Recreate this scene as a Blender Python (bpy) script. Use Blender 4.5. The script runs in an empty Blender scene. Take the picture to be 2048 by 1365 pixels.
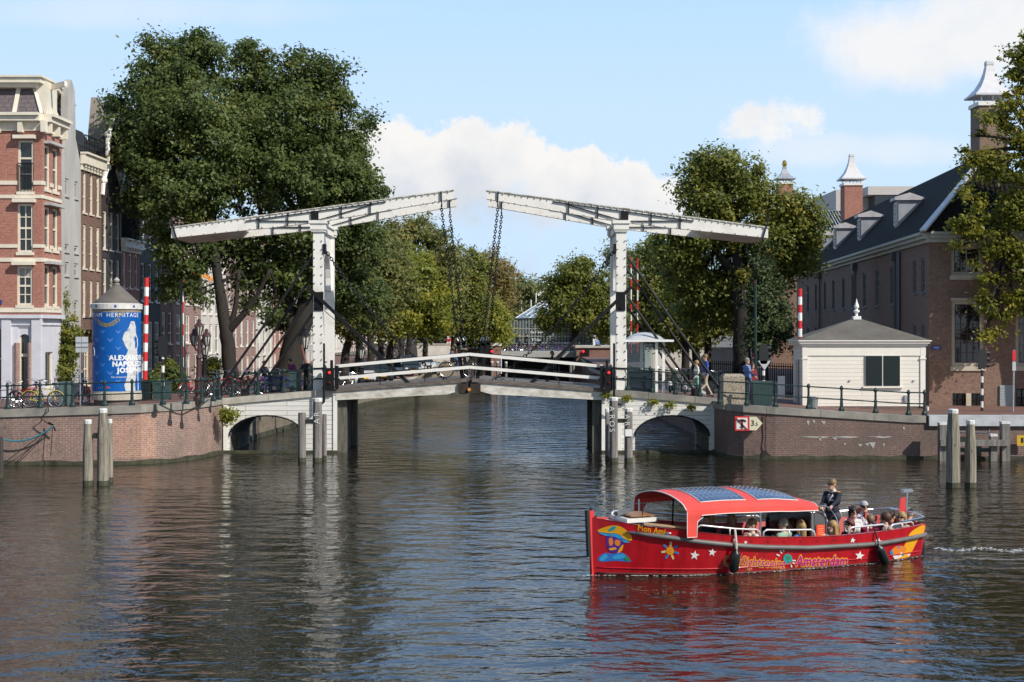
import bpy,math,random
import numpy as np
from mathutils import Vector,Matrix
R=math.radians
random.seed(7)
scn=bpy.context.scene
COL=scn.collection
# camera
F,HC,HZ,CXP=2844.4,5.5,660.0,1024.0
cam_d=bpy.data.cameras.new('camera')
cam=bpy.data.objects.new('camera',cam_d)
COL.objects.link(cam)
cam.location=(0,0,HC)
cam.rotation_euler=(R(90),0,0)
cam_d.lens=50
cam_d.sensor_width=36
cam_d.shift_y=-22.5/2048
cam_d.clip_start=.5
cam_d.clip_end=6000
scn.camera=cam
# sun, sky
SUN=Vector((.60,-.50,.62)).normalized()
sl=bpy.data.lights.new('sun','SUN')
sl.energy=5.0
sl.angle=R(.5)
sl.color=(1,.94,.85)
so=bpy.data.objects.new('sun',sl)
COL.objects.link(so)
so.rotation_euler=SUN.to_track_quat('Z','Y').to_euler()
so.location=(20,-20,40)
scn.view_settings.view_transform='Standard'
scn.view_settings.look='None'
scn.view_settings.gamma=1
scn.view_settings.exposure=0.0
SKY_STRENGTH=.09
CLOUD=10.6
world=bpy.data.worlds.new('World')
scn.world=world
world.use_nodes=True
def wire_world():
 nt=world.node_tree
 N,L=nt.nodes,nt.links
 N.clear()
 def n(t,**k):
  o=N.new(t)
  for a,b in k.items():setattr(o,a,b)
  return o
 def math_(op,a,b=None,c=None,clamp=False):
  m=n('ShaderNodeMath',operation=op,use_clamp=clamp)
  for i,v in enumerate((a,b,c)):
   if v is None:continue
   if isinstance(v,(int,float)):m.inputs[i].default_value=v
   else:L.new(v,m.inputs[i])
  return m.outputs[0]
 def sstep(v,a,b):
  m=n('ShaderNodeMapRange',interpolation_type='SMOOTHSTEP')
  L.new(v,m.inputs[0]);m.inputs[1].default_value=a;m.inputs[2].default_value=b
  return m.outputs[0]
 out=n('ShaderNodeOutputWorld');bg=n('ShaderNodeBackground')
 L.new(bg.outputs[0],out.inputs[0]);bg.inputs[1].default_value=SKY_STRENGTH
 sky=n('ShaderNodeTexSky',sky_type='NISHITA')
 sky.sun_disc=False
 sky.sun_elevation=math.asin(SUN.z)
 sky.sun_rotation=math.atan2(SUN.x,SUN.y)
 sky.altitude=0;sky.air_density=1.0;sky.dust_density=.6;sky.ozone_density=1.6
 tc=n('ShaderNodeTexCoord');sp=n('ShaderNodeSeparateXYZ')
 L.new(tc.outputs['Generated'],sp.inputs[0])
 yy=math_('MAXIMUM',sp.outputs[1],.02)
 u=math_('DIVIDE',sp.outputs[0],yy);v=math_('DIVIDE',sp.outputs[2],yy)
 cb=n('ShaderNodeCombineXYZ');L.new(u,cb.inputs[0]);L.new(v,cb.inputs[1])
 def noise(scale,det,off=0,rough=.55):
  t=n('ShaderNodeTexNoise',noise_dimensions='3D');mp=n('ShaderNodeMapping')
  mp.inputs['Location'].default_value=(off,off*.7,off*1.3)
  L.new(cb.outputs[0],mp.inputs[0]);L.new(mp.outputs[0],t.inputs['Vector'])
  t.inputs['Scale'].default_value=scale;t.inputs['Detail'].default_value=det
  t.inputs['Roughness'].default_value=rough
  return t.outputs[0]
 fc=n('ShaderNodeFloatCurve')
 t=math_('MULTIPLY_ADD',u,1/.72,.5,clamp=True)
 L.new(t,fc.inputs['Value'])
 pts=[(0,.10),(.25,.25),(.335,.60),(.37,.625),(.40,.61),(.425,.585),(.445,.625),(.49,.63),(.515,.59),
           (.54,.565),(.56,.54),(.577,.56),(.59,.51),(.63,.49),(.66,.46),(.69,.40),(.73,.30),(.8,.2),(1,.16)]
 cv=fc.mapping.curves[0]
 cv.points[0].location=pts[0];cv.points[1].location=pts[-1]
 for p in pts[1:-1]:cv.points.new(*p)
 fc.mapping.update()
 vtop=math_('MULTIPLY',fc.outputs[0],.24)
 n1=noise(42,8,3.1,.6);n2=noise(13,6,7.7);n3=noise(7,8,1.9,.62)
 edge=math_('MULTIPLY_ADD',math_('SUBTRACT',n1,.5),.055,vtop)
 edge=math_('MULTIPLY_ADD',math_('SUBTRACT',n2,.5),.03,edge)
 dd=math_('SUBTRACT',edge,v)
 m1=sstep(dd,-.0006,.0075)
 low=sstep(v,.05,.125)
 gaps=sstep(math_('MULTIPLY_ADD',low,.40,n2),.50,.74)
 m1=math_('MULTIPLY',m1,gaps)
 def blob(px,py,rx,ry,lo,hi,nn,amp):
  a=math_('DIVIDE',math_('SUBTRACT',u,(px-1024)/F),rx/F)
  b=math_('DIVIDE',math_('SUBTRACT',v,(660-py)/F),ry/F)
  r2=math_('ADD',math_('MULTIPLY',a,a),math_('MULTIPLY',b,b))
  q=math_('MULTIPLY_ADD',math_('SUBTRACT',nn,.5),amp,math_('SUBTRACT',1.0,r2))
  return sstep(q,lo,hi)
 b1=math_('MULTIPLY',blob(1545,248,110,60,.0,1.0,n1,3.4),.95)
 b2=math_('MULTIPLY',blob(1900,60,330,130,-.2,1.0,n3,4.5),.88)
 b3=math_('MULTIPLY',blob(1720,300,260,40,-.2,1.3,n2,3.5),.45)
 b4=math_('MULTIPLY',blob(330,20,460,40,-.4,1.6,n3,4.0),.35)
 m=m1
 for b in (b1,b2,b3,b4):m=math_('MAXIMUM',m,b)
 m=math_('MULTIPLY',m,sstep(sp.outputs[1],.05,.3))
 n4=noise(22,7,5.0,.6)
 shade=math_('MULTIPLY_ADD',math_('SUBTRACT',n4,.5),1.1,sstep(dd,.095,-.005))
 mixc=n('ShaderNodeMix',data_type='RGBA');mixc.clamp_factor=True
 L.new(shade,mixc.inputs[0])
 mixc.inputs[6].default_value=(CLOUD*.66,CLOUD*.72,CLOUD*.82,1)
 mixc.inputs[7].default_value=(CLOUD*1.0,CLOUD*.985,CLOUD*.965,1)
 veil=n('ShaderNodeMix',data_type='RGBA');L.new(math_('MULTIPLY',sstep(sp.outputs[2],.36,.11),.8),veil.inputs[0])
 deep=n('ShaderNodeMix',data_type='RGBA');L.new(math_('MULTIPLY',sstep(sp.outputs[1],-.1,.5),.75),deep.inputs[0])
 L.new(sky.outputs[0],deep.inputs[6]);deep.inputs[7].default_value=(5.2,9.4,16.5,1)
 L.new(deep.outputs[2],veil.inputs[6]);veil.inputs[7].default_value=(7.4,9.3,11.1,1)
 fin=n('ShaderNodeMix',data_type='RGBA');L.new(m,fin.inputs[0])
 L.new(veil.outputs[2],fin.inputs[6]);L.new(mixc.outputs[2],fin.inputs[7])
 L.new(fin.outputs[2],bg.inputs[0])
wire_world()
# helpers
def W(px,py,Y):return Vector(((px-CXP)*Y/F,Y,HC-(py-HZ)*Y/F))
def WX(px,Y):return (px-CXP)*Y/F
def WZ(py,Y):return HC-(py-HZ)*Y/F
def lerp(a,b,t):return a+(b-a)*t
def interp(x,xs,ys):return float(np.interp(x,xs,ys))
ORG={}
def org(o):return ORG.get(o.name,Vector((0,0,0)))if o else Vector((0,0,0))
def tag(o,label=None,cat=None,group=None,kind=None):
 if label:o['label']=label
 if cat:o['category']=cat
 if group:o['group']=group
 if kind:o['kind']=kind
 return o
def thing(name,label,cat,loc=(0,0,0),group=None):
 o=bpy.data.objects.new(name,None);COL.objects.link(o)
 o.empty_display_size=.3
 o.location=loc;ORG[o.name]=Vector(loc)
 return tag(o,label,cat,group)
def copy_tree(o,parent=None):
 c=o.copy();COL.objects.link(c)
 if parent:c.parent=parent
 for ch in KIDS.get(o.name,[]):
  copy_tree(ch,c)
 return c
KIDS={}
def recolour(root,partname,mat):
 for c in root.children_recursive:
  if c.name.split('.')[0]== partname:
   c.data=c.data.copy();c.data.materials[0]=mat
class MB:
 """collects shapes (world or prototype-local coordinates) and links them as ONE mesh object"""
 def __init__(s):s.v=[];s.f=[];s.m=[];s.n=0
 def add(s,vs,fs,mi=0):
  b=s.n
  s.v.append(np.asarray(vs,float).reshape(-1,3));s.n += len(s.v[-1])
  s.f +=[tuple(i+b for i in f)for f in fs]
  s.m +=[mi]*len(fs)
  return s
 def box(s,a,b,mi=0):
  x0,y0,z0=a;x1,y1,z1=b
  vs=[(x0,y0,z0),(x1,y0,z0),(x1,y1,z0),(x0,y1,z0),(x0,y0,z1),(x1,y0,z1),(x1,y1,z1),(x0,y1,z1)]
  return s.add(vs,BOXF,mi)
 def obox(s,c,ax,ay,az,mi=0):
  """oriented box: centre and three half-axis vectors"""
  c,ax,ay,az=map(Vector,(c,ax,ay,az))
  vs=[c+sx*ax+sy*ay+sz*az for sz in (-1,1)for sx,sy in ((-1,-1),(1,-1),(1,1),(-1,1))]
  return s.add(vs,BOXF,mi)
 def bar(s,p,q,w,h,mi=0,up=(0,0,1)):
  p,q=Vector(p),Vector(q);d=(q-p);l=d.length;d.normalize()
  u=Vector(up)
  sd=d.cross(u)
  if sd.length<1e-4:sd=d.cross(Vector((0,1,0)))
  sd.normalize();u2=sd.cross(d)
  return s.obox((p+q)/2,d*l/2,sd*w/2,u2*h/2,mi)
 def cyl(s,p,q,r0,r1=None,n=10,mi=0,caps=True):
  r1=r0 if r1 is None else r1
  p,q=Vector(p),Vector(q);d=(q-p).normalized()
  a=d.orthogonal().normalized();b=d.cross(a)
  vs=[]
  for c,r in ((p,r0),(q,r1)):
   for i in range(n):
    t=2*math.pi*i/n
    vs.append(c+a*(r*math.cos(t))+b*(r*math.sin(t)))
  fs=[(i,(i+1)% n,n+(i+1)% n,n+i)for i in range(n)]
  if caps:fs +=[tuple(range(n-1,-1,-1)),tuple(range(n,2*n))]
  return s.add(vs,fs,mi)
 def tube(s,pts,r,n=6,mi=0,closed=False,caps=True):
  pts=[Vector(p)for p in pts];k=len(pts)
  rs=r if isinstance(r,(list,tuple))else [r]*k
  vs=[];prev=None
  for i,p in enumerate(pts):
   if closed:d=pts[(i+1)% k]-pts[i-1]
   else:d=pts[min(i+1,k-1)]-pts[max(i-1,0)]
   d.normalize()
   if prev is None:a=d.orthogonal().normalized()
   else:
    a=prev-d*prev.dot(d)
    a=a.normalized()if a.length>1e-5 else d.orthogonal().normalized()
   prev=a;b=d.cross(a)
   for j in range(n):
    t=2*math.pi*j/n
    vs.append(p+a*(rs[i]*math.cos(t))+b*(rs[i]*math.sin(t)))
  fs=[]
  for i in range(k if closed else k-1):
   i2=(i+1)% k
   for j in range(n):
    fs.append((i*n+j,i*n+(j+1)% n,i2*n+(j+1)% n,i2*n+j))
  if caps and not closed:fs +=[tuple(range(n-1,-1,-1)),tuple(range((k-1)*n,k*n))]
  return s.add(vs,fs,mi)
 def lathe(s,prof,c,n=16,mi=0,caps=True):
  cx,cy=c[0],c[1];vs=[]
  for r,z in prof:
   for j in range(n):
    t=2*math.pi*(j+.5)/n
    vs.append((cx+r*math.cos(t),cy+r*math.sin(t),z))
  k=len(prof)
  fs=[(i*n+j,i*n+(j+1)% n,(i+1)*n+(j+1)% n,(i+1)*n+j)for i in range(k-1)for j in range(n)]
  if caps:fs +=[tuple(range(n-1,-1,-1)),tuple(range((k-1)*n,k*n))]
  return s.add(vs,fs,mi)
 def prism(s,poly,ext,mi=0):
  """poly: list of 3-D points in a plane; ext: extrusion vector"""
  poly=[Vector(p)for p in poly];e=Vector(ext);k=len(poly)
  vs=poly+[p+e for p in poly]
  fs=[tuple(range(k-1,-1,-1)),tuple(range(k,2*k))]+[(i,(i+1)% k,k+(i+1)% k,k+i)for i in range(k)]
  return s.add(vs,fs,mi)
 def ball(s,c,r,n=8,mi=0):
  r=r if isinstance(r,(tuple,list))else (r,r,r)
  vs=[];fs=[]
  k=max(4,n // 2+1)
  for i in range(k+1):
   a=math.pi*i/k
   for j in range(n):
    t=2*math.pi*j/n
    vs.append((c[0]+r[0]*math.sin(a)*math.cos(t),c[1]+r[1]*math.sin(a)*math.sin(t),c[2]-r[2]*math.cos(a)))
  for i in range(k):
   for j in range(n):fs.append((i*n+j,i*n+(j+1)% n,(i+1)*n+(j+1)% n,(i+1)*n+j))
  return s.add(vs,fs,mi)
 def xform(s,M):
  A=np.array(M.to_3x3());t=np.array(M.translation)
  s.v=[v @ A.T+t for v in s.v];return s
 def join(s,o,mi=0):
  b=s.n;s.v += o.v;s.n += o.n
  s.f +=[tuple(i+b for i in f)for f in o.f];s.m +=[m+mi for m in o.m];return s
 def build(s,name,mats,parent=None,smooth=False,uv=True,bevel=0):
  mats=mats if isinstance(mats,(list,tuple))else [mats]
  V=np.concatenate(s.v)-np.array(org(parent))
  me=bpy.data.meshes.new(name)
  me.from_pydata(V.tolist(),[],s.f)
  for m in mats:me.materials.append(m)
  if len(mats)>1:me.polygons.foreach_set('material_index',s.m)
  if smooth:me.polygons.foreach_set('use_smooth',[True]*len(s.f))
  me.update()
  if uv and len(s.f)<200000:box_uv(me)
  o=bpy.data.objects.new(name,me);COL.objects.link(o)
  if parent:
   o.parent=parent;KIDS.setdefault(parent.name,[]).append(o);ORG[o.name]=org(parent)
  if smooth and smooth != True:
   pass
  if bevel:
   b=o.modifiers.new('bevel','BEVEL');b.width=bevel;b.segments=2;b.limit_method='ANGLE'
  return o
BOXF=[(0,3,2,1),(4,5,6,7),(0,1,5,4),(1,2,6,5),(2,3,7,6),(3,0,4,7)]
def box_uv(me):
 nl=len(me.loops);npol=len(me.polygons)
 if not npol:return
 nor=np.empty(npol*3);me.polygons.foreach_get('normal',nor);nor=nor.reshape(-1,3)
 tot=np.empty(npol,int);me.polygons.foreach_get('loop_total',tot)
 vi=np.empty(nl,int);me.loops.foreach_get('vertex_index',vi)
 co=np.empty(len(me.vertices)*3);me.vertices.foreach_get('co',co);co=co.reshape(-1,3)
 pn=np.repeat(nor,tot,axis=0);p=co[vi]
 hl=np.hypot(pn[:,0],pn[:,1])+1e-9
 tx,ty=-pn[:,1]/hl,pn[:,0]/hl
 vert=np.abs(pn[:,2])<.8
 u=np.where(vert,p[:,0]*tx+p[:,1]*ty,p[:,0]);v=np.where(vert,p[:,2],p[:,1])
 lay=me.uv_layers.new(name='UVMap')
 lay.data.foreach_set('uv',np.stack([u,v],1).ravel())
# materials
MATS={}
def nmat(name):
 m=bpy.data.materials.new(name);m.use_nodes=True
 nt=m.node_tree;b=nt.nodes['Principled BSDF']
 return m,nt,b
def mat(name,c,rough=.6,metal=0,var=.12,scale=3.0,bump=0,spec=.5,stretch=(1,1,1),c2=None,emit=0,coat=0,det=5,thr=None):
 """painted / plain surface with soft procedural wear: base colour wanders between c and c2 (or c darkened)"""
 if name in MATS:return MATS[name]
 m,nt,b=nmat(name);L=nt.links
 b.inputs['Roughness'].default_value=rough;b.inputs['Metallic'].default_value=metal
 b.inputs['Specular IOR Level'].default_value=spec
 if coat:b.inputs['Coat Weight'].default_value=coat;b.inputs['Coat Roughness'].default_value=.1
 if var or c2:
  tc=nt.nodes.new('ShaderNodeTexCoord');mp=nt.nodes.new('ShaderNodeMapping');tn=nt.nodes.new('ShaderNodeTexNoise')
  mp.inputs['Scale'].default_value=stretch
  L.new(tc.outputs['Object'],mp.inputs[0]);L.new(mp.outputs[0],tn.inputs['Vector'])
  tn.inputs['Scale'].default_value=scale;tn.inputs['Detail'].default_value=det;tn.inputs['Roughness'].default_value=.6
  rp=nt.nodes.new('ShaderNodeValToRGB')
  lo,hi=thr or (.3,.7)
  rp.color_ramp.elements[0].position=lo;rp.color_ramp.elements[1].position=hi
  d=c2 or tuple(x*(1-var*2)for x in c)
  rp.color_ramp.elements[0].color=(*d,1);rp.color_ramp.elements[1].color=(*c,1)
  L.new(tn.outputs[0],rp.inputs[0]);L.new(rp.outputs[0],b.inputs['Base Color'])
  if bump:
   bp=nt.nodes.new('ShaderNodeBump');bp.inputs['Strength'].default_value=bump;bp.inputs['Distance'].default_value=.02
   L.new(tn.outputs[0],bp.inputs['Height']);L.new(bp.outputs[0],b.inputs['Normal'])
 else:b.inputs['Base Color'].default_value=(*c,1)
 if emit:
  b.inputs['Emission Color'].default_value=(*c,1);b.inputs['Emission Strength'].default_value=emit
 MATS[name]=m
 return m
def brick(name,c1,c2,mortar,sx=.23,sy=.075,msize=.011,patch=None,patch_amt=.5,rough=.85,off=.5,mott=(.72,1.12)):
 m,nt,b=nmat(name);L=nt.links;Nn=nt.nodes.new
 uvn=Nn('ShaderNodeUVMap');uvn.uv_map='UVMap'
 bt=Nn('ShaderNodeTexBrick');L.new(uvn.outputs[0],bt.inputs['Vector'])
 bt.inputs['Color1'].default_value=(*c1,1);bt.inputs['Color2'].default_value=(*c2,1);bt.inputs['Mortar'].default_value=(*mortar,1)
 bt.inputs['Scale'].default_value=1;bt.inputs['Brick Width'].default_value=sx;bt.inputs['Row Height'].default_value=sy
 bt.inputs['Mortar Size'].default_value=msize;bt.inputs['Mortar Smooth'].default_value=.3;bt.inputs['Bias'].default_value=-.1;bt.offset=off
 tc=Nn('ShaderNodeTexCoord');t1=Nn('ShaderNodeTexNoise');L.new(tc.outputs['Object'],t1.inputs['Vector'])
 t1.inputs['Scale'].default_value=.55;t1.inputs['Detail'].default_value=7;t1.inputs['Roughness'].default_value=.65
 mr=Nn('ShaderNodeMapRange');L.new(t1.outputs[0],mr.inputs[0]);mr.inputs[1].default_value=.42;mr.inputs[2].default_value=.62
 mx=Nn('ShaderNodeMix');mx.data_type='RGBA';mx.blend_type='MIX'
 mm=Nn('ShaderNodeMath');mm.operation='MULTIPLY';mm.inputs[1].default_value=patch_amt;L.new(mr.outputs[0],mm.inputs[0])
 L.new(mm.outputs[0],mx.inputs[0]);L.new(bt.outputs[0],mx.inputs[6])
 pc=patch or tuple(x*.55 for x in c1)
 mx.inputs[7].default_value=(*pc,1)
 t2=Nn('ShaderNodeTexNoise');L.new(tc.outputs['Object'],t2.inputs['Vector']);t2.inputs['Scale'].default_value=9;t2.inputs['Detail'].default_value=4
 m2=Nn('ShaderNodeMapRange');L.new(t2.outputs[0],m2.inputs[0]);m2.inputs[1].default_value=.3;m2.inputs[2].default_value=.7;m2.inputs[3].default_value,m2.inputs[4].default_value=mott
 mu=Nn('ShaderNodeMix');mu.data_type='RGBA';mu.blend_type='MULTIPLY';mu.inputs[0].default_value=1
 L.new(mx.outputs[2],mu.inputs[6]);L.new(m2.outputs[0],mu.inputs[7])
 L.new(mu.outputs[2],b.inputs['Base Color']);b.inputs['Roughness'].default_value=rough
 bp=Nn('ShaderNodeBump');bp.inputs['Strength'].default_value=.4;bp.inputs['Distance'].default_value=.01;bp.invert=True
 L.new(bt.outputs['Fac'],bp.inputs['Height']);L.new(bp.outputs[0],b.inputs['Normal'])
 MATS[name]=m
 return m
def planks(name,c,row=.2,gap=.012,dark=(.03,.03,.03),length=4,wear=None,wearc=(.12,.11,.1),rough=.55):
 """horizontal boards with narrow joints, and paint worn off in patches"""
 m=brick(name,c,tuple(x*.93 for x in c),dark,sx=length,sy=row,msize=gap,patch=wearc,patch_amt=wear or .0,rough=rough,off=.37,mott=(.95,1.02))
 return m
white_paint=mat('white_paint',(.78,.76,.71),.5,var=.08,scale=1.5,c2=(.60,.57,.50),thr=(.2,.5))
cream=mat('cream_paint',(.74,.68,.56),.55,var=.08,scale=2)
black_iron=mat('black_iron',(.010,.010,.011),.55,var=.15,scale=8,spec=.25)
green_iron=mat('green_iron',(.012,.036,.034),.45,var=.2,scale=6)
grey_stone=mat('grey_stone',(.36,.34,.29),.8,c2=(.16,.155,.14),scale=2.2,bump=.3,det=8)
light_stone=mat('light_stone',(.55,.52,.45),.8,c2=(.34,.32,.27),scale=2,bump=.2)
glass=mat('window_glass',(.016,.019,.022),.07,var=0,spec=.7)
steel=mat('brushed_steel',(.62,.63,.65),.28,metal=1,var=.05)
zinc=mat('zinc',(.42,.44,.48),.45,metal=.3,var=.15,scale=2)
red_p=mat('red_paint',(.62,.025,.03),.4,var=.05)
white_p=mat('white_gloss',(.8,.8,.78),.4,var=.04)
lamp_red=mat('red_lamp',(1,.02,.03),.4,var=0,emit=1.4)
rubber=mat('black_rubber',(.012,.012,.013),.6,var=.1)
# water, ground
def water_mat():
 m,nt,b=nmat('canal_water');L=nt.links;Nn=nt.nodes.new
 b.inputs['Base Color'].default_value=(.014,.012,.006,1)
 b.inputs['Roughness'].default_value=.035;b.inputs['IOR'].default_value=1.45
 b.inputs['Specular IOR Level'].default_value=.5
 tc=Nn('ShaderNodeTexCoord')
 def nz(scale,det,st,rot=0,rough=.5):
  mp=Nn('ShaderNodeMapping');mp.inputs['Scale'].default_value=st;mp.inputs['Rotation'].default_value=(0,0,R(rot))
  L.new(tc.outputs['Object'],mp.inputs[0])
  t=Nn('ShaderNodeTexNoise');L.new(mp.outputs[0],t.inputs['Vector'])
  t.inputs['Scale'].default_value=scale;t.inputs['Detail'].default_value=det;t.inputs['Roughness'].default_value=rough
  return t.outputs[0]
 a=nz(.95,2.5,(.85,1.45,1),8,.45);c=nz(4.2,3,(1,1.2,1),-20);d=nz(.11,3,(1,1,1),30)
 def mth(op,x,y):
  q=Nn('ShaderNodeMath');q.operation=op
  for i,v in enumerate((x,y)):
   if isinstance(v,(int,float)):q.inputs[i].default_value=v
   else:L.new(v,q.inputs[i])
  return q.outputs[0]
 mr=Nn('ShaderNodeMapRange');L.new(d,mr.inputs[0]);mr.inputs[1].default_value=.35;mr.inputs[2].default_value=.65
 mr.inputs[3].default_value=.6;mr.inputs[4].default_value=1.25
 e=nz(11,2,(1,1.1,1),25)
 h=mth('ADD',mth('ADD',mth('MULTIPLY',a,.112),mth('MULTIPLY',c,.021)),mth('MULTIPLY',e,.0032))
 h=mth('MULTIPLY',h,mr.outputs[0])
 sx_=Nn('ShaderNodeSeparateXYZ');L.new(tc.outputs['Object'],sx_.inputs[0]);wz=Nn('ShaderNodeMapRange');L.new(sx_.outputs[1],wz.inputs[0])     # the wind funnels down the canal
 wz.inputs[1].default_value=60;wz.inputs[2].default_value=76;wz.inputs[3].default_value=1;wz.inputs[4].default_value=1.9;h=mth('MULTIPLY',h,wz.outputs[0])
 bp=Nn('ShaderNodeBump');bp.inputs['Strength'].default_value=1;bp.inputs['Distance'].default_value=1.0
 L.new(h,bp.inputs['Height']);L.new(bp.outputs[0],b.inputs['Normal'])
 return m
w=MB().add([(-160,-60,0),(160,-60,0),(160,175,0),(-160,175,0)],[(0,1,2,3)]).build('water',water_mat())
tag(w,kind='structure')
pave=brick('clinker_paving',(.23,.105,.075),(.17,.085,.065),(.10,.07,.055),.21,.105,.008,patch=(.10,.075,.065),patch_amt=.6)
XL=[-60,-21,-12.9,0];ZL=[2.15,2.2,2.45,2.55]
def z_left(x,y):
 z=interp(x,XL,ZL)
 z=lerp(z,1.5,min(1,max(0,(y-71)/20)))
 return lerp(z,2.85,min(1,max(0,(y-137)/14)))
def z_right(x,y):
 z=interp(x,[8.4,17,60],[2.35,1.82,1.74])
 z=lerp(z,1.7,min(1,max(0,(y-78)/20)))
 return lerp(z,2.85,min(1,max(0,(y-137)/14)))
EDGE_L=[(-16.3,58.0),(-15.2,58.25),(-14.2,59.1),(-13.5,60.5),(-13.1,62.1),(-12.95,63.5),(-12.95,68.6),(-13.0,70.2),(-12.3,80),(-10.75,103),(-8.1,119),(-5.6,136),(-4.4,150)]
EDGE_R=[(11.2,60.5),(9.9,60.75),(9.3,61.3),(9.05,62.2),(9.02,63.5),(9.02,64.0),(9.2,68.6),(9.6,75),(8.6,110),(7.1,150)]
def ground(name,edge,far,zf):
 vs,fs=[],[];K=26
 for (x,y)in edge:
  for k in range(K+1):
   t=(k/K)** 1.6;X=lerp(x,far,t)
   vs.append((X,y,zf(X,y)))
 for i in range(len(edge)-1):
  for k in range(K):
   a=i*(K+1)+k;f=(a,a+1,a+K+2,a+K+1)
   fs.append(f if far>0 else f[::-1])
 return tag(MB().add(vs,fs).build(name,pave,smooth=True),kind='structure')
ground('left_quay_pavement',EDGE_L,-75,z_left)
ground('right_quay_pavement',EDGE_R,75,z_right)
far_g=mat('far_ground',(.16,.14,.11),.9,var=.2,scale=.05)
f=MB().add([(-75,150,2.846),(75,150,2.846),(75,171,2.846),(-75,171,2.846)],[(0,1,2,3)])
f=MB().add([(-2500,166,2.84),(2500,166,2.84),(2500,4000,2.84),(-2500,4000,2.84)],[(0,1,2,3)])
for sx in (-1,1):
 f.add([(sx*74,20,1.6),(sx*2500,20,1.6),(sx*2500,166,2.84),(sx*74,166,2.84)],[(0,1,2,3)if sx>0 else (3,2,1,0)])
f.add([(-75,150,2.845),(-4.3,150,2.845),(-4.3,167,2.845),(-75,167,2.845)],[(0,1,2,3)])
f.add([(7.0,150,2.845),(75,150,2.845),(75,167,2.845),(7.0,167,2.845)],[(0,1,2,3)])
tag(f.build('far_ground',far_g),kind='structure')
# quay walls
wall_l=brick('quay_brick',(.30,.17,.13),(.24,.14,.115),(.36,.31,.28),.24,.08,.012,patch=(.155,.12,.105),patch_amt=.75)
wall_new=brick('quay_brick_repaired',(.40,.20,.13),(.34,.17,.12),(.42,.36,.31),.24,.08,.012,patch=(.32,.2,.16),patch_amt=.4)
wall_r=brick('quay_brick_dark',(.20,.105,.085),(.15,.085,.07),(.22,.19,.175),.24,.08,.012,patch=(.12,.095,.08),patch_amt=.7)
moss=mat('wet_moss',(.075,.075,.045),.8,c2=(.02,.022,.012),scale=3,bump=.4)
coping_m=mat('coping_granite',(.33,.31,.27),.85,c2=(.15,.145,.13),scale=1.3,bump=.3,det=9)
def offs(path,d):
 out=[]
 for i,p in enumerate(path):
  a=Vector(path[max(i-1,0)]);b=Vector(path[min(i+1,len(path)-1)])
  t=(b-a).normalized();n=Vector((t.y,-t.x))
  out.append(Vector(p)+n*d)
 return out
def ribbon(path,z0f,z1f,thick,name,m,parent,out=0):
 """a wall along a plan polyline; outer side to the right of travel"""
 a=offs(path,out);b=offs(path,out-thick);M=MB();n=len(path)
 vs=[]
 for i in range(n):
  z0,z1=z0f(i),z1f(i)
  vs +=[(*a[i],z0),(*a[i],z1),(*b[i],z1),(*b[i],z0)]
 fs=[]
 for i in range(n-1):
  p,q=i*4,i*4+4
  fs +=[(p,q,q+1,p+1),(p+1,q+1,q+2,p+2),(p+2,q+2,q+3,p+3),(p+3,q+3,q,p)]
 fs +=[(0,1,2,3),(n*4-4,n*4-1,n*4-2,n*4-3)]
 return M.add(vs,fs).build(name,m,parent)
def dense(path,step=.6):
 out=[Vector(path[0])]
 for a,b in zip(path,path[1:]):
  a,b=Vector(a),Vector(b);k=max(1,int((b-a).length/step))
  out +=[a.lerp(b,(i+1)/k)for i in range(k)]
 return out
def seg_blocks(path,lo,hi,m,parent,length,zf,out,thick,name='coping'):
 """coping: one mesh of separate stones with narrow joints"""
 M=MB();P=dense(path,.12);acc=0;start=0
 for i in range(1,len(P)):
  acc +=(P[i]-P[i-1]).length
  if acc >= length or i == len(P)-1:
   sub=P[start:i+1]
   a=offs(sub,out);b=offs(sub,out-thick)
   vs=[];n=len(sub)
   for k in range(n):
    g=.008 if k == 0 else (-.008 if k == n-1 else 0)
    t=(sub[min(k+1,n-1)]-sub[max(k-1,0)]).normalized()*g
    z=zf(*sub[k]);jig=.006*math.sin(start*7.3)
    vs +=[(*(a[k]+t),z+lo),(*(a[k]+t),z+hi+jig),(*(b[k]+t),z+hi+jig),(*(b[k]+t),z+lo)]
   fs=[]
   for k in range(n-1):
    p,q=k*4,k*4+4
    fs +=[(p,q,q+1,p+1),(p+1,q+1,q+2,p+2),(p+2,q+2,q+3,p+3),(p+3,q+3,q,p)]
   fs +=[(0,1,2,3),(n*4-4,n*4-1,n*4-2,n*4-3)]
   M.add(vs,fs);acc=0;start=i
 return M.build(name,m,parent)
qlp=[(-60,57.7),(-21,57.95)]+EDGE_L[:6]
qwl=thing('quay_wall','pale red brick quay wall curving left of the drawbridge, with a lighter repaired patch','wall',(-16,58,0))
d1=dense(qlp,.5)
ribbon(d1,lambda i:-.6,lambda i:z_left(*d1[i])-.27,.5,'wall',wall_l,qwl)
sub=[p for p in d1 if -17.0<p.x<-14.4]
ribbon(sub,lambda i:.25,lambda i:z_left(*sub[i])-.34-.25*abs(math.sin(i*2.1)),.05,'repaired_patch',wall_new,qwl,.008)
seg_blocks(qlp,-.27,.03,coping_m,qwl,2.1,z_left,.07,.55)
ribbon(d1,lambda i:-.6,lambda i:.16+.03*math.sin(i*1.7),.3,'footing',moss,qwl,.10)
MB().tube([(WX(98,57.8),57.75,WZ(845,57.8)),(WX(108,57.7),57.6,WZ(850,57.7)),(WX(109,57.6),57.7,WZ(862,57.8))],.03,6).build('mooring_ring',black_iron,qwl)
bank_l=[EDGE_L[6]]+EDGE_L[7:]
bk=thing('canal_bank_wall','low stone and brick wall of the far left canal bank beneath the parked cars','wall',(-11,100,0))
d2=dense(bank_l,1.5)
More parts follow.
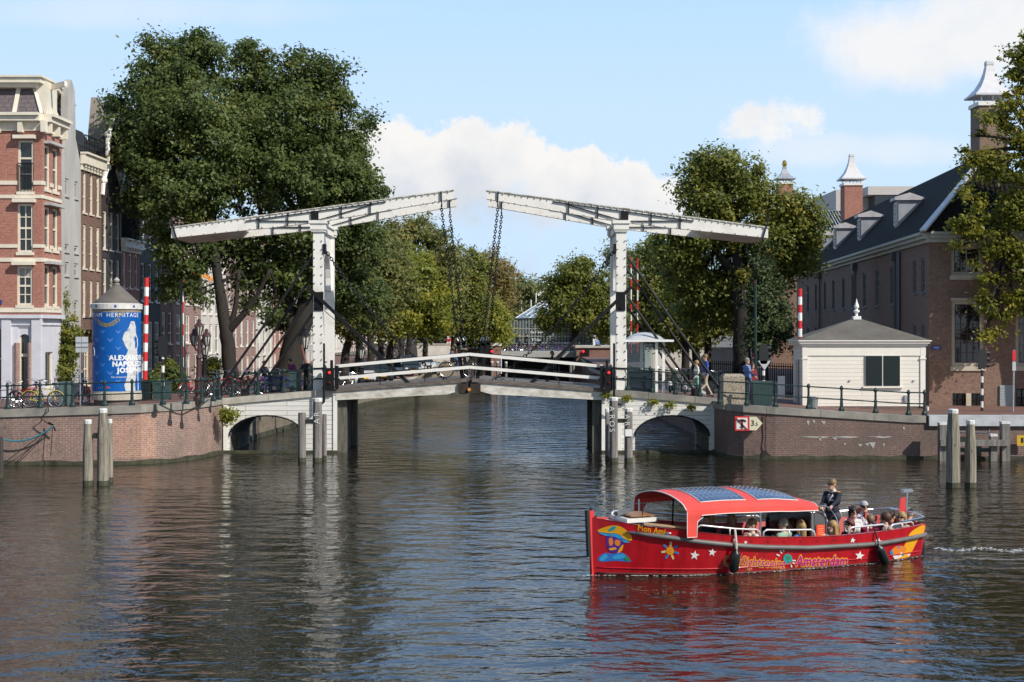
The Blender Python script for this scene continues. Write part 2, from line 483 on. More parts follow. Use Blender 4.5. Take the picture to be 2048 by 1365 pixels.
ribbon(d2,lambda i:-.6,lambda i:z_left(*d2[i])-.2,.5,'wall',mat('bank_stone',(.22,.185,.14),.85,c2=(.12,.10,.07),scale=1.2,bump=.3,stretch=(1,1,3)),bk)
ribbon(d2,lambda i:z_left(*d2[i])-.2,lambda i:z_left(*d2[i])+.03,.5,'coping',light_stone,bk,.05)
ribbon(d2,lambda i:-.6,lambda i:.25,.3,'footing',moss,bk,.06)
qrp=list(reversed([(60,60.4),(17.6,60.5),(13,60.5)]+EDGE_R[:6]))
qwr=thing('quay_wall','dark red brick quay wall right of the drawbridge with white lime streaks','wall',(12,60.5,0))
d3=dense(qrp,.5)
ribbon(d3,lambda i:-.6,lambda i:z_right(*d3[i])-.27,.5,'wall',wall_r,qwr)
qra=[p for p in qrp if p[0]<17.7];qrb=[(17.7,60.5),(60,60.4)]
seg_blocks(qra,-.27,.03,coping_m,qwr,2.2,z_right,.07,.55)
seg_blocks(qrb,-.40,.04,mat('painted_ledge',(.50,.52,.55),.7,c2=(.33,.34,.35),scale=2),qwr,3.1,z_right,.16,.6,'ledge')
ribbon(d3,lambda i:-.6,lambda i:.14+.04*math.sin(i*2.3),.3,'footing',moss,qwr,.10)
lime=MB();rs=random.Random(5)
def streak(px,py,w,h):
 Y=60.45;x,z=WX(px,Y),WZ(py,Y);k=w/Y*F/F
 ww,hh=w*Y/F,h*Y/F
 p=[(x-ww/2,z)]+[(x-ww/2+ww*i/6,z+.03*rs.random())for i in range(1,6)]+[(x+ww/2,z)]
 p +=[(x+ww*.4,z-hh*.5*rs.random()),(x+ww*.15,z-hh),(x-ww*.1,z-hh*.6),(x-ww*.35,z-hh*.4*rs.random())]
 lime.add([(a,60.487,b)for a,b in p],[tuple(range(len(p)-1,-1,-1))])
for a in ((1616,843,7,9),(1628,842,6,6),(1647,843,9,7),(1635,874,70,3),(1690,874,60,3),(1640,876,6,8),(1720,889,10,5),(1745,886,14,12),(1760,874,50,3),(1768,888,4,8),(1808,855,5,7),(1735,888,8,5),(1690,888,5,4),(1670,876,10,5)):streak(*a)
lime.build('lime_stain',mat('lime',(.42,.40,.38),.9,var=.1),qwr)
crk=MB()
cp=[(1531,828),(1531,845),(1532,870),(1530,890),(1532,902)]
crk.tube([(WX(a,60.47),60.5,WZ(b,60.47))for a,b in cp],.022,5)
crk.prism([(WX(a,60.4),60.48,WZ(b,60.4))for a,b in ((1523,915),(1526,904),(1532,900),(1537,908),(1546,914))][::-1],(0,.03,0))
crk.build('wall_crack',mat('crack_dark',(.02,.018,.015),.9,var=0),qwr)
bank_r=list(reversed(EDGE_R[6:]))
bkr=thing('canal_bank_wall','brick wall of the right canal bank behind the drawbridge','wall',(8,90,0))
d4=dense(bank_r,2)
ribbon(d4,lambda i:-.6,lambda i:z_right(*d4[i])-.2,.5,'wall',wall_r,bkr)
ribbon(d4,lambda i:z_right(*d4[i])-.2,lambda i:z_right(*d4[i])+.03,.5,'coping',light_stone,bkr,.05)
# the drawbridge
XC=-1.9;YF,YR=64.0,67.8
br=thing('drawbridge','white wooden double-leaf drawbridge with two balance beams on gate towers over the canal','bridge',(XC,65.9,0))
bplank=planks('white_boards',(.76,.75,.70),.21,.012,(.16,.16,.15),5,.35,(.52,.50,.45))
deck_wood=mat('deck_wood',(.20,.17,.145),.85,c2=(.06,.05,.042),scale=3,stretch=(1,1,5),bump=.4)
girder_m=mat('girder_white',(.66,.64,.58),.55,c2=(.33,.29,.24),scale=1.6,thr=(.3,.6),stretch=(1,1,2))
def bolts(M,p,q,n,r=.03,d=(0,-.03,0)):
 p,q=Vector(p),Vector(q)
 for i in range(n):
  c=p.lerp(q,(i+.5)/n);M.cyl(c,c+Vector(d),r,r,6)
def chain(M,pts,link=.17,r=.022,wd=.055):
 """alternating oval links along a path"""
 P=[Vector(p)for p in pts];D=[0]
 for a,b in zip(P,P[1:]):D.append(D[-1]+(b-a).length)
 n=int(D[-1]/(link*.72))
 for i in range(n):
  s=(i+.5)/n*D[-1];k=max(j for j in range(len(P)-1)if D[j]<= s)
  c=P[k].lerp(P[k+1],(s-D[k])/max(1e-6,D[k+1]-D[k]));t=(P[k+1]-P[k]).normalized()
  sd=t.cross(Vector((0,1,0))).normalized();ot=t.cross(sd)
  ax=sd if i % 2 else ot
  ring=[]
  for j in range(8):
   an=2*math.pi*(j+.5)/8
   ring.append(c+t*(math.cos(an)*link*.5)+ax*(math.sin(an)*wd))
  M.tube(ring,r,5,closed=True)
def sag(p,q,s,n=14):
 p,q=Vector(p),Vector(q)
 return [p.lerp(q,i/n)-Vector((0,0,s*4*(i/n)*(1-i/n)))for i in range(n+1)]
def beam_z(u):return 11.74-(u-.76)/12.64*1.66
def half_bridge(sx):
 def P(u,y,z):return (XC+sx*u,y,z)
 def box(M,u0,u1,y0,y1,z0,z1,mi=0):
  a,b=sorted((XC+sx*u0,XC+sx*u1));M.box((a,y0,z0),(b,y1,z1),mi)
 side='left' if sx<0 else 'right'
 tw=MB();box(tw,6.58,7.02,63.78,64.22,2.6,9.9)
 tower=tw.build('gate_tower',white_paint,br)
 m=MB();box(m,6.58,7.02,67.58,68.02,2.6,9.9);m.build('rear_post',white_paint,tower)
 m=MB()      # arched head between the two posts
 pts=[(64.222,9.9),(67.578,9.9),(67.578,7.3)]
 for i in range(13):
  a=math.pi*i/12;pts.append((65.9+1.45*math.cos(a),7.35+1.75*math.sin(a)** .8))
 pts +=[(64.222,7.3)]
 m.prism([(XC+sx*6.68,y,z)for y,z in pts],(sx*.24,0,0));m.build('arched_head',white_paint,tower)
 for yy in (64.0,67.8):
  m=MB()
  box(m,6.50,7.10,yy-.30,yy+.30,9.9,9.99);box(m,6.46,7.14,yy-.34,yy+.34,9.99,10.26);box(m,6.40,7.20,yy-.4,yy+.4,10.26,10.40)
  m.build('capital',white_paint,tower)
 m=MB();box(m,6.55,7.05,64.405,67.395,9.9,10.2);box(m,6.47,7.13,64.405,67.395,10.2,10.33)
 m.build('cornice',white_paint,tower)
 m=MB()
 for k in range(17):
  z=3.4+k*.38
  for yy in (63.78,):
   c=P(6.64 if sx<0 else 6.62,yy,z);m.cyl(c,(c[0],yy-.045,z),.03,.03,6)
   c=P(6.97,yy,z);m.cyl(c,(c[0],yy-.05,z),.03,.03,6)
 for yy in (63.77,67.57):
  pass
 m.build('bolts',mat('rust_bolt',(.06,.04,.03),.7),tower)
 for yy in (64.0,67.8):
  m=MB()
  if yy>65:continue
  box(m,6.55,6.98,yy-.27,yy-.225,6.35,7.2)
  for z in (6.5,7.0):c=P(6.8,yy-.27,z);m.cyl(c,(c[0],yy-.33,z),.05,.05,8)
  m.build('hinge_plate',black_iron,tower)
  m=MB();box(m,6.46,6.575,yy-.27,yy+.12,8.9,9.35);m.build('chain_bracket',black_iron,tower)
 bal=MB()
 hw=.15
 def beam(y):
  us=[.76,3,5,6.8,9,11,13.4];dp=[.37,.46,.55,.62,.58,.52,.46]
  vs=[]
  for u,d in zip(us,dp):
   zt=beam_z(u)
   vs +=[P(u,y-hw,zt-d),P(u,y+hw,zt-d),P(u,y+hw,zt),P(u,y-hw,zt)]
  fs=[(0,1,2,3),(27,26,25,24)]if sx>0 else [(3,2,1,0),(24,25,26,27)]
  for i in range(6):
   for j in range(4):
    a,b=i*4+j,i*4+(j+1)% 4;q=(a,b,b+4,a+4)
    fs.append(q[::-1]if sx>0 else q)
  return vs,fs
 for y in (YF,YR):bal.add(*beam(y))
 bf=bal.build('balance_beam',white_paint,br)
 m=MB()     # counterweight box between the outer ends
 vs=[]
 for u,d in ((10.6,.30),(11.0,.53),(13.38,.47)):
  zt=beam_z(u)
  vs +=[P(u,YF+.152,zt-d),P(u,YR-.152,zt-d),P(u,YR-.152,zt-.04),P(u,YF+.152,zt-.04)]
 fs=[(0,1,2,3),(11,10,9,8)]if sx>0 else [(3,2,1,0),(8,9,10,11)]
 for i in range(2):
  for j in range(4):
   a,b=i*4+j,i*4+(j+1)% 4;q=(a,b,b+4,a+4);fs.append(q[::-1]if sx>0 else q)
 m.add(vs,fs);m.build('counterweight_box',mat('box_white',(.62,.58,.52),.6,c2=(.42,.37,.31),scale=1.3),bf)
 m=MB()     # weather boards on top with the little brackets that throw slanted shadows
 for y in (YF,YR):
  a,b=Vector(P(.72,y,beam_z(.72)+.022)),Vector(P(13.44,y,beam_z(13.44)+.022))
  m.bar(a,b,.40,.04)
  for k in range(44):
   u=.95+k*.285;c=P(u,y-.18,beam_z(u)-.035);m.box((c[0]-.02,y-.22,c[2]-.01),(c[0]+.02,y-.151,c[2]+.03))
  for k in range(24):
   u=1.0+k*.52;d=interp(u,[.76,6.8,13.4],[.37,.62,.46]);c=P(u,y-.15,beam_z(u)-d+.04);m.box((c[0]-.03,y-.18,c[2]-.05),(c[0]+.03,y-.151,c[2]+.02))
 m.build('weather_board',mat('weathered_white',(.60,.57,.50),.7,c2=(.22,.18,.13),scale=2.5,thr=(.35,.5)),bf)
 for y in (YF-hw,YR-hw):     # iron truss straps
  m=MB();yy=y-.03
  c=6.95
  def q(u,k):return Vector(P(u,yy,beam_z(u)-k))
  m.bar(q(c-3.2,.10),q(c+3.1,.14),.03,.10,up=(0,1,0));m.bar(q(c-2.6,.14),q(c,.55),.03,.095,up=(0,1,0));m.bar(q(c,.55),q(c+2.6,.2),.03,.095,up=(0,1,0))
  for du in (-2.5,-1.2,1.2,2.5):
   m.bar(Vector(P(c+du,yy-.015,beam_z(c+du)-.03)),Vector(P(c+du,yy-.015,beam_z(c+du)-.60)),.03,.11,up=(0,1,0))
  box(m,c-.17,c+.17,y-.08,y+.01,beam_z(c)-.66,beam_z(c)-.10)
  u=1.28 if y<65 else (1.07 if sx<0 else 1.42)
  m.bar(P(u,yy,beam_z(u)+.03),P(u-.03,yy,beam_z(u)-.66),.05,.13,up=(0,1,0))
  m.bar(P(13.42,yy-.02,beam_z(13.4)+.42),P(13.02,yy-.02,beam_z(13.2)-.95),.05,.10,up=(0,1,0))
  m.build('truss_strap',black_iron,bf)
 for y,k in ((YF-.2,0),(YR-.2,.45)):
  m=MB()
  ur,q_=((1.07,.40)if sx<0 else (1.42,.78))if k else (1.28,.52 if sx<0 else .60);chain(m,[P(ur,y,beam_z(ur)-.6),P(q_,y,4.95)])
  c=m.build('lift_chain',black_iron,br)
  m=MB();m.bar(P(q_,y,4.9),P(.25,y,2.72),.14,.17)
  m.cyl(P(q_,y-.07,4.9),P(q_,y+.07,4.9),.12,.12,10);box(m,.14,.46,y-.12,y+.12,2.62,2.95)
  m.build('lift_rod',black_iron,br)
  m=MB();m.tube([P(q_-.02,y-.1,5.0),P(q_+.04,y-.1,5.1),P(q_-.04,y-.1,5.18),P(q_-.12,y-.1,5.0)],.025,5)
  m.build('shackle',steel,br)
 m=MB();chain(m,sag(P(6.5,YF-.05,9.1),P(.55,YF-.3,2.95),.72,18),.2,.024,.065);m.build('hoist_chain',black_iron,br)
 m=MB()
 m.bar(P(2.36,YF-.32,2.75),P(7.25,YF-.32,7.42),.10,.15)
 box(m,2.12,2.5,YF-.42,YF-.24,2.5,2.93)
 m.tube([P(2.5,YF-.3,2.9),P(6.5,YF-.3,6.35)],.018,5)
 m.build('rack_strut',black_iron,br)
 for yy in (YF,YR):
  for (zt_,ub,zb)in ((9.0,11.35,2.75),(7.2,10.15,2.72)):
   m=MB();m.cyl(P(6.95,yy,zt_),P(ub,yy+.2,zb),.058,.058,10)
   box(m,ub-.15,ub+.15,yy,yy+.4,2.3,zb+.12)
   m.build('stay_rod',mat('stay_iron',(.008,.008,.009),.6,var=.1),br)
 zt0,zt1=2.89,3.33
 def zt(u):return lerp(zt1,zt0,(u-.1)/5.85)
 m=MB();m.prism([P(.12,63.35,zt(.12)-.16),P(5.95,63.35,zt(5.95)-.16),P(5.95,63.35,zt(5.95)),P(.12,63.35,zt(.12))][::-sx],(0,5.3,0))
 leaf=m.build('leaf_deck',deck_wood,br)
 m=MB()
 for y in (63.42,65.4,68.2):m.prism([P(.4,y,2.78),P(1.0,y,2.62),P(5.95,y,2.36),P(5.95,y,zt(5.95)-.16),P(.4,y,zt(.4)-.16)][::-sx],(0,.3,0))
 m.build('girder',girder_m,leaf)
 m=MB();box(m,.05,.5,63.3,63.7,2.66,3.1);box(m,.05,.5,68.1,68.5,2.66,3.1);box(m,.06,.3,63.7,68.1,2.75,3.1)
 m.build('end_block',mat('rotten_wood',(.05,.035,.025),.9,c2=(.015,.012,.01),scale=6),leaf)
 for y in (63.55,68.35):
  for h,nm in ((1.0,'rail'),(.46,'rail')):
   m=MB();m.bar(P(.0,y,zt(0)+h+(.07 if h>.5 else .03)),P(5.95,y,zt(5.95)+h-.02),*((.09,.135)if y<65 else (.04,.04)));m.build(nm,white_paint if y<65 else black_iron,leaf)
  for u in (.22,2.0,4.0):
   m=MB();box(m,u-.02,u+.02,y+.05,y+.08,zt(u),zt(u)+.95);m.build('baluster',black_iron,leaf)
 m=MB();C=9.05;zs,rise,rw=.75,.92,1.66
 ztop=lambda u:interp(u,[5.9,11.0],[2.64,2.2])
 poly_l=[(5.92,-.5),(C-rw,-.5),(C-rw,zs)]
 arc=[(C-rw*math.cos(math.pi*i/16),zs+rise*math.sin(math.pi*i/16))for i in range(17)]
 vs,fs=[],[]
 cols=[5.92,6.5,7.0]+[a[0]for a in arc]+[10.95]
 for u in cols:
  zb=-.5 if (u<C-rw+1e-3 or u>C+rw-1e-3)else None
  z=[a[1]for a in arc if abs(a[0]-u)<1e-6]
  vs.append((u,zb if zb is not None else z[0],ztop(u)))
 def slab(rows,y0,y1,M):
  V=[]
  for u,z0,z1 in rows:V +=[P(u,y0,z0),P(u,y0,z1),P(u,y1,z1),P(u,y1,z0)]
  Fs=[]
  for i in range(len(rows)-1):
   p,q=4*i,4*i+4
   for j in range(4):
    f=(p+j,p+(j+1)% 4,q+(j+1)% 4,q+j);Fs.append(f if sx>0 else f[::-1])
  n=len(rows)*4
  Fs +=[(3,2,1,0),(n-4,n-3,n-2,n-1)]if sx>0 else [(0,1,2,3),(n-1,n-2,n-3,n-4)]
  M.add(V,Fs)
 rows=[(u,z0,z1)for u,z0,z1 in vs if u <= C-rw+1e-3]+[(C-rw+.001,zs,ztop(C-rw))]+[(u,z0,z1)for u,z0,z1 in vs if C-rw+1e-3<u<C+rw-1e-3]+[(C+rw-.001,zs,ztop(C+rw))]+[(u,z0,z1)for u,z0,z1 in vs if u >= C+rw-1e-3]
 slab(rows,63.5,63.66,m)
 span=m.build('side_span',bplank,br)
 m=MB()
 slab([(u,z0 if z0>0 else -.5,z1)for u,z0,z1 in rows],68.3,68.45,m);m.build('rear_front',bplank,span)
 m=MB();m.tube([P(u,63.46,z)for u,z in arc],.035,5);m.build('arch_edge',black_iron,span)
 for u0,u1 in ((5.9,6.08),(6.62,6.8),(10.78,10.98)):
  m=MB();box(m,u0,u1,63.44,63.498,0.02,ztop(u0)-.02);m.build('upright_board',white_paint,span)
 m=MB();box(m,5.95,7.35,63.67,68.29,-.5,2.3);m.build('pier',mat('pier_stone',(.30,.27,.21),.85,c2=(.07,.065,.05),scale=1.5),span);m=MB();box(m,10.8,11.03,63.67,68.29,-.5,2.0);m.build('pier',MATS['pier_stone'],span)
 m=MB();slab([(u,.0,.0)for u in (0,1)],0,0,MB())
 V=[(C-rw-.02,2.0,2.1),(10.96,1.98,2.1)]
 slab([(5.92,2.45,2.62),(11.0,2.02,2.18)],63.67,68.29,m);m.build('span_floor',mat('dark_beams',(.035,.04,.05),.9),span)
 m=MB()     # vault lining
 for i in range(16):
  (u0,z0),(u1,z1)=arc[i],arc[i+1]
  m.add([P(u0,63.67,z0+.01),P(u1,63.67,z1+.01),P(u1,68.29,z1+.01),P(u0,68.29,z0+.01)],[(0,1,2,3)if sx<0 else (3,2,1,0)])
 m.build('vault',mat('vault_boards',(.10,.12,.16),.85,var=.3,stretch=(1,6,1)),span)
 m=MB();rs_=dense([(XC+sx*5.9,63.55),(XC+sx*11.02,63.55)],.12)
 zc=lambda x,y:interp(abs(x-XC),[5.9,11.02],[2.86,2.42])
 pth=[(XC+sx*5.9,63.5),(XC+sx*11.05,63.5)]
 if sx<0:pth.reverse()
 seg_blocks(pth,-.26,.02,light_stone if sx<0 else coping_m,span,2.0,zc,.09,.5)
 m=MB();slab([(5.95,2.55,2.86),(11.06,2.14,2.44)],64.01,68.6,m);m.build('span_deck',pave,span)
 m=MB();box(m,5.9,11.0,63.4,63.499,-.5,.12);m.build('waterline',moss,span)
 m=MB();box(m,5.5,5.93,63.72,63.98,-.5,2.5);box(m,5.5,5.9,67.6,68.3,-.5,2.6);box(m,5.72,5.94,63.98,67.6,-.5,2.55)
 m.build('fender_planks',mat('fender_wood',(.16,.15,.12),.85,c2=(.04,.04,.035),scale=3,stretch=(2,2,.4),bump=.3),span)
 m=MB();box(m,6.02,6.36,63.0,63.35,2.8,3.8);box(m,6.06,6.16,63.02,63.3,3.8,4.15);m.tube([P(6.42,62.95,4.9),P(6.42,62.95,2.3),P(6.55,62.95,2.2),P(6.75,62.95,2.2)],.05,6)
 for z in (3.75,3.3):m.bar(P(5.75,63.2,z),P(6.9,63.2,z+.03),.05,.07)
 box(m,5.82,5.98,63.1,63.4,2.9,3.9)
 sg=m.build('signal_box',black_iron,br)
 m=MB();m.ball(P(6.19,62.98,3.60),.062,10);m.build('signal_lamp',lamp_red,sg)
 m=MB();m.ball(P(6.19,62.98,3.15),.062,10);m.build('dark_lamp',mat('dark_red_glass',(.10,.01,.01),.2,var=0),sg)
for s_ in (-1,1):half_bridge(s_)
m=MB();m.cyl((XC,63.3,2.84),(XC,63.22,2.84),.10,.10,14,0);m.cyl((XC,63.21,2.84),(XC,63.2,2.84),.06,.06,12,1)
m.build('centre_lamp',[mat('lamp_rust',(.16,.06,.02),.6),mat('amber_glass',(.75,.35,.05),.3,var=0)],br)
pile_m=mat('pile_wood',(.30,.27,.215),.85,c2=(.115,.105,.08),scale=6,stretch=(3,3,.16),bump=.8,det=8,thr=(.36,.62))
pile_d=mat('pile_wood_grey',(.24,.225,.21),.85,c2=(.10,.092,.085),scale=6,stretch=(3,3,.16),bump=.8,det=8,thr=(.36,.62))
def pile(px,py_top,Y,wpx,label,group,m=pile_m,taper=.72,white=True,sq=0,shoulder=.7,moss_=True):
 x,zt=WX(px,Y),WZ(py_top,Y);r=wpx*Y/F/2
 o=thing('mooring_pile',label,'mooring pile',(x,Y,0),group)
 n=8;M=MB()
 M.lathe([(r*1.02,-.8),(r*1.03,.5),(r,zt-.3-shoulder),(r*taper,zt-.12)],(x,Y),n)
 M.cyl((x+.02,Y-r*.96,zt*.55),(x+.02,Y-r*1.02,zt*.55),.03,.03,6)
 M.build('shaft',m,o)
 if white:MB().lathe([(r*taper*1.04,zt-.14),(r*taper*1.06,zt-.02),(r*taper*.9,zt+.01)],(x,Y),n).build('painted_cap',mat('cap_white',(.72,.72,.70),.7,c2=(.5,.5,.48),scale=8),o)
 if moss_:MB().lathe([(r*1.06,-.8),(r*1.05,.17),(r*.9,.19)],(x,Y),n).build('waterline_moss',moss,o)
 return o
gA,gB,gC,gD,gE='piles off the left quay','fender piles left of the opening','fender piles right of the opening','piles off the right quay','piles of the fender frame'
pile(176,840,50.3,20,'shorter front grey timber pile with white cap, left of its pair by the left quay',gA)
pile(206,818,50.3,23,'tallest timber pile off the left quay, with white cap and a bolt hole',gA)
pile(220,839,51.4,12,'thin timber pile behind the tall one off the left quay',gA)
MB().box((WX(187,50.6),50.5,WZ(876,50.6)),(WX(195,50.6),50.8,WZ(866,50.6)))
pile(604,820,59.3,16,'square grey fender pile left of the chalk-marked one at the left tower',gB,pile_d,.98,False,shoulder=.05)
p2=pile(635,797,59.3,19,'tall grey fender pile with AR chalked on it, under the left tower',gB,pile_d,.98,True,shoulder=.05)
pile(649,823,60.2,9,'narrow dark pile tucked behind the chalk-marked fender pile',gB,pile_d,.95,False,shoulder=.05)
p3=pile(1227,795,59.3,18,'tall grey fender pile with white graffiti beside the right opening',gC,pile_d,.97,True,shoulder=.05)
p4=pile(1257,817,59.3,17,'shorter fender pile with a blank white plate and graffiti, right of the opening',gC,pile_d,.97,True,shoulder=.05)
pile(1214,818,60.0,8,'thin dark pile with white cap at the left of the right fender group',gC,pile_d,.95,True,shoulder=.05)
pile(1906,819,49.7,27,'tall mossy hexagonal timber pile off the right quay',gD)
pile(1941,841,49.7,22,'shorter mossy hexagonal timber pile right of the tall one',gD)
pile(1,868,53,11,'dark timber pile at the left edge of the water',None,mat('dark_pile',(.05,.045,.04),.8),.9,False)
fender_frame=thing('fender_frame','grey timber fender frame with two posts and cross beam against the right quay','fender frame',(WX(1945,59.6),59.6,0))
m=MB();m.box((WX(1879,59.4),59.25,WZ(892,59.4)),(WX(2017,59.4),59.42,WZ(880,59.4)));m.build('cross_beam',pile_d,fender_frame)
m=MB();m.box((WX(1900,59.6),59.5,WZ(904,59.6)),(WX(1990,59.6),59.75,WZ(897,59.6)));m.build('lower_beam',mat('green_beam',(.05,.07,.055),.8),fender_frame)
m=MB();m.tube([(WX(1920,59.9),59.9,WZ(865,59.9)),(WX(1978,59.9),59.9,WZ(866,59.9)),(WX(1979,59.9),59.9,WZ(860,59.9))],.035,6);m.build('grab_rail',steel,fender_frame)
for px,pt,wd in ((1885,845,16),(2009,843,16),(1985,868,13)):
 x=WX(px,59.65);r=wd*59.65/F/2;zt=WZ(pt,59.65)
 m=MB();m.box((x-r,59.45,-.6),(x+r,59.45+2*r,zt-.1));po=m.build('post',pile_d,fender_frame)
 m=MB();m.box((x-r-.01,59.44,zt-.1),(x+r+.01,59.46+2*r,zt));m.build('post_cap',MATS['cap_white'],po)
for nm,(xa,ya,xb,yb),Y,lab in (('cross_block',(187,877,196,867),50.35,None),):
 o=MB().box((WX(xa,Y),Y-.1,WZ(ya,Y)),(WX(xb,Y),Y+.1,WZ(yb,Y))).build('spacer_block',mat('black_wood',(.02,.02,.018),.8),None)
 tag(o,'black spacer block bolted between the two piles off the left quay','spacer block')
for (xa,ya,xb,yb),Y,lab in (((612,848,626,839),59.3,'black spacer block between the fender piles under the left tower'),((1236,846,1250,838),59.3,'black spacer block between the graffitied fender piles at the right opening'),((1919,884,1931,874),49.7,'black spacer block between the two mossy piles off the right quay')):
 o=MB().box((WX(xa,Y),Y-.1,WZ(ya,Y)),(WX(xb,Y),Y+.1,WZ(yb,Y))).build('spacer_block',MATS['black_wood'],None)
 tag(o,lab,'spacer block')
# houses
def facade(M,P0,d,length,z0,z1,holes,rev=.16,mi=0,ztop=None):
 """a wall sheet with real openings and reveals; d runs left to right seen from outside"""
 d=Vector(d).normalized();n=Vector((d.y,-d.x))
 def pt(u,z,k=0):return (P0[0]+d.x*u-n.x*k,P0[1]+d.y*u-n.y*k,z)
 us=sorted({0,length,*[round(h[0],4)for h in holes],*[round(h[1],4)for h in holes]})
 zs=sorted({z0,z1,*[round(h[2],4)for h in holes],*[round(h[3],4)for h in holes]})
 for i in range(len(us)-1):
  for j in range(len(zs)-1):
   uc,zc=(us[i]+us[i+1])/2,(zs[j]+zs[j+1])/2
   if any(h[0]<uc<h[1]and h[2]<zc<h[3]for h in holes):continue
   M.add([pt(us[i],zs[j]),pt(us[i+1],zs[j]),pt(us[i+1],zs[j+1]),pt(us[i],zs[j+1])],[(0,1,2,3)],mi)
 for u0,u1,a,b in [h[:4]for h in holes]:
  c=[(u0,a),(u1,a),(u1,b),(u0,b)]
  for k in range(4):
   (p,q),(r,s)=c[k],c[(k+1)% 4]
   M.add([pt(p,q),pt(p,q,rev),pt(r,s,rev),pt(r,s)],[(0,1,2,3)],mi)
 return pt
def window(parent,pt,u0,u1,a,b,fm,gm,cols=2,rows=3,rec=.12,fw=.07,sill=None,sm=None,name='window',mull=None,blind=None):
 """frame (with its bars) as a part, the glass as its sub-part"""
 def bx(M,x0,x1,z0,z1,k0,k1):
  c=[pt(x,z,k)for k in (k0,k1)for x,z in ((x0,z0),(x1,z0),(x1,z1),(x0,z1))]
  M.add(c,[(0,1,2,3),(7,6,5,4),(0,4,5,1),(1,5,6,2),(2,6,7,3),(3,7,4,0)])
 M=MB();k0,k1=rec-.07,rec
 bx(M,u0,u0+fw,a,b,k0,k1);bx(M,u1-fw,u1,a,b,k0,k1)
 bx(M,u0+fw,u1-fw,a,a+fw,k0,k1);bx(M,u0+fw,u1-fw,b-fw,b,k0,k1)
 t=.022
 for i in range(1,cols):
  x=lerp(u0+fw,u1-fw,i/cols);bx(M,x-t,x+t,a+fw,b-fw,k0+.02,k1-.01)
 for j in range(1,rows):
  z=lerp(a+fw,b-fw,j/rows);tt=t*(2 if mull == j else 1);bx(M,u0+fw,u1-fw,z-tt,z+tt,k0+.015,k1-.012)
 if sill:
  bx(M,u0-.06,u1+.06,a-sill,a,-.07,.02)
 w=M.build(name,fm,parent)
 G=MB();G.add([pt(u0+.02,a+.02,rec+.006),pt(u1-.02,a+.02,rec+.006),pt(u1-.02,b-.02,rec+.006),pt(u0+.02,b-.02,rec+.006)],[(0,1,2,3)])
 G.build('pane',gm,w)
 if blind:
  B=MB();zb=lerp(b,a,blind);B.add([pt(u0+fw,zb,rec-.005),pt(u1-fw,zb,rec-.005),pt(u1-fw,b-fw,rec-.005),pt(u0+fw,b-fw,rec-.005)],[(0,1,2,3)])
  B.build('blind',mat('blind_cloth',(.42,.42,.40),.8,var=.1),w)
 return w
def band(M,pt,u0,u1,z0,z1,out,mi=0,k=-.004):
 c=[pt(x,z,kk)for kk in (-out,-k if k>0 else .002)for x,z in ((u0,z0),(u1,z0),(u1,z1),(u0,z1))]
 M.add(c,[(0,1,2,3),(7,6,5,4),(0,4,5,1),(1,5,6,2),(2,6,7,3),(3,7,4,0)],mi)
roof_slate=brick('slate_roof',(.15,.12,.125),(.11,.10,.11),(.04,.035,.04),.32,.22,.01,patch=(.12,.085,.085),patch_amt=.4)
roof_tile=mat('dark_roof_tile',(.032,.032,.036),.6,c2=(.015,.015,.017),scale=3)
brown_brick=brick('brown_house_brick',(.27,.155,.115),(.20,.115,.09),(.10,.08,.07),patch_amt=.35)
red_brick=brick('red_house_brick',(.42,.16,.11),(.34,.12,.085),(.38,.27,.22),patch=(.30,.12,.09),patch_amt=.3)
pink_brick=brick('pale_house_brick',(.36,.215,.185),(.30,.175,.15),(.34,.27,.24),patch_amt=.3)
dark_wall=mat('tarred_wall',(.050,.047,.047),.7,var=.2)
grey_stucco=mat('grey_stucco',(.46,.45,.43),.85,c2=(.33,.32,.30),scale=1.2,stretch=(1,1,.3),bump=.1)
white_stucco=mat('white_stucco',(.68,.65,.60),.8,c2=(.5,.47,.43),scale=1)
lilac=mat('lilac_paint',(.62,.625,.685),.6,var=.08,scale=1.5)
glass_b=mat('blue_pane',(.05,.06,.075),.08,var=0,spec=.8)
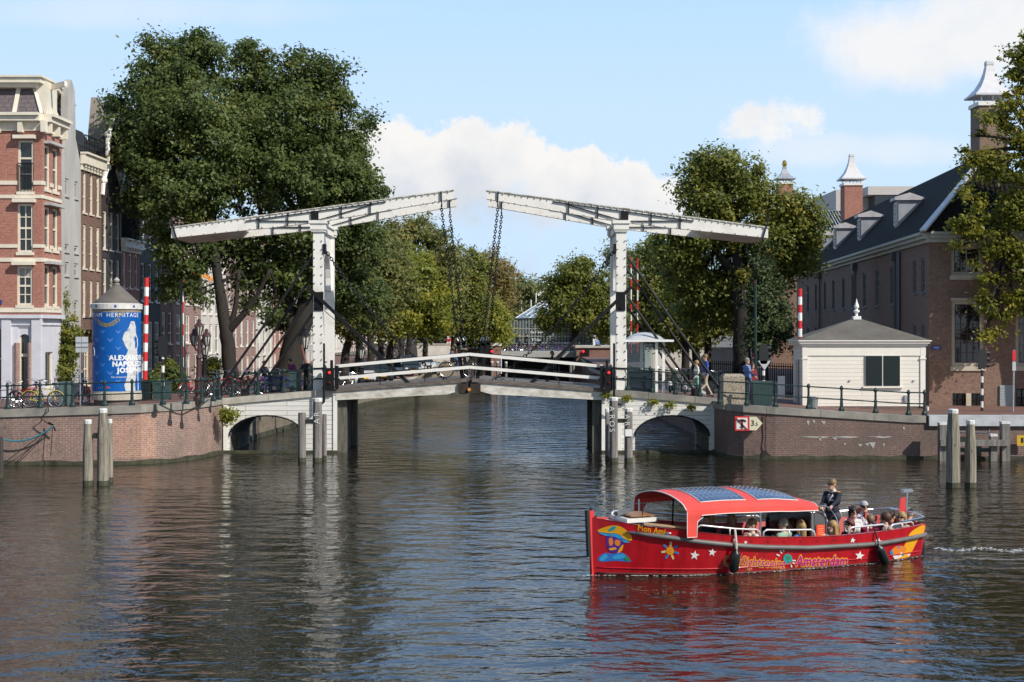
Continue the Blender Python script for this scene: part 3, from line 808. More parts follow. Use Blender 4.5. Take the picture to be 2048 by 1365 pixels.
def house(name,label,P0,d,length,depth,z0,ze,wm,rows,fm=cream,gm=glass,cornice=.35,cm=cream,roof='flat',rh=2.5,rm=None,group='canal houses on the left',bands=(),door=None,gable=None,sill=.08,fwid=.11):
 """rows: (z_bottom, z_top, [(u_centre, width)...], cols, bars)"""
 d=Vector(d).normalized();n=Vector((d.y,-d.x))
 o=thing(name,label,'house',(P0[0]+d.x*length/2-n.x*depth/2,P0[1]+d.y*length/2-n.y*depth/2,z0),group)
 holes=[(u-w/2,u+w/2,a,b)for a,b,us,*_ in rows for u,w in us]
 if door:holes.append(door[:4])
 M=MB();pt=facade(M,P0,d,length,z0-.5,ze,holes)
 if gable:      # facade continues in a stepped or necked gable
  M.prism([pt(u,z,.002)for u,z in gable],Vector((-n.x*.35,-n.y*.35,0)))
 q=[pt(0,0,0),pt(length,0,0),pt(length,0,depth),pt(0,0,depth)]
 vs=[(x,y,z)for z in (z0-.5,ze)for x,y,_ in q]
 M.add(vs,[(1,2,6,5),(2,3,7,6),(3,0,4,7),(4,5,6,7)])
 M.build('wall',wm,o)
 for a,b,us,*st in rows:
  cols,bars=(st+[2,3])[:2]if st else (2,3)
  for i,(u,w)in enumerate(us):
   window(o,pt,u-w/2,u+w/2,a,b,fm,gm,cols,bars,sill=sill,mull=1,fw=fwid,blind=(.25+.2*((i*7+int(a*3))% 3))if (i*5+int(a*2))% 3 == 0 else None)
 if door:
  D=MB();u0,u1,a,b=door[:4]
  D.add([pt(u0,a,.14),pt(u1,a,.14),pt(u1,b,.14),pt(u0,b,.14)],[(0,1,2,3)])
  for i in range(2):
   for j in range(3):
    x0=lerp(u0+.08,u1-.08,i/2)+.04;x1=lerp(u0+.08,u1-.08,(i+1)/2)-.04;zz0=lerp(a,b,j/3)+.08;zz1=lerp(a,b,(j+1)/3)-.05
    D.add([pt(x0,zz0,.125),pt(x1,zz0,.125),pt(x1,zz1,.125),pt(x0,zz1,.125)],[(0,1,2,3)])
  D.build('door',door[4],o)
 if cornice:
  C=MB();band(C,pt,-.05,length+.05,ze-cornice*1.6,ze-cornice,.10);band(C,pt,-.1,length+.1,ze-cornice,ze,.28);band(C,pt,-.14,length+.14,ze+.002,ze+.10,.40)
  k=int(length/.45)
  for i in range(k):
   u=(i+.5)*length/k;band(C,pt,u-.05,u+.05,ze-cornice*1.0-.16,ze-cornice-.004,.22)
  C.build('cornice',cm,o)
 for (za,zb,out,m_)in bands:
  B=MB();cuts=sorted([(h[0],h[1])for h in holes if h[2]<(za+zb)/2<h[3]]);x=0
  for c0,c1 in cuts+[(length,length)]:
   if c0-x>.02:band(B,pt,x,c0,za,zb,out)
   x=c1
  B.build('string_course',m_,o)
 rm=rm or roof_tile
 if roof == 'gable':
  e=[pt(-.1,ze,0),pt(length+.1,ze,0),pt(length/2,ze+rh,0)]
  MB().prism([pt(-.05,ze+.003,.4),pt(length+.05,ze+.003,.4),pt(length/2,ze+rh,.4)],Vector((-n.x*(depth-.4),-n.y*(depth-.4),0))).build('roof',rm,o)
 elif roof == 'mansard':
  t=.7
  lo=[pt(.0,ze+.11,.05),pt(length,ze+.11,.05),pt(length,ze+.11,depth),pt(0,ze+.11,depth)]
  hi=[pt(t,ze+rh,t+.1),pt(length-t,ze+rh,t+.1),pt(length-t,ze+rh,depth-t),pt(t,ze+rh,depth-t)]
  MB().add(lo+hi,[(0,1,5,4),(1,2,6,5),(2,3,7,6),(3,0,4,7),(4,5,6,7)]).build('roof',rm,o)
 elif roof == 'side':      # ridge parallel to the street
  MB().prism([pt(0,ze+.11,-.1),pt(0,ze+.11,depth),pt(0,ze+rh,depth/2)],Vector((d.x*length,d.y*length,0))).build('roof',rm,o)
 else:
  MB().prism([pt(.2,ze+.002,.3),pt(length-.2,ze+.002,.3),pt(length-.2,ze+.002,depth-.3),pt(.2,ze+.002,depth-.3)],(0,0,.18)).build('roof',rm,o)
 return o,pt,n,d
Y0=68.0
c1x=WX(84,Y0)
zc=lambda py:WZ(py,Y0)
corner=thing('corner_house','red brick corner house with cream bands, slate mansard and lilac ground floor','house',(c1x-4,Y0+4,2.1),'canal houses on the left')
LEN=10.0;u_of=lambda px:LEN-(84-px)*Y0/F
fr=[(u_of(36),u_of(67),zc(384),zc(281)),(u_of(35),u_of(66),zc(505),zc(408)),(u_of(34),u_of(65),zc(611),zc(533))]
dr=(u_of(36),u_of(60),2.1,zc(672));shop=(u_of(-40),u_of(3),2.6,zc(655));dr=(u_of(36),u_of(61),2.1,zc(655))
M=MB();P0c=(c1x-LEN,Y0)
ptc=facade(M,P0c,(1,0),LEN,zc(636),zc(262),fr)
sd=Vector((.027,1)).normalized();SL=2.62
side_h=[]
for za,zb in ((zc(376),zc(288)),(zc(497),zc(412)),(zc(612),zc(530))):
 for uc in (.72,1.85):side_h.append((uc-.36,uc+.36,za,zb))
pts_=facade(M,(c1x,Y0),sd,SL,zc(636),zc(262),side_h)
e2=pts_(SL,0)
for zz in ((zc(636),zc(262)),):
 M.add([(P0c[0],Y0,zz[0]),(P0c[0],Y0+9,zz[0]),(P0c[0],Y0+9,zz[1]),(P0c[0],Y0,zz[1])],[(0,1,2,3)])
 M.add([(e2[0],e2[1],zz[0]),(e2[0]-1.2,Y0+9,zz[0]),(e2[0]-1.2,Y0+9,zz[1]),(e2[0],e2[1],zz[1])],[(0,1,2,3)])
 M.add([(P0c[0],Y0,zz[1]),(c1x,Y0,zz[1]),(e2[0],e2[1],zz[1]),(e2[0]-1.2,Y0+9,zz[1]),(P0c[0],Y0+9,zz[1])],[(0,1,2,3,4)])
M.build('wall',red_brick,corner)
M=MB();gh=[shop,dr]
ptg=facade(M,P0c,(1,0),LEN,1.6,zc(637),gh,rev=.3)
sg_h=[(.45,1.5,2.7,zc(705))]
ptgs=facade(M,(c1x,Y0),sd,SL,1.6,zc(637),sg_h,rev=.2)
M.build('ground_floor',lilac,corner)
M=MB()
for a,b in ((616,625),(489,496),(516,524),(362,370),(390,397)):
 for ptf,L_,hs in ((ptc,LEN,fr),(pts_,SL,side_h)):
  x=0;z0_,z1_=zc(b),zc(a)
  for h in sorted(h for h in hs if h[2]<(z0_+z1_)/2<h[3])+[(L_,L_)]:
   if h[0]-x>.03:band(M,ptf,x,h[0],z0_,z1_,.05)
   x=h[1]
M.build('string_course',cream,corner)
M=MB()
for ptf,L_ in ((ptc,LEN),(pts_,SL)):
 e=.0
 band(M,ptf,0,L_,zc(262),zc(244),.12);band(M,ptf,0,L_,zc(244),zc(234),.45);band(M,ptf,0,L_,zc(234)+.002,zc(228),.6)
 for k in range(int(L_/1.1)+1):
  u=.15+k*1.1
  band(M,ptf,u,u+.22,zc(266),zc(243),.38)
M.build('main_cornice',cream,corner)
M=MB()
for ptf,L_ in ((ptg,LEN),(ptgs,SL)):
 band(M,ptf,0,L_,zc(637),zc(630),.22);band(M,ptf,0,L_,zc(651),zc(648),.06)
for px in (14,74):band(M,ptg,u_of(px)-.22,u_of(px)+.22,2.0,zc(638),.14)
M.build('shop_cornice',lilac,corner)
M=MB()
uu0,uu1=dr[0],dr[1];cxu=(uu0+uu1)/2;rr=(uu1-uu0)/2
arch=[(uu0-.02,zc(655)+.01),(uu0-.02,zc(683))]+[(cxu-rr*math.cos(math.pi*i/12),zc(683)+rr*1.15*math.sin(math.pi*i/12))for i in range(13)]+[(uu1+.02,zc(683)),(uu1+.02,zc(655)+.01)]
M.prism([ptg(u,z,.05)for u,z in arch],(0,.12,0));M.build('door_arch',lilac,corner)
M=MB()
for px in (35,61):M.cyl(ptg(u_of(px),2.2,-.06),ptg(u_of(px),zc(686),-.06),.12,.12,10)
M.build('door_columns',pink_brick,corner)
M=MB();band(M,ptg,dr[0]+.12,dr[1]-.12,zc(716),zc(710),-.2,k=.25)
dd_=MB();dd_.add([ptg(dr[0],2.1,.22),ptg(dr[1],2.1,.22),ptg(dr[1],zc(660),.22),ptg(dr[0],zc(660),.22)],[(0,1,2,3)])
do=dd_.build('door_leaf',glass,corner)
fm_=MB()
for u0,u1,za,zb in ((dr[0],dr[0]+.1,2.1,zc(662)),(dr[1]-.1,dr[1],2.1,zc(662)),(dr[0]+.1,dr[1]-.1,zc(714),zc(708)),(dr[0]+.1,dr[1]-.1,2.1,2.5)):fm_.add([ptg(u,z,k)for k in (.12,.2)for u,z in ((u0,za),(u1,za),(u1,zb),(u0,zb))],[(0,1,2,3),(7,6,5,4),(0,4,5,1),(1,5,6,2),(2,6,7,3),(3,7,4,0)])
fm_.build('door_frame',cream,do)
window(corner,ptg,*shop,cream,glass,2,2,rec=.25)
window(corner,ptgs,*sg_h[0],cream,glass,1,1,rec=.15)
for i,h in enumerate(fr):
 window(corner,ptc,*h,cream,glass,1 if i<1 else 2,3 if i == 0 else 4,sill=.14,mull=2,fw=.1,blind=.27 if i == 2 else None)
 A=MB();band(A,ptc,h[0]-.15,h[1]+.15,h[3]+.05,h[3]+.22,.35);A.build('awning_box',cream,corner)
for h in side_h:window(corner,pts_,*h,cream,glass,1,2,sill=.14,mull=1,fw=.12)
for i in (0,2,4):
 A=MB();band(A,pts_,side_h[i][0]-.1,side_h[i+1][1]+.1,side_h[i][3]+.06,side_h[i][3]+.2,.35);A.build('awning_box',grey_stucco,corner)
M=MB();h=fr[0]
for k in range(12):x=lerp(h[0],h[1],k/11);M.tube([ptc(x,h[2]+.02,-.05),ptc(x,h[2]+1.35,-.05)],.012,4)
M.bar(ptc(h[0],h[2]+1.36,-.05),ptc(h[1],h[2]+1.36,-.05),.03,.04);M.build('balconet',black_iron,corner)
zb_,zt_=zc(227),zc(172)
M=MB();i_=.75
lo=[(P0c[0],Y0+.1,zb_),(c1x-.05,Y0+.1,zb_),(e2[0]-.05,e2[1],zb_),(e2[0]-1.3,Y0+9,zb_),(P0c[0],Y0+9,zb_)]
hi=[(P0c[0],Y0+i_,zt_),(c1x-.6,Y0+i_,zt_),(e2[0]-.7,e2[1]+.2,zt_),(e2[0]-1.6,Y0+9,zt_),(P0c[0],Y0+9,zt_)]
M.add(lo+hi,[(0,1,6,5),(1,2,7,6),(2,3,8,7),(5,6,7,8,9)]);M.build('mansard_roof',roof_slate,corner)
M=MB()
for a,b in zip(lo[1:3],hi[1:3]):MB().bar(Vector(a)+Vector((0,-.03,0)),Vector(b)+Vector((0,-.03,0)),.16,.06).build('roof_trim',cream,corner)
x28=WX(27,Y0);M.bar((x28,Y0+.07,zb_),(x28,Y0+i_-.03,zt_),.2,.06);M.build('roof_trim',cream,corner)
M=MB()
top=[(P0c[0],Y0+.35),(c1x-.35,Y0+.35),(e2[0]-.3,e2[1]+.1),(e2[0]-1.5,Y0+9),(P0c[0],Y0+9)]
for z0_,z1_,g in ((zc(172),zc(164),.0),(zc(164)+.002,zc(154),.22),(zc(154)+.004,zc(150),.32)):
 M.prism([(x+(g if x>P0c[0]+1 else 0),y-(g if y<Y0+3 else 0),z0_)for x,y in top],(0,0,z1_-z0_))
M.build('roof_cornice',cream,corner)
M=MB();xx0,xx1=WX(80,69.2),WX(101,69.2)
M.box((xx0,68.6,zb_),(xx1,70.2,zc(158)));M.build('dormer',cream,corner)
M=MB();M.bar((xx1,69.3,zc(166)),(xx1+.9,68.7,zc(163)),.16,.25);M.build('hoist_beam',cream,corner)
tag(MB().box((WX(0,67.9),67.93,WZ(609,68)),(WX(2.5,67.9),67.98,WZ(600,68))).build('street_sign',mat('sign_blue',(.02,.04,.25),.4,var=0),None),'small dark blue street sign at the left edge on the corner house','sign')
SD=Vector((.027,1)).normalized()
def YS(px):return 24.3/(.027+(1024-px)/F)
def street(px0,px1,**k):
 ya,yb=YS(px0),YS(px1)
 return ((-24.3+.027*ya,ya),SD,(yb-ya)-.02)
def sz(py,px):return WZ(py,YS(px))
def win3(L_,n,w):return [((i+.5)*L_/n,w)for i in range(n)]
P,d_,L_=street(124,162)
H=13.7
house('gabled_house','narrow grey stuccoed house with a tall necked gable beside the corner house',P,d_,L_,11,2.1,H,grey_stucco,
      [(12.2,13.1,win3(L_,2,.5),1,1),(9.4,9.8,win3(L_,2,.6),1,1),(8.2,8.9,win3(L_,2,.6),1,1),(6.0,7.0,win3(L_,2,.6),1,2)],cornice=0,roof='gable',rh=2.6,fm=grey_stucco,gm=mat('dim_niche',(.14,.135,.13),.8,var=.1),sill=.05,
      gable=[(0,H+.002),(L_,H+.002),(L_-.15,H+.6),(L_*.72,H+1.6),(L_*.68,H+4.0),(L_*.5,H+4.5),(L_*.32,H+4.0),(L_*.28,H+1.6),(.15,H+.6)])
P,d_,L_=street(162,203)
o,pt,n_,_=house('brick_house','brown brick house with three tall rows of cream windows and a balustraded roof',P,d_,L_,11,2.0,14.6,brown_brick,
      [(11.6,14.0,win3(L_,3,.55),1,3),(8.7,11.0,win3(L_,3,.55),1,3),(6.2,8.1,win3(L_,3,.5),1,3),(2.6,5.0,win3(L_,2,.9),2,3)],cornice=.5,roof='mansard',rh=1.5)
M=MB()
for k in range(14):M.tube([pt(k*L_/13,14.7,-.2),pt(k*L_/13,15.6,-.2)],.02,4)
M.bar(pt(0,15.6,-.2),pt(L_,15.6,-.2),.05,.05);M.bar(pt(0,15.2,-.2),pt(L_,15.2,-.2),.03,.03);M.build('roof_railing',black_iron,o)
M=MB()
for k in range(10):M.tube([pt(.1+k*.27,5.5,-.5),pt(.1+k*.27,6.6,-.5)],.02,4)
M.bar(pt(.1,6.6,-.5),pt(L_-.2,6.6,-.5),.04,.05);band(M,pt,.05,L_-.1,5.36,5.5,.55);M.build('balcony',black_iron,o)
P,d_,L_=street(203,243)
o,pt,n_,_=house('dark_house','black tarred house with cream sash windows and ornate white gable behind the advertising column',P,d_,L_,11,2.0,12.8,dark_wall,
      [(9.9,12.0,win3(L_,3,.62),1,3),(7.2,9.4,win3(L_,3,.62),1,3),(5.0,6.9,win3(L_,3,.6),1,3),(2.4,4.4,win3(L_,2,1.0),2,2)],cornice=0,roof='gable',rh=2.6,
      gable=[(0,12.802),(L_,12.802),(L_-.2,13.6),(L_*.75,14.4),(L_*.72,16.2),(L_*.5,17),(L_*.28,16.2),(L_*.25,14.4),(.2,13.6)])
M=MB()
gp=[(0,12.8),(.2,13.6),(L_*.25,14.4),(L_*.28,16.2),(L_*.5,17.0),(L_*.72,16.2),(L_*.75,14.4),(L_-.2,13.6),(L_,12.8)]
M.tube([pt(u,z,-.05)for u,z in gp],.13,6)
for u,z in gp[1:-1]:M.ball(pt(u,z,-.05),.22,8)
M.build('gable_ornament',white_paint,o)
P,d_,L_=street(243,279)
house('low_brick_house','low red brick house with white eaves between two black houses',P,d_,L_,11,1.9,10.6,red_brick,
      [(7.9,9.9,win3(L_,3,.6),1,2),(5.0,7.1,win3(L_,3,.6),1,2),(2.3,4.4,win3(L_,2,.9),2,2)],cornice=.4,cm=white_paint,fm=white_paint)
P,d_,L_=street(279,321)
o,pt,n_,_=house('dark_house','tall black house with paned shopfront beside the red barrier pole',P,d_,L_,11,1.8,13.2,dark_wall,
      [(10.4,12.3,win3(L_,3,.7),1,3),(7.2,9.5,win3(L_,3,.7),1,3),(2.3,6.0,win3(L_,3,1.1),3,5)],cornice=.35,fm=white_paint)
P,d_,L_=street(321,347)
house('brick_house','brown brick canal house half hidden by the lower leaves of the elm',P,d_,L_,11,1.7,13.8,brown_brick,
      [(10.6,12.6,win3(L_,2,.8),1,3),(7.4,9.6,win3(L_,2,.8),1,3),(4.6,6.6,win3(L_,2,.8),1,3),(2.2,3.9,win3(L_,2,.8),1,2)],fm=white_paint)
P,d_,L_=street(347,402)
o,pt,n_,_=house('brick_house','pale brick canal house with an orange scalloped awning behind the elm',P,d_,L_,11,1.6,13.4,pink_brick,
      [(10.4,12.4,win3(L_,3,1.1),2,3),(7.2,9.3,win3(L_,3,1.1),2,3),(4.6,6.5,win3(L_,3,1.1),2,3),(2.1,3.9,win3(L_,3,1.2),2,2)],fm=white_paint)
M=MB();M.prism([pt(L_*.6,9.5,-.05),pt(L_*.6,9.0,-1.2),pt(L_*.6,8.9,-1.2),pt(L_*.6,9.35,-.05)],Vector((SD.x,SD.y,0))*L_*.4)
for k in range(8):M.prism([pt(L_*(.6+.05*k),8.98,-1.21),pt(L_*(.625+.05*k),8.7,-1.21),pt(L_*(.65+.05*k),8.98,-1.21)],(-.02,0,0))
M.build('awning',mat('orange_awning',(.75,.30,.05),.8,var=.1),o)
specs=[(402,452,'cream house with white framed windows behind the forked elm trunk',white_stucco,12.8),(452,512,'pale brick house with white window frames right of the forked elm trunk',pink_brick,13.2),
         (512,545,'white plastered narrow house with tall bright windows between the elm trunks',white_stucco,12.4),(545,590,'red brick house with white lintels just left of the dark trunk',red_brick,13),
         (590,640,'grey plastered house mostly hidden behind the dark trunk',grey_stucco,13),(640,690,'white house front far down the left bank beyond the gate tower',white_stucco,12),(690,735,'brown house front far along the left bank behind tree trunks',pink_brick,12.5),(735,775,'white gabled house far along the left bank behind the tree row',white_stucco,11)]
for px0,px1,lab,wm,he in specs:
 P,d_,L_=street(px0,px1);n3=max(3,int(L_/1.9))
 zb=1.4
 house('canal_house',lab,P,d_,L_,11,zb,he,wm,[(he-3.1,he-1.1,win3(L_,n3,1.0),1,2),(he-6.2,he-3.9,win3(L_,n3,1.0),1,2),(he-9.0,he-6.9,win3(L_,n3,1.0),1,2),(1.9,3.4,win3(L_,n3,1.1),1,1)],fm=white_paint,roof='side',rh=2.2)
g=thing('gable_end_house','beige plastered gable wall rising behind the brown brick house','house',(-24,84,2),'canal houses on the left')
yb=84
pp=[(176,420),(176,265),(182,195),(196,195),(222,222),(236,262),(236,420)]
MB().prism([(WX(x,yb),yb,WZ(y,yb))for x,y in pp],(0,3,0)).build('wall',mat('beige_plaster',(.40,.345,.285),.85,c2=(.28,.24,.20),scale=1.2,bump=.2),g)
MB().prism([(WX(x,yb),yb-.05,WZ(y,yb))for x,y in ((194,196),(196,193),(238,261),(236,263))],(0,3.1,0)).build('roof_edge',zinc,g)
MB().box((WX(207,yb),yb+1,WZ(210,yb)),(WX(212,yb),yb+1.4,WZ(196,yb))).build('chimney',red_brick,g)
# museum wing on the right
HD=Vector((-.071,-1)).normalized()
herm_brick=brick('museum_brick',(.265,.165,.122),(.20,.122,.092),(.20,.15,.12),.24,.085,.011,patch=(.21,.12,.09),patch_amt=.35)
HX,HY=20.3,69.2
FARL=50.0
P0h=(HX-HD.x*FARL,HY-HD.y*FARL)
mu=thing('museum_wing','long dark brick museum wing with a hipped tile roof along the right quay','building',(30,95,1.75))
ZE=9.75
def HU(px):      # distance along the left front (from its far end) seen at picture column px
 k=(px-CXP)/F
 t=(k*HY-HX)/(-HD.x+k*HD.y)if False else None
 s=(HX-k*HY)/(HD.x-k*HD.y)
 return FARL-s,HY-HD.y*s
holes_l=[]
for px,w in ((1846,.8),(1829,.8),(1784,1.0),(1754,1.0),(1729,1.0),(1706,1.0),(1687,1.0),(1667,1.0),(1650,1.0),(1632,1.0),(1616,1.0)):
 u,y=HU(px)
 tall=px<1800
 holes_l.append((u-w/2,u+w/2,6.9 if tall else 7.35,9.0 if tall else 9.05))
 holes_l.append((u-w/2,u+w/2,3.6,5.7 if tall else 5.75))
M=MB();pth=facade(M,P0h,HD,FARL,1.2,ZE,holes_l,rev=.18)
FD=Vector((1,-.071)).normalized();FLEN=26.0
def FU(px,py=None):
 k=(px-CXP)/F;s=(k*HY-HX)/(FD.x-k*FD.y);return s,HY+FD.y*s
def fz(py,px):return WZ(py,FU(px)[1])
hf=[]
for a,b,t0,t1 in ((1903,1968,602,733),(2031,2096,602,733),(1902,1966,491,551),(2031,2096,491,551),(1905,1968,787,814),(2033,2096,778,814)):
 hf.append((FU(a)[0],FU(b)[0],fz(t1,a),fz(t0,a)))
pf=facade(M,(HX,HY),FD,FLEN,1.2,ZE,hf,rev=.2)
q=[pth(0,0),pf(FLEN,0)];bx_=(q[1][0]+q[0][0]-HX,q[1][1]+q[0][1]-HY)
M.add([(q[0][0],q[0][1],1.2),(*bx_,1.2),(q[1][0],q[1][1],1.2),(q[0][0],q[0][1],ZE),(*bx_,ZE),(q[1][0],q[1][1],ZE)],[(1,0,3,4),(2,1,4,5)])
M.build('wall',herm_brick,mu)
grey_frame=mat('grey_frame',(.19,.205,.22),.6,var=.05)
for h in holes_l:window(mu,pth,*h,grey_frame,glass,2,4,sill=.08,fw=.09,rec=.12)
sandst=mat('sandstone_trim',(.56,.49,.38),.7,c2=(.42,.36,.28),scale=2)
dark_sash=mat('dark_red_sash',(.09,.028,.03),.6,var=.05)
for i,h in enumerate(hf):
 if i<4:
  w=window(mu,pf,*h,sandst,glass,2 if i>1 else 1,1,sill=.22,fw=.17,rec=.17)
  S=MB();u0,u1,a,b=h;u0 += .18;u1 -= .18;a += .18;b -= .18
  nc,nr=(4,6)if i<2 else (4,3)
  for k in range(nc+1):x=lerp(u0,u1,k/nc);S.bar(pf(x,a,.15),pf(x,b,.15),.03 if 0<k<nc else .08,.03)
  for k in range(nr+1):z=lerp(a,b,k/nr);S.bar(pf(u0,z,.148),pf(u1,z,.148),.03,.03 if 0<k<nr else .08)
  S.build('sash_bars',dark_sash,w)
  A=MB();band(A,pf,h[0]-.04,h[1]+.04,h[3],h[3]+.14,.05);A.build('lintel',sandst,mu)
  if i<2:
   A=MB();A.prism([pf(h[0]-.05,h[3]+.15,-.02),pf(h[1]+.05,h[3]+.15,-.02),pf(h[1]+.2,h[3]+.55,-.02),pf(h[0]-.2,h[3]+.55,-.02)],(0,.03,0));A.build('flat_arch',brick('arch_brick',(.20,.12,.10),(.17,.10,.085),(.22,.17,.14),.075,.6),mu)
 else:
  w=window(mu,pf,*h,black_iron,glass,6,2,rec=.14,fw=.05)
  S=MB();mid=(h[0]+h[1])/2;band(S,pf,mid-.12,mid+.12,h[2],h[3],-.02,k=.1);S.build('stone_mullion',sandst,w)
sh=MB();band(sh,pf,FU(1999)[0],FU(2029)[0],fz(820,1999),fz(771,1999),.08)
for k in range(1,9):z=lerp(fz(820,1999),fz(771,1999),k/9);band(sh,pf,FU(1999)[0],FU(2029)[0],z-.012,z+.012,.095)
sh.build('basement_shutter',mat('shutter_grey',(.33,.37,.38),.5,var=.06),mu)
M=MB()
for ptf,L_ in ((pth,FARL),(pf,FLEN)):
 band(M,ptf,0,L_,ZE,ZE+.18,.12);band(M,ptf,0,L_,ZE+.182,ZE+.36,.32);band(M,ptf,0,L_,ZE+.362,ZE+.5,.46)
M.build('cornice',mat('cornice_paint',(.50,.50,.45),.6,c2=(.38,.38,.33),scale=2),mu)
M=MB()
for px in (1789,1710,1640):u,y=HU(px);c=pth(u+.55,0,-.12);M.cyl((c[0],c[1],1.6),(c[0],c[1],ZE-.4),.07,.07,8);M.box((c[0]-.2,c[1]-.2,ZE-.5),(c[0]+.12,c[1]+.2,ZE-.05))
u,y=HU(1801);c=pth(u,0,-.1);M.cyl((c[0],c[1],1.6),(c[0],c[1],ZE-.1),.12,.12,8)
M.build('downpipes',mat('pipe_grey',(.13,.14,.16),.5,metal=.4,var=.05),mu)
tiles=nmat('pantile_roof')[0]
def pantile(m):
 nt=m.node_tree;b=nt.nodes['Principled BSDF'];L=nt.links;Nn=nt.nodes.new
 uv=Nn('ShaderNodeUVMap');uv.uv_map='UVMap'
 wv=Nn('ShaderNodeTexWave');wv.inputs['Scale'].default_value=1.35;wv.bands_direction='X';L.new(uv.outputs[0],wv.inputs['Vector'])
 w2=Nn('ShaderNodeTexWave');w2.inputs['Scale'].default_value=.95;w2.bands_direction='Y';w2.wave_profile='SAW';L.new(uv.outputs[0],w2.inputs['Vector'])
 ad=Nn('ShaderNodeMath');ad.operation='ADD';L.new(wv.outputs['Fac'],ad.inputs[0]);L.new(w2.outputs['Fac'],ad.inputs[1])
 bp=Nn('ShaderNodeBump');bp.inputs['Strength'].default_value=1;bp.inputs['Distance'].default_value=.05;L.new(ad.outputs[0],bp.inputs['Height']);L.new(bp.outputs[0],b.inputs['Normal'])
 tn=Nn('ShaderNodeTexNoise');tn.inputs['Scale'].default_value=6;L.new(uv.outputs[0],tn.inputs['Vector'])
 rp=Nn('ShaderNodeValToRGB');rp.color_ramp.elements[0].color=(.007,.006,.005,1);rp.color_ramp.elements[1].color=(.022,.019,.016,1);L.new(tn.outputs[0],rp.inputs[0]);L.new(rp.outputs[0],b.inputs['Base Color'])
 b.inputs['Roughness'].default_value=.75;b.inputs['Specular IOR Level'].default_value=.08
pantile(tiles)
ZR=14.5;e0=ZE+.5
A_,B_,C_,D_=[Vector(pth(0,e0,-.42)),Vector(pth(FARL+.42,e0,-.42)),Vector(pf(7.4,e0,-.42)),Vector((pth(0,0)[0]+7.4,pth(0,0)[1],e0))]
fdir=Vector((FD.x,FD.y,0));hdir=Vector((HD.x,HD.y,0))
R1=B_+fdir*4.0-hdir*3.3;R1.z=ZR
R0=A_+fdir*4.0+hdir*2;R0.z=ZR
M=MB();M.add([A_,B_,C_,D_,R0,R1],[(0,1,5,4),(1,2,5),(2,3,4,5),(3,0,4)]);M.build('roof',tiles,mu)
M=MB();M.bar(B_+Vector((0,-.05,.04)),R1+Vector((0,-.05,.04)),.34,.10);M.build('roof_hip',mat('hip_lead',(.66,.66,.68),.5,var=.1),mu)
M=MB();M.add([C_+Vector((0,0,0)),Vector(pf(FLEN,e0,-.42)),Vector(pf(FLEN,e0+4,6)),C_+Vector((0,7,4))],[(0,1,2,3)]);M.build('rear_roof',tiles,mu)
slope=(ZR-e0)/4.0
for px,py in ((1773,430),(1702,467),(1655,496),(1625,520)):       # roof dormers
 u,y=HU(px)
 def dp(uu,z,k):return Vector(pth(uu,z,k))
 k0=.55;zb=e0+(k0+.42)*slope;zt=zb+1.45;kb=(zt-e0)/slope-.42
 M=MB();
 M.add([dp(u-.55,zb-.1,k0),dp(u+.55,zb-.1,k0),dp(u+.55,zt,k0),dp(u-.55,zt,k0),dp(u-.55,zt,kb),dp(u+.55,zt,kb)],[(0,1,2,3),(1,5,2),(0,3,4),(3,2,5,4)])
 dm=M.build('dormer',zinc,mu)
 M=MB();M.prism([dp(u-.70,zt+.003,k0-.22),dp(u-.70,zt+.18,k0-.22),dp(u-.70,zt+.42,kb*.6),dp(u-.70,zt+.003,kb+.4)][::-1],hdir*1.4);M.build('dormer_roof',mat('dormer_lead',(.55,.55,.58),.5,c2=(.40,.37,.38),scale=2),dm)
 window(dm,lambda a,b,k=0:pth(a,b,k+k0-.13),u-.42,u+.42,zb+.1,zt-.12,white_paint,glass,3,5,rec=.12,fw=.07)
def lead_chimney(label,px,Y,y_brick0,y_brick1,wpx,y_cap,y_top,capm,ball=False,extra=None):
 s=Y/F;x=WX(px,Y);w=wpx*s/2
 o=thing('chimney_stack',label,'chimney',(x,Y,WZ(y_brick0,Y)),'museum chimneys')
 MB().box((x-w,Y-w,WZ(y_brick0,Y)),(x+w,Y+w,WZ(y_brick1,Y))).build('brick_shaft',red_brick if 'tall' not in label else herm_brick,o)
 z1=WZ(y_brick1,Y)
 M=MB();M.box((x-w*1.12,Y-w*1.12,z1+.003),(x+w*1.12,Y+w*1.12,z1+.28*w));M.build('capping',white_paint,o)
 M=MB()
 for a in (-.8,0,.8):
  for b in (-.8,.8):M.box((x+a*w-.03,Y+b*w-.03,z1+.28*w),(x+a*w+.03,Y+b*w+.03,WZ(y_cap,Y)))
 M.build('cap_legs',white_paint,o)
 zc_,zt=WZ(y_cap,Y),WZ(y_top,Y);h=zt-zc_
 pr=[(1.36,0),(1.36,.05),(1.2,.09),(.8,.26),(.5,.48),(.34,.68),(.26,.84),(.24,.85),(.27,.90),(.26,.97),(.18,1.0)]
 M=MB();vs=[]
 for r,t in pr:
  for a,b in ((-1,-1),(1,-1),(1,1),(-1,1)):vs.append((x+a*w*r,Y+b*w*r,zc_+h*t))
 fs=[(3,2,1,0)]+[(i*4+j,i*4+(j+1)% 4,i*4+4+(j+1)% 4,i*4+4+j)for i in range(len(pr)-1)for j in range(4)]+[tuple(range(len(vs)-4,len(vs)))]
 M.add(vs,fs);M.build('flared_cap',capm,o)
 if ball:MB().ball((x,Y,zt+.25),(.22,.22,.34),10).build('gilt_finial',mat('gilt',(.8,.55,.12),.25,metal=1,var=0),o)
 return o
capw=mat('cap_lead_white',(.62,.62,.64),.5,var=.06)
lead_chimney('tall brick chimney with flared white cap behind the right foreground tree',1978,78,330,216,56,196,122,capw)
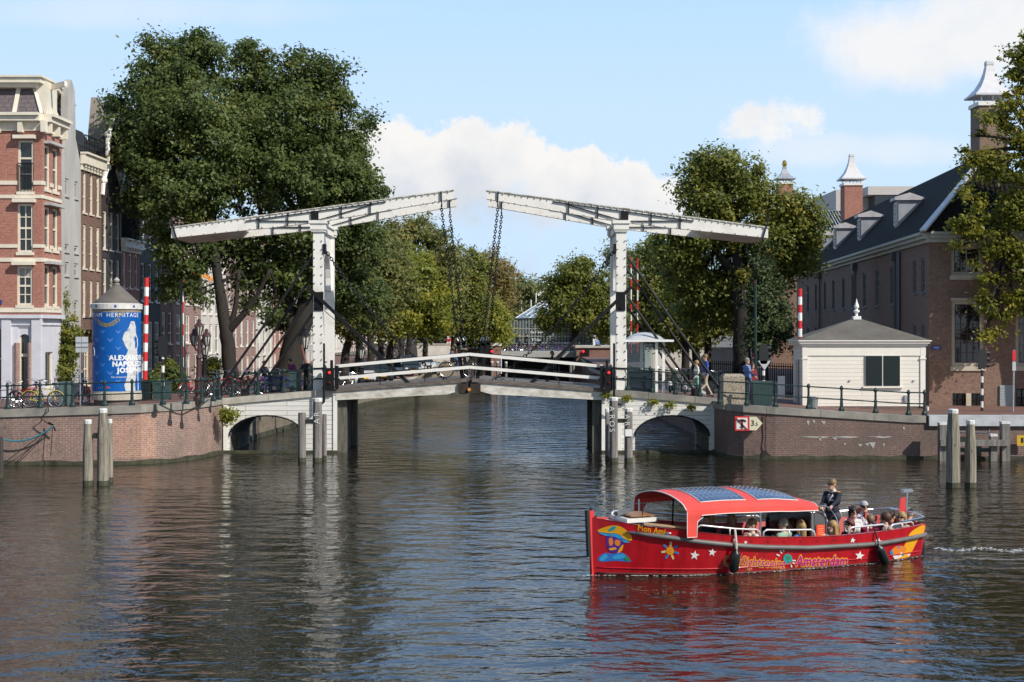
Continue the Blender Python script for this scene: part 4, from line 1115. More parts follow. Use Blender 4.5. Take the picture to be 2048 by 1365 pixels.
lead_chimney('brick chimney with flared white cap beyond the museum roof',1703,118,470,373,36,361,308,capw)
lead_chimney('brown chimney with grey flared cap and gilt finial above the right tree',1569,124,420,370,29,360,334,zinc,True)
bl=thing('modern_block','pale flat-roofed modern block behind the museum chimney','building',(WX(1740,170),170,2.8))
M=MB();y=165;M.box((WX(1672,y),y,2.8),(WX(1808,y),y+12,WZ(380,y)));M.box((WX(1736,y-3),y-3,WZ(390,y-3)),(WX(1830,y-3),y-.002,WZ(373,y-3)));M.build('wall',mat('pale_render',(.52,.49,.47),.8,var=.06),bl)
M=MB();M.box((WX(1750,y-3),y-2.9,WZ(420,y)),(WX(1830,y-3),y-.004,WZ(391,y-3)));M.build('window_strip',glass,bl)
rg=thing('rear_range','rear museum range with ridged zinc roof beyond the right tree','building',(WX(1630,128),132,1.7))
y=128
M=MB();M.box((WX(1540,y),y,1.7),(WX(1715,y),y+10,WZ(470,y)));M.build('wall',herm_brick,rg)
M=MB();M.prism([(WX(1538,y),y-.4,WZ(471,y)),(WX(1538,y),y+11,WZ(471,y)),(WX(1538,y),y+5,WZ(413,y))][::-1],(WX(1712,y)-WX(1538,y),0,0));M.build('roof',tiles,rg)
M=MB()
for k in range(30):x=lerp(WX(1538,y),WX(1712,y),k/29);M.bar((x,y-.4,WZ(471,y)+.02),(x,y+5,WZ(413,y)+.03),.09,.10)
M.build('zinc_ribs',zinc,rg)
# trees
def leaf_mat(name,cols,trans=.35):
 m=bpy.data.materials.new(name);m.use_nodes=True;nt=m.node_tree;N,L=nt.nodes,nt.links;N.clear()
 out=N.new('ShaderNodeOutputMaterial');at=N.new('ShaderNodeAttribute');at.attribute_name='tint'
 rp=N.new('ShaderNodeValToRGB');el=rp.color_ramp.elements
 for i,(p,c)in enumerate(cols):
  e=el[i]if i<2 else el.new(p)
  e.position=p;e.color=(*c,1)
 L.new(at.outputs['Fac'],rp.inputs[0])
 df=N.new('ShaderNodeBsdfPrincipled');tr=N.new('ShaderNodeBsdfTranslucent');mx=N.new('ShaderNodeMixShader');mx.inputs[0].default_value=trans
 df.inputs['Roughness'].default_value=.5;df.inputs['Specular IOR Level'].default_value=.35
 hs=N.new('ShaderNodeHueSaturation');hs.inputs['Value'].default_value=1.3;hs.inputs['Hue'].default_value=.49
 L.new(rp.outputs[0],df.inputs['Base Color']);L.new(rp.outputs[0],hs.inputs['Color']);L.new(hs.outputs[0],tr.inputs[0])
 L.new(df.outputs[0],mx.inputs[1]);L.new(tr.outputs[0],mx.inputs[2]);L.new(mx.outputs[0],out.inputs[0])
 return m
elm_leaf=leaf_mat('elm_leaves',[(0,(0.055,0.084,0.024)),(.45,(0.096,0.135,0.036)),(.8,(0.151,0.189,0.051)),(1,(0.262,0.230,0.061))],0.40)
lime_leaf=leaf_mat('lime_leaves',[(0,(0.09,0.124,0.024)),(.5,(0.25,0.265,0.036)),(.85,(0.36,0.33,0.045)),(1,(0.42,0.33,0.045))],0.45)
olive_leaf=leaf_mat('olive_leaves',[(0,(0.092,0.117,0.034)),(.5,(0.176,0.188,0.051)),(.85,(0.275,0.240,0.068)),(1,(0.383,0.255,0.074))],0.42)
tree_r=leaf_mat('autumn_green_leaves',[(0,(0.087,0.116,0.025)),(.5,(0.182,0.202,0.039)),(.85,(0.300,0.295,0.056)),(1,(0.474,0.341,0.063))],0.42)
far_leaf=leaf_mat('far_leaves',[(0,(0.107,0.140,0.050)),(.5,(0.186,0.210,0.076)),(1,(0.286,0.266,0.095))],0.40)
bark=mat('bark',(.034,.028,.022),.9,c2=(.014,.012,.010),scale=6,stretch=(2,2,.4),bump=.6)
bark_l=mat('bark_pale',(.11,.095,.07),.9,c2=(.05,.042,.033),scale=6,stretch=(2,2,.4),bump=.6)
def leaves_mesh(name,m,parent,lobes,n_clump,per,size,rs,spread=.55,hollow=.35,loc=None,flat=.0):
 if n_clump>400:n_clump,per,spread,size=int(n_clump*.20),int(per*4.5),spread*.78,size*.84
 """leaf-sized faces in clumps through a set of ellipsoid lobes (centre, radii, weight)"""
 g=np.random.default_rng(rs)
 Wt=np.array([l[2]if len(l)>2 else (l[1][0]*l[1][1]*l[1][2])** .67 for l in lobes]);Wt=Wt/Wt.sum()
 idx=g.choice(len(lobes),n_clump,p=Wt)
 C=np.array([l[0]for l in lobes])[idx];Rr=np.array([l[1]for l in lobes])[idx]
 d=g.normal(size=(n_clump,3));d /= np.linalg.norm(d,axis=1)[:,None]
 rad=(hollow+(1-hollow)*g.random(n_clump)** .6)
 wob=1.02+.26*np.sin(d[:,0]*5+idx)*np.cos(d[:,2]*6+idx*2.1)
 cc=C+d*Rr*(rad*wob)[:,None]
 ctint=np.clip(g.normal(.45,.17,n_clump),0,1)
 P=np.repeat(cc,per,0);n=len(P)
 off=g.normal(size=(n,3))*spread*.46*np.repeat(g.uniform(.45,1.35,n_clump),per)[:,None];off[:,2]*= .7
 P=P+off
 out=np.repeat(d,per,0)
 nrm=g.normal(size=(n,3))*.62+out*.75+np.array([.12,-.10,.55]);nrm /= np.linalg.norm(nrm,axis=1)[:,None]
 t=np.cross(nrm,g.normal(size=(n,3)));t /= np.linalg.norm(t,axis=1)[:,None];b=np.cross(nrm,t)
 s=size*g.uniform(.6,1.35,n)[:,None]
 fold=nrm*s*.12
 V=np.stack([P-t*s*.5,P+b*s*.30+fold,P+t*s*.55,P-b*s*.30+fold],1).reshape(-1,3)
 V -= np.array(org(parent))
 F4=np.arange(n*4).reshape(-1,4)
 me=bpy.data.meshes.new(name)
 me.vertices.add(n*4);me.vertices.foreach_set('co',V.ravel())
 me.loops.add(n*4);me.loops.foreach_set('vertex_index',F4.ravel().astype(np.int32))
 me.polygons.add(n);me.polygons.foreach_set('loop_start',np.arange(0,n*4,4,dtype=np.int32));me.polygons.foreach_set('loop_total',np.full(n,4,np.int32))
 me.update(calc_edges=True)
 a=me.attributes.new('tint','FLOAT','FACE');a.data.foreach_set('value',np.clip(np.repeat(ctint,per)+g.normal(0,.10,n),0,1).astype(np.float32))
 me.materials.append(m)
 o=bpy.data.objects.new(name,me);COL.objects.link(o)
 if parent:o.parent=parent;KIDS.setdefault(parent.name,[]).append(o);ORG[o.name]=org(parent)
 return o
def limb(M,p,q,r0,r1,rs,bend=.12,n=6,sides=7):
 p,q=Vector(p),Vector(q);L_=(q-p).length;pts=[];rr=[]
 off=Vector((rs.uniform(-1,1),rs.uniform(-1,1),rs.uniform(-.3,.5)))*L_*bend
 for i in range(n+1):
  t=i/n;pts.append(p.lerp(q,t)+off*math.sin(math.pi*t)+Vector((rs.uniform(-1,1),rs.uniform(-1,1),0))*L_*.012);rr.append(lerp(r0,r1,t ** .8))
 pts[0]=p;M.tube(pts,rr,sides);return pts
def tree(name,label,cat,base,trunk,lobes,m,n_clump,per,size,rs,r0=.3,bk=None,group=None,spread=.55,hollow=.35,limbs=True,twigs=0):
 """trunk: list of main stems, each a list of points; limbs run from the stem ends to the crown lobes"""
 o=thing(name,label,cat,base,group);rn=random.Random(rs)
 M=MB();ends=[]
 for st in trunk:
  pts=[Vector(p[:3])for p in st];rr=[p[3]for p in st]
  P2,R2=[],[]
  for i in range(len(pts)-1):
   for k in range(4):t=k/4;P2.append(pts[i].lerp(pts[i+1],t)+Vector((rn.uniform(-1,1),rn.uniform(-1,1),0))*rr[i]*.10);R2.append(lerp(rr[i],rr[i+1],t))
  P2.append(pts[-1]);R2.append(rr[-1]);P2[0]=pts[0]
  M.tube(P2,R2,10);ends.append((pts[-1],rr[-1]))
 M.build('trunk',bk or bark,o,smooth=True)
 if limbs:
  B=MB()
  for l in lobes:
   c=Vector(l[0]);e=min(ends,key=lambda e:(e[0]-c).length)
   pts=limb(B,e[0],c,e[1]*.75,.05,rn)
   for k in range(3+twigs):
    s=pts[rn.randint(2,5)];dv=Vector((rn.uniform(-1,1),rn.uniform(-1,1),rn.uniform(-.3,1)))
    limb(B,s,c+Vector((dv.x*l[1][0],dv.y*l[1][1],dv.z*l[1][2]))*.75,.06,.015,rn,n=4,sides=5)
  B.build('branches',bk or bark,o,smooth=True)
 leaves_mesh('crown',m,o,lobes,n_clump,per,size,rs,spread,hollow)
 return o
def LB(px,py,rx,ry,Y,dy=0,ryy=None,w=None):
 """a crown lobe given where it stands: column, row, half-sizes in picture pixels, at depth Y"""
 s=Y/F;r=(rx*s,(ryy or (rx+ry)/2)*s*(.45 if Y == 67.3 else 1),ry*s)
 c=W(px,py,Y);c.y += dy
 return (tuple(c),r)if w is None else (tuple(c),r,w)
def S(px,py,Y,r):p=W(px,py,Y);return (p.x,p.y,p.z,r)
Y=80.0
la=[LB(330,160,75,75,Y),LB(390,120,70,60,Y,1),LB(270,200,55,55,Y),LB(262,300,36,74,Y,.5),LB(300,290,75,75,Y,-1),LB(380,230,90,85,Y,-1.5),LB(440,300,80,80,Y,-2),
      LB(290,388,44,44,Y),LB(330,380,75,75,Y,-1.5),LB(400,390,85,75,Y,-2),LB(340,490,45,45,Y,-1),LB(370,540,42,38,Y,-.5),LB(322,470,22,22,Y),LB(420,480,60,55,Y,1),LB(395,595,28,18,Y),LB(350,575,38,30,Y),LB(505,600,34,28,Y,1),LB(540,630,26,20,Y,1),LB(395,85,30,26,Y),LB(310,95,28,25,Y),LB(240,225,22,30,Y)]
tree('elm_tree','tall dark elm with forked leaning trunk behind the left balance beam','tree',(WX(465,Y),Y,1.9),
     [[S(464,790,Y,.55),S(462,745,Y,.42),S(455,690,Y,.40),S(452,655,Y,.36),S(436,560,Y,.27),S(425,470,Y,.22)],
      [S(455,665,Y,.25),S(490,625,Y-.3,.17),S(515,590,Y-.5,.12),S(540,540,Y-.8,.09)],[S(458,668,Y,.2),S(472,610,Y,.14),S(478,540,Y,.1)]],
     la,elm_leaf,4000,20,.26,11,group='elms beside the drawbridge',spread=1.0,hollow=.2)
Y=83.0
lb=[LB(500,150,48,70,Y),LB(495,100,20,26,Y),LB(550,185,50,60,Y),LB(610,180,55,55,Y),LB(665,175,32,40,Y),LB(690,150,14,22,Y),LB(480,230,75,75,Y),LB(570,260,95,85,Y,-2),LB(650,270,80,85,Y,-1),LB(690,300,45,70,Y),
      LB(520,350,95,85,Y,-2.5),LB(610,360,100,80,Y,-3),LB(690,380,52,60,Y,-1),LB(715,420,40,60,Y),LB(745,400,26,30,Y),LB(560,450,90,70,Y,-2),LB(640,460,80,70,Y,-1),LB(700,490,60,70,Y),
      LB(520,530,70,55,Y,-1),LB(590,550,70,50,Y,-1),LB(680,570,60,60,Y,1),LB(720,590,45,60,Y,2),LB(640,590,60,40,Y,2),LB(735,245,18,26,Y),LB(705,340,50,60,Y),LB(725,400,45,55,Y,-1),LB(710,460,55,50,Y,-1),LB(600,120,22,22,Y),LB(640,135,26,26,Y),LB(560,640,34,22,Y,1)]
tree('elm_tree','huge dark elm with a thick leaning trunk just left of the left gate tower','tree',(WX(575,Y),Y,1.8),
     [[S(566,790,Y,.95),S(578,735,Y,.72),S(592,680,Y,.66),S(612,620,Y,.62),S(628,560,Y,.5),S(630,470,Y,.35)],[S(594,680,Y,.5),S(570,590,Y,.35),S(550,500,Y,.25)],[S(612,620,Y,.45),S(660,560,Y,.3),S(690,490,Y,.2)]],
     lb,elm_leaf,6200,20,.27,12,group='elms beside the drawbridge',spread=1.0,hollow=.2)
gl='trees along the left bank'
row=[('dark green tree filling the gap right of the left gate tower',735,98,olive_leaf,[(700,560,60,80),(740,600,60,70),(745,520,60,70),(690,640,45,45),(775,560,50,60)],688),
       ('yellow green lime tree, brightest in the row along the left bank',830,112,lime_leaf,[(815,565,55,55),(850,590,50,55),(835,630,60,40),(790,640,50,40),(870,640,35,35),(825,530,35,30)],778),
       ('tall olive tree behind the yellow lime along the left bank',830,128,olive_leaf,[(790,500,50,60),(830,470,50,45),(870,500,45,55),(900,540,40,60),(800,560,60,60),(885,590,45,50)],815),
       ('green tree with ragged right edge behind the left lift chains',920,140,tree_r,[(915,560,45,55),(940,600,42,50),(905,620,45,40),(950,545,32,40),(930,645,45,30)],905),
       ('brownish olive tree with round head between the two pairs of lift chains',985,169,leaf_mat('brown_olive_leaves',[(0,(0.138,0.128,0.043)),(.5,(0.248,0.203,0.067)),(1,(0.358,0.257,0.085))],0.40),[(975,540,42,40),(1005,560,36,45),(960,580,40,45),(990,610,45,40)],980),
       ('yellowish tree low behind the right lift chains',985,150,lime_leaf,[(985,645,30,35),(960,650,35,35),(1000,670,18,24)],965)]
for i,(lab,px,Y,m_,lo,tp)in enumerate(row):
 zb=z_left(-12,Y)
 lobes=[LB(a,b,c,d,Y,(k % 3-1)*1.5)for k,(a,b,c,d)in enumerate(lo)]
 tree('street_tree',lab,'tree',(WX(tp,Y),Y,zb),[[(WX(tp,Y),Y,zb-.2,.38),(WX(tp,Y)+.1,Y,zb+2.5,.28),(WX(lerp(tp,px,.6),Y),Y,zb+5.5,.2)]],lobes,m_,1500,16,.34,30+i,bk=bark,group=gl,spread=1.3,hollow=.15)
for i,(tp,Y,wr)in enumerate(((715,100,.34),(738,106,.33),(758,118,.30),(800,124,.3),(848,134,.3),(870,140,.3))):
 zb=z_left(-12,Y)
 lo=[LB(tp+dx,620+dy,30,28,Y,1)for dx,dy in ((0,0),(-18,15),(18,10),(5,-25))]
 tree('street_tree',['slim tree trunk second from the gate tower on the left bank','slim tree trunk third from the gate tower on the left bank','leaning slim tree behind the black ring on the left bank','slim tree above the silver parked car on the left bank','slim dark tree left of the striped far poles','small dark tree just left of the cyclist'][i],'tree',(WX(tp,Y),Y,zb),[[(WX(tp,Y),Y,zb-.2,wr),(WX(tp,Y)+.15,Y,zb+2.5,wr*.8),(WX(tp,Y),Y,zb+5,wr*.6)]],lo,[lime_leaf,olive_leaf][i % 2],480,16,.32,50+i,group=gl,spread=1.2,hollow=.1)
Y=235
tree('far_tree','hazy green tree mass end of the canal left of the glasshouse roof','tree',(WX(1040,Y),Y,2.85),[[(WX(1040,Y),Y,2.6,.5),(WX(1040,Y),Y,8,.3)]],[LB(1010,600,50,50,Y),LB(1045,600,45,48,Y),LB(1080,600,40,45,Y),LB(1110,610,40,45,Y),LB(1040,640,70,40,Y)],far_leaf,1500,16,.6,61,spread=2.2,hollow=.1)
Y=215
tree('far_tree','dark far tree at the foot of the lift chains left of the glasshouse','tree',(WX(940,Y),Y,2.85),[[(WX(940,Y),Y,2.6,.5),(WX(940,Y),Y,8,.3)]],[LB(900,640,60,50,Y),LB(950,650,60,50,Y),LB(860,650,50,40,Y),LB(1000,660,40,40,Y),LB(800,650,60,50,Y),LB(740,640,60,60,Y)],olive_leaf,1500,16,.6,62,spread=2.2,hollow=.1)
Y=163
tree('canal_tree','round green tree in front of the glasshouse','tree',(WX(1148,Y),Y,2.85),[[(WX(1149,Y),Y,2.7,.5),(WX(1150,Y),Y,5.5,.4),(WX(1152,Y),Y,9,.25)]],
     [LB(1150,560,50,42,Y),LB(1120,590,38,42,Y),LB(1190,590,40,50,Y),LB(1150,620,60,40,Y),LB(1105,640,32,36,Y),LB(1195,645,45,38,Y),LB(1160,530,30,18,Y),LB(1215,620,30,60,Y)],tree_r,2100,17,.42,63,spread=1.5,hollow=.15)
Y=185
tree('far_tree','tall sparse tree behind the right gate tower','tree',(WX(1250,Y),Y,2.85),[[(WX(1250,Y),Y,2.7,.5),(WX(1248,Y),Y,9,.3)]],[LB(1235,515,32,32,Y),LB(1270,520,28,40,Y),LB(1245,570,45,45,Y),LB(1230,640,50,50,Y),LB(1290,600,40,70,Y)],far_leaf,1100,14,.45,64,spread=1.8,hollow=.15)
gr='trees along the right bank'
Y=112
tree('street_tree','leafy yellow green tree right of the right gate tower, above the glass shelter','tree',(WX(1394,Y),Y,1.7),[[(WX(1394,Y),Y,1.5,.38),(WX(1390,Y),Y,5,.3)]],[LB(1320,500,35,40,Y),LB(1350,540,60,60,Y),LB(1300,580,40,60,Y),LB(1340,620,60,55,Y),LB(1400,600,60,70,Y),LB(1290,650,35,40,Y),LB(1385,665,50,35,Y),LB(1330,680,40,20,Y)],tree_r,2400,17,.32,71,group=gr,spread=1.3,hollow=.1)
for i,(tp,Y)in enumerate(((1371,100),(1352,122),(1416,106),(1330,135))):
 lo=[LB(tp,600,50,50,Y),LB(tp-20,650,36,34,Y),LB(tp+22,640,36,40,Y)]
 tree('street_tree',['slim tree trunk just left of the walking couple','slim far tree behind the right side of the glass shelter','slim tree right behind the man in the blue jacket','slim far tree seen through the glass shelter'][i],'tree',(WX(tp,Y),Y,1.7),[[(WX(tp,Y),Y,1.5,.33),(WX(tp,Y),Y,5,.26),(WX(tp,Y),Y,8,.2)]],lo,[tree_r,olive_leaf][i % 2],600,16,.32,75+i,group=gr,spread=1.3,hollow=.1)
Y=86
lr=[LB(1440,330,48,38,Y),LB(1400,380,45,45,Y),LB(1475,365,55,50,Y),LB(1440,410,70,50,Y),LB(1520,400,45,40,Y),LB(1575,420,50,40,Y),LB(1610,460,42,45,Y),LB(1560,480,70,55,Y),LB(1480,470,70,50,Y),LB(1380,470,60,50,Y),LB(1340,490,40,40,Y),
      LB(1610,520,35,30,Y),LB(1560,550,45,45,Y),LB(1500,560,60,60,Y,1),LB(1430,560,60,60,Y,2),LB(1380,540,55,55,Y,2),LB(1395,340,30,30,Y),LB(1460,620,50,45,Y,2),LB(1405,630,50,45,Y,3)]
tree('plane_tree','large green tree with yellowing top behind the right balance beam','tree',(WX(1485,Y),Y,1.75),[[S(1484,800,Y,.7),S(1484,740,Y,.58),S(1482,640,Y,.52),S(1478,540,Y,.42),S(1470,460,Y,.3)],[S(1480,560,Y,.3),S(1530,500,Y,.2),S(1570,460,Y,.12)],[S(1480,560,Y,.3),S(1430,500,Y,.2),S(1400,440,Y,.12)]],
     lr,tree_r,3500,19,.28,72,spread=1.05,hollow=.2)
Y=80
tree('young_tree','slender dark leafy young tree beside the trunk of the big right tree','tree',(WX(1532,Y),Y,1.78),[[S(1535,800,Y,.10),S(1533,700,Y,.09),S(1528,560,Y,.05)]],[LB(1530,530,18,40,Y),LB(1520,590,30,40,Y),LB(1545,620,32,50,Y),LB(1515,650,30,45,Y),LB(1550,675,34,40,Y),LB(1525,690,30,30,Y),LB(1562,640,18,30,Y)],leaf_mat('dark_leaves',[(0,(0.040,0.065,0.026)),(.6,(0.080,0.111,0.041)),(1,(0.133,0.169,0.059))],0.30),800,18,.22,73,spread=.8,hollow=.1)
Y=67.3
lf=[LB(2045,130,40,60,Y),LB(2015,200,26,30,Y),LB(2060,250,75,60,Y),LB(1990,245,34,26,Y),LB(1945,270,30,20,Y),LB(1970,330,50,30,Y),LB(2030,340,60,45,Y),LB(1945,390,38,24,Y),LB(2000,420,55,40,Y),LB(2060,430,60,60,Y),LB(1935,455,34,26,Y),LB(1985,500,45,32,Y),LB(2040,520,50,50,Y),LB(1925,490,22,18,Y),
      LB(1985,560,30,24,Y),LB(2030,600,32,30,Y),LB(1975,610,22,30,Y),LB(2002,640,10,22,Y),LB(1973,665,8,18,Y),LB(1945,310,22,14,Y),LB(2090,330,80,130,Y),LB(2110,540,70,90,Y)]
tree('leafy_tree','right foreground tree with drooping yellow green branches in front of the museum','tree',(WX(2150,Y),Y,1.75),[[S(2150,860,Y,.5),S(2140,700,Y,.42),S(2125,560,Y,.35),S(2105,430,Y,.28),S(2080,300,Y,.18)],[S(2125,560,Y,.2),S(2060,500,Y,.12),S(2010,460,Y,.07)]],
     lf,leaf_mat('yellow_green_leaves',[(0,(0.083,0.108,0.019)),(.5,(0.193,0.203,0.029)),(.85,(0.358,0.324,0.036)),(1,(0.496,0.392,0.049))],0.45),1900,15,.24,74,spread=.70,hollow=.1,twigs=2)
def bush(name,label,cat,lobes,m,n,per,size,rs,group=None,spread=.35,kind=None):
 c=lobes[0][0];zb=min(l[0][2]-l[1][2]for l in lobes)
 o=thing(name,label,cat,(c[0],c[1],zb),group)
 leaves_mesh('foliage',m,o,lobes,n,per,size,rs,spread,.1);M=MB();rn=random.Random(rs)
 for l in lobes:limb(M,(c[0],c[1],zb),l[0],.03,.01,rn,n=4,sides=5)
 M.build('stems',bark,o);return o
Y=62.3
bush('wall_shrub','small shrub growing out of the left quay wall beside the white boards','shrub',[LB(456,835,10,14,Y,-.15),LB(465,828,12,7,Y,-.1),LB(452,825,6,8,Y,-.1)],lime_leaf,70,14,.13,81,spread=.3)
for i,(px,py)in enumerate(((1212,790),(1252,797),(1306,804),(1340,810),(1382,815))):
 bush('wall_plant',['tiny weed at the left end of the right side-span coping','tiny weed below the glass shelter on the coping','tiny weed under the dark panel on the coping','largest weed tuft above the right arch','tiny weed near the right end of the arch coping'][i],'weed',[LB(px,py,8,4,63.4,-.1)],lime_leaf,18,10,.10,90+i,'weeds along the right side span',.2)
Y=71.3
bush('ivy','dark ivy climbing the foot of the grey warehouse beside the corner house','ivy',[LB(138,715,14,35,Y,-.6),LB(150,690,12,30,Y,-.6),LB(132,745,10,30,Y,-.6),LB(152,660,8,34,Y,-.4),LB(124,610,3,55,Y,-.2),LB(128,650,5,30,Y,-.3)],tree_r,420,16,.2,82,spread=.5)
for i,(px,py,rx,ry,Y,lab)in enumerate(((300,775,14,18,76,'dark planter bush right of the advertising column'),(330,748,12,24,80,'green bush in front of the black shopfront'),(420,740,18,22,84,'pale green bush behind the cast iron lamp post'),(345,760,14,22,78,'low dark bush behind the left quay railing'))):
 bush('street_bush',lab,'bush',[LB(px,py,rx,ry,Y),LB(px+6,py-ry*.5,rx*.7,ry*.6,Y)],[elm_leaf,tree_r,lime_leaf,elm_leaf][i],160,14,.2,100+i,'bushes along the left quay',.4)
gt=MB();rn=random.Random(3)
for px,py,n_ in ((418,437,26),(440,434,10),(556,418,8),(600,410,4)):
 for k in range(n_):
  x=WX(px+rn.uniform(-16,16)*(1 if n_>10 else .4),64);z=WZ(459-.135*(px-349)+1,64)-.02
  gt.add([(x,63.95,z),(x+.03,63.95,z),(x+rn.uniform(-.1,.1),63.95+rn.uniform(-.1,.1),z+rn.uniform(.15,.36))],[(0,1,2)])
tag(gt.build('dry_grass',mat('dry_grass',(.32,.25,.12),.9,var=.2),None),'dry grass tufts growing on the left balance beam','grass',kind='stuff')
# lettering
def text2d(s,size=1.0,bold=0.0,spacing=1.0,res=3,shear=0):
 """outline lettering as flat 2-D triangles (x to the right, y up), centred on x"""
 cu=bpy.data.curves.new('t','FONT');cu.body=s;cu.size=1;cu.space_character=spacing;cu.resolution_u=res;cu.align_x='CENTER';cu.shear=shear
 ob=bpy.data.objects.new('t',cu);COL.objects.link(ob);bpy.context.view_layer.update()
 me=ob.evaluated_get(bpy.context.evaluated_depsgraph_get()).to_mesh()
 vs=[tuple(v.co[:2])for v in me.vertices];fs=[tuple(p.vertices)for p in me.polygons]
 bpy.data.objects.remove(ob);bpy.data.curves.remove(cu)
 if bold:      # fatten the strokes: raster, grow, and lay the rows out again as strips
  V=np.array(vs);q=.026;pad=int(bold/q)+2;lo=V.min(0)-pad*q;nx,ny=[int(k)+2*pad+2 for k in (V.max(0)-V.min(0))/q]
  G=np.zeros((ny,nx),bool)
  for f in fs:
   for k in range(1,len(f)-1):
    a,b,c=V[f[0]],V[f[k]],V[f[k+1]];mn=np.floor((np.minimum(np.minimum(a,b),c)-lo)/q).astype(int);mx=np.ceil((np.maximum(np.maximum(a,b),c)-lo)/q).astype(int)+1
    X,Yy=np.meshgrid(lo[0]+(np.arange(mn[0],mx[0])+.5)*q,lo[1]+(np.arange(mn[1],mx[1])+.5)*q)
    cr=lambda p,r:(r[0]-p[0])*(Yy-p[1])-(r[1]-p[1])*(X-p[0])
    e=[cr(a,b),cr(b,c),cr(c,a)];G[mn[1]:mx[1],mn[0]:mx[0]]|=((e[0]>= 0)&(e[1]>= 0)&(e[2]>= 0))|((e[0]<= 0)&(e[1]<= 0)&(e[2]<= 0))
  D=G.copy();n=int(round(bold/q))
  for dy in range(-n,n+1):
   for dx in range(-n,n+1):
    if dx*dx+dy*dy <= n*n+.5:D |= np.roll(np.roll(G,dy,0),dx,1)
  vs,fs=[],[]
  for j in range(ny):
   r=np.flatnonzero(np.diff(np.concatenate([[0],D[j].astype(int),[0]])))
   for x0,x1 in zip(r[::2],r[1::2]):
    k=len(vs);y0,y1=lo[1]+j*q,lo[1]+(j+1)*q
    for m in range(int((x1-x0)// 12)+1):
     u0,u1=x0+m*12,min(x1,x0+m*12+12)
     if u1>u0:k=len(vs);vs +=[(lo[0]+u0*q,y0),(lo[0]+u1*q,y0),(lo[0]+u1*q,y1),(lo[0]+u0*q,y1)];fs.append((k,k+1,k+2,k+3))
 return [(x*size,y*size)for x,y in vs],fs
def letter(M,s,size,fn,mi=0,**k):
 vs,fs=text2d(s,size,**k);M.add([fn(x,y)for x,y in vs],fs,mi);return M
def star2d(r,n=5,k=.42,rot=0):
 return [((r if i % 2 == 0 else r*k)*math.sin(math.pi*i/n+rot),(r if i % 2 == 0 else r*k)*math.cos(math.pi*i/n+rot))for i in range(2*n)]
# quay railings
def railing(name,label,path_posts,y_extra=None,h=1.0,ends=True):
 """cast iron posts joined by two round rails; path_posts are (x, y, z)"""
 P=[Vector(p)for p in path_posts]
 o=thing(name,label,'railing',tuple(P[0]),'quay railings')
 for p in P:
  M=MB();M.lathe([(.13,p.z),(.13,p.z+.10),(.075,p.z+.20),(.055,p.z+.50),(.075,p.z+.53),(.05,p.z+.57),(.048,p.z+.9),(.075,p.z+.93),(.08,p.z+1.0),(.05,p.z+1.06),(.02,p.z+1.1)],p,8)
  M.build('post',green_iron,o,smooth=False)
 for hh in (.5,.97):
  M=MB();M.tube([p+Vector((0,0,hh))for p in P],.028,6);M.build('rail',green_iron,o)
 return o
pl=[]
for px in (-40,15,80,145,209,264,326):pl.append((WX(px,58.25),58.25,z_left(WX(px,58.25),58)+.02))
for px,Y in ((373,58.4),(403,58.9),(427,60.2),(438,61.5)):pl.append((WX(px,Y),Y,z_left(WX(px,Y),Y)+.02))
railing('quay_railing','dark green iron railing curving along the left quay past the advertising column',pl)
zs_=lambda x:interp(abs(x-XC),[5.9,11.02],[2.88,2.44])
pl=[(WX(px,63.75),63.75,zs_(WX(px,63.75)))for px in (465,516,567,618,650)]
railing('bridge_railing','dark green iron railing on the left side span up to the gate tower',pl)
pl=[(WX(px,63.75),63.75,zs_(WX(px,63.75)))for px in (1222,1256,1305,1351,1400)]
railing('bridge_railing','dark green iron railing on the right side span below the glass shelter',pl)
pl=[(WX(1440,61),61,z_right(9.2,61)+.02)]+[(WX(px,60.75),60.75,z_right(WX(px,60.75),60)+.02)for px in (1494,1551,1617,1683,1751,1817,1849)]
railing('quay_railing','dark green iron railing along the right quay in front of the white hut',pl)
pl=[(WX(px,74),74,z_left(WX(px,74),74))for px in (430,470,510,550,590,625)]
railing('rear_railing','dark green railing behind the bicycles under the elms',pl)
pl=[(WX(px,68.35),68.35,zs_(WX(px,68.35)))for px in (1258,1300,1345,1395,1430)]
railing('bridge_railing','far side green railing of the right side span behind the walking couple',pl)
# advertising column
AX,AY,AZ=WX(233.5,60.3),60.3,2.27
ad=thing('advertising_column','round advertising column with conical roof and blue museum poster on the left quay','advertising column',(AX,AY,AZ))
az=lambda py:WZ(py,59.4)
RD=47.5*59.9/F
N_=40
concrete=mat('pale_concrete',(.50,.46,.38),.85,c2=(.36,.33,.27),scale=3,bump=.15)
MB().lathe([(RD*.93,AZ-.1),(RD*.93,az(801))],(AX,AY),N_).build('plinth',mat('dark_concrete',(.16,.14,.12),.9,var=.2),ad)
MB().lathe([(RD*1.03,az(801)),(RD*1.04,az(790)),(RD*1.01,az(786)),(RD*1.01,az(783.5))],(AX,AY),N_).build('base',concrete,ad)
blue=mat('poster_blue',(.002,.10,.39),.5,c2=(.002,.075,.31),scale=1.2,var=.1,spec=.25)
MB().lathe([(RD,az(783.5)),(RD,az(625))],(AX,AY),64).build('poster',blue,ad,smooth=False)
MB().lathe([(RD*1.0,az(625)),(RD*1.0,az(618.5))],(AX,AY),N_).build('neck',mat('weathered_concrete',(.30,.26,.21),.85,var=.2),ad)
fas=MB().lathe([(RD*1.06,az(618.5)),(RD*1.07,az(608)),(RD*.9,az(606))],(AX,AY),N_).build('fascia',mat('fascia_white',(.70,.68,.62),.5,c2=(.5,.5,.48),scale=4),ad)
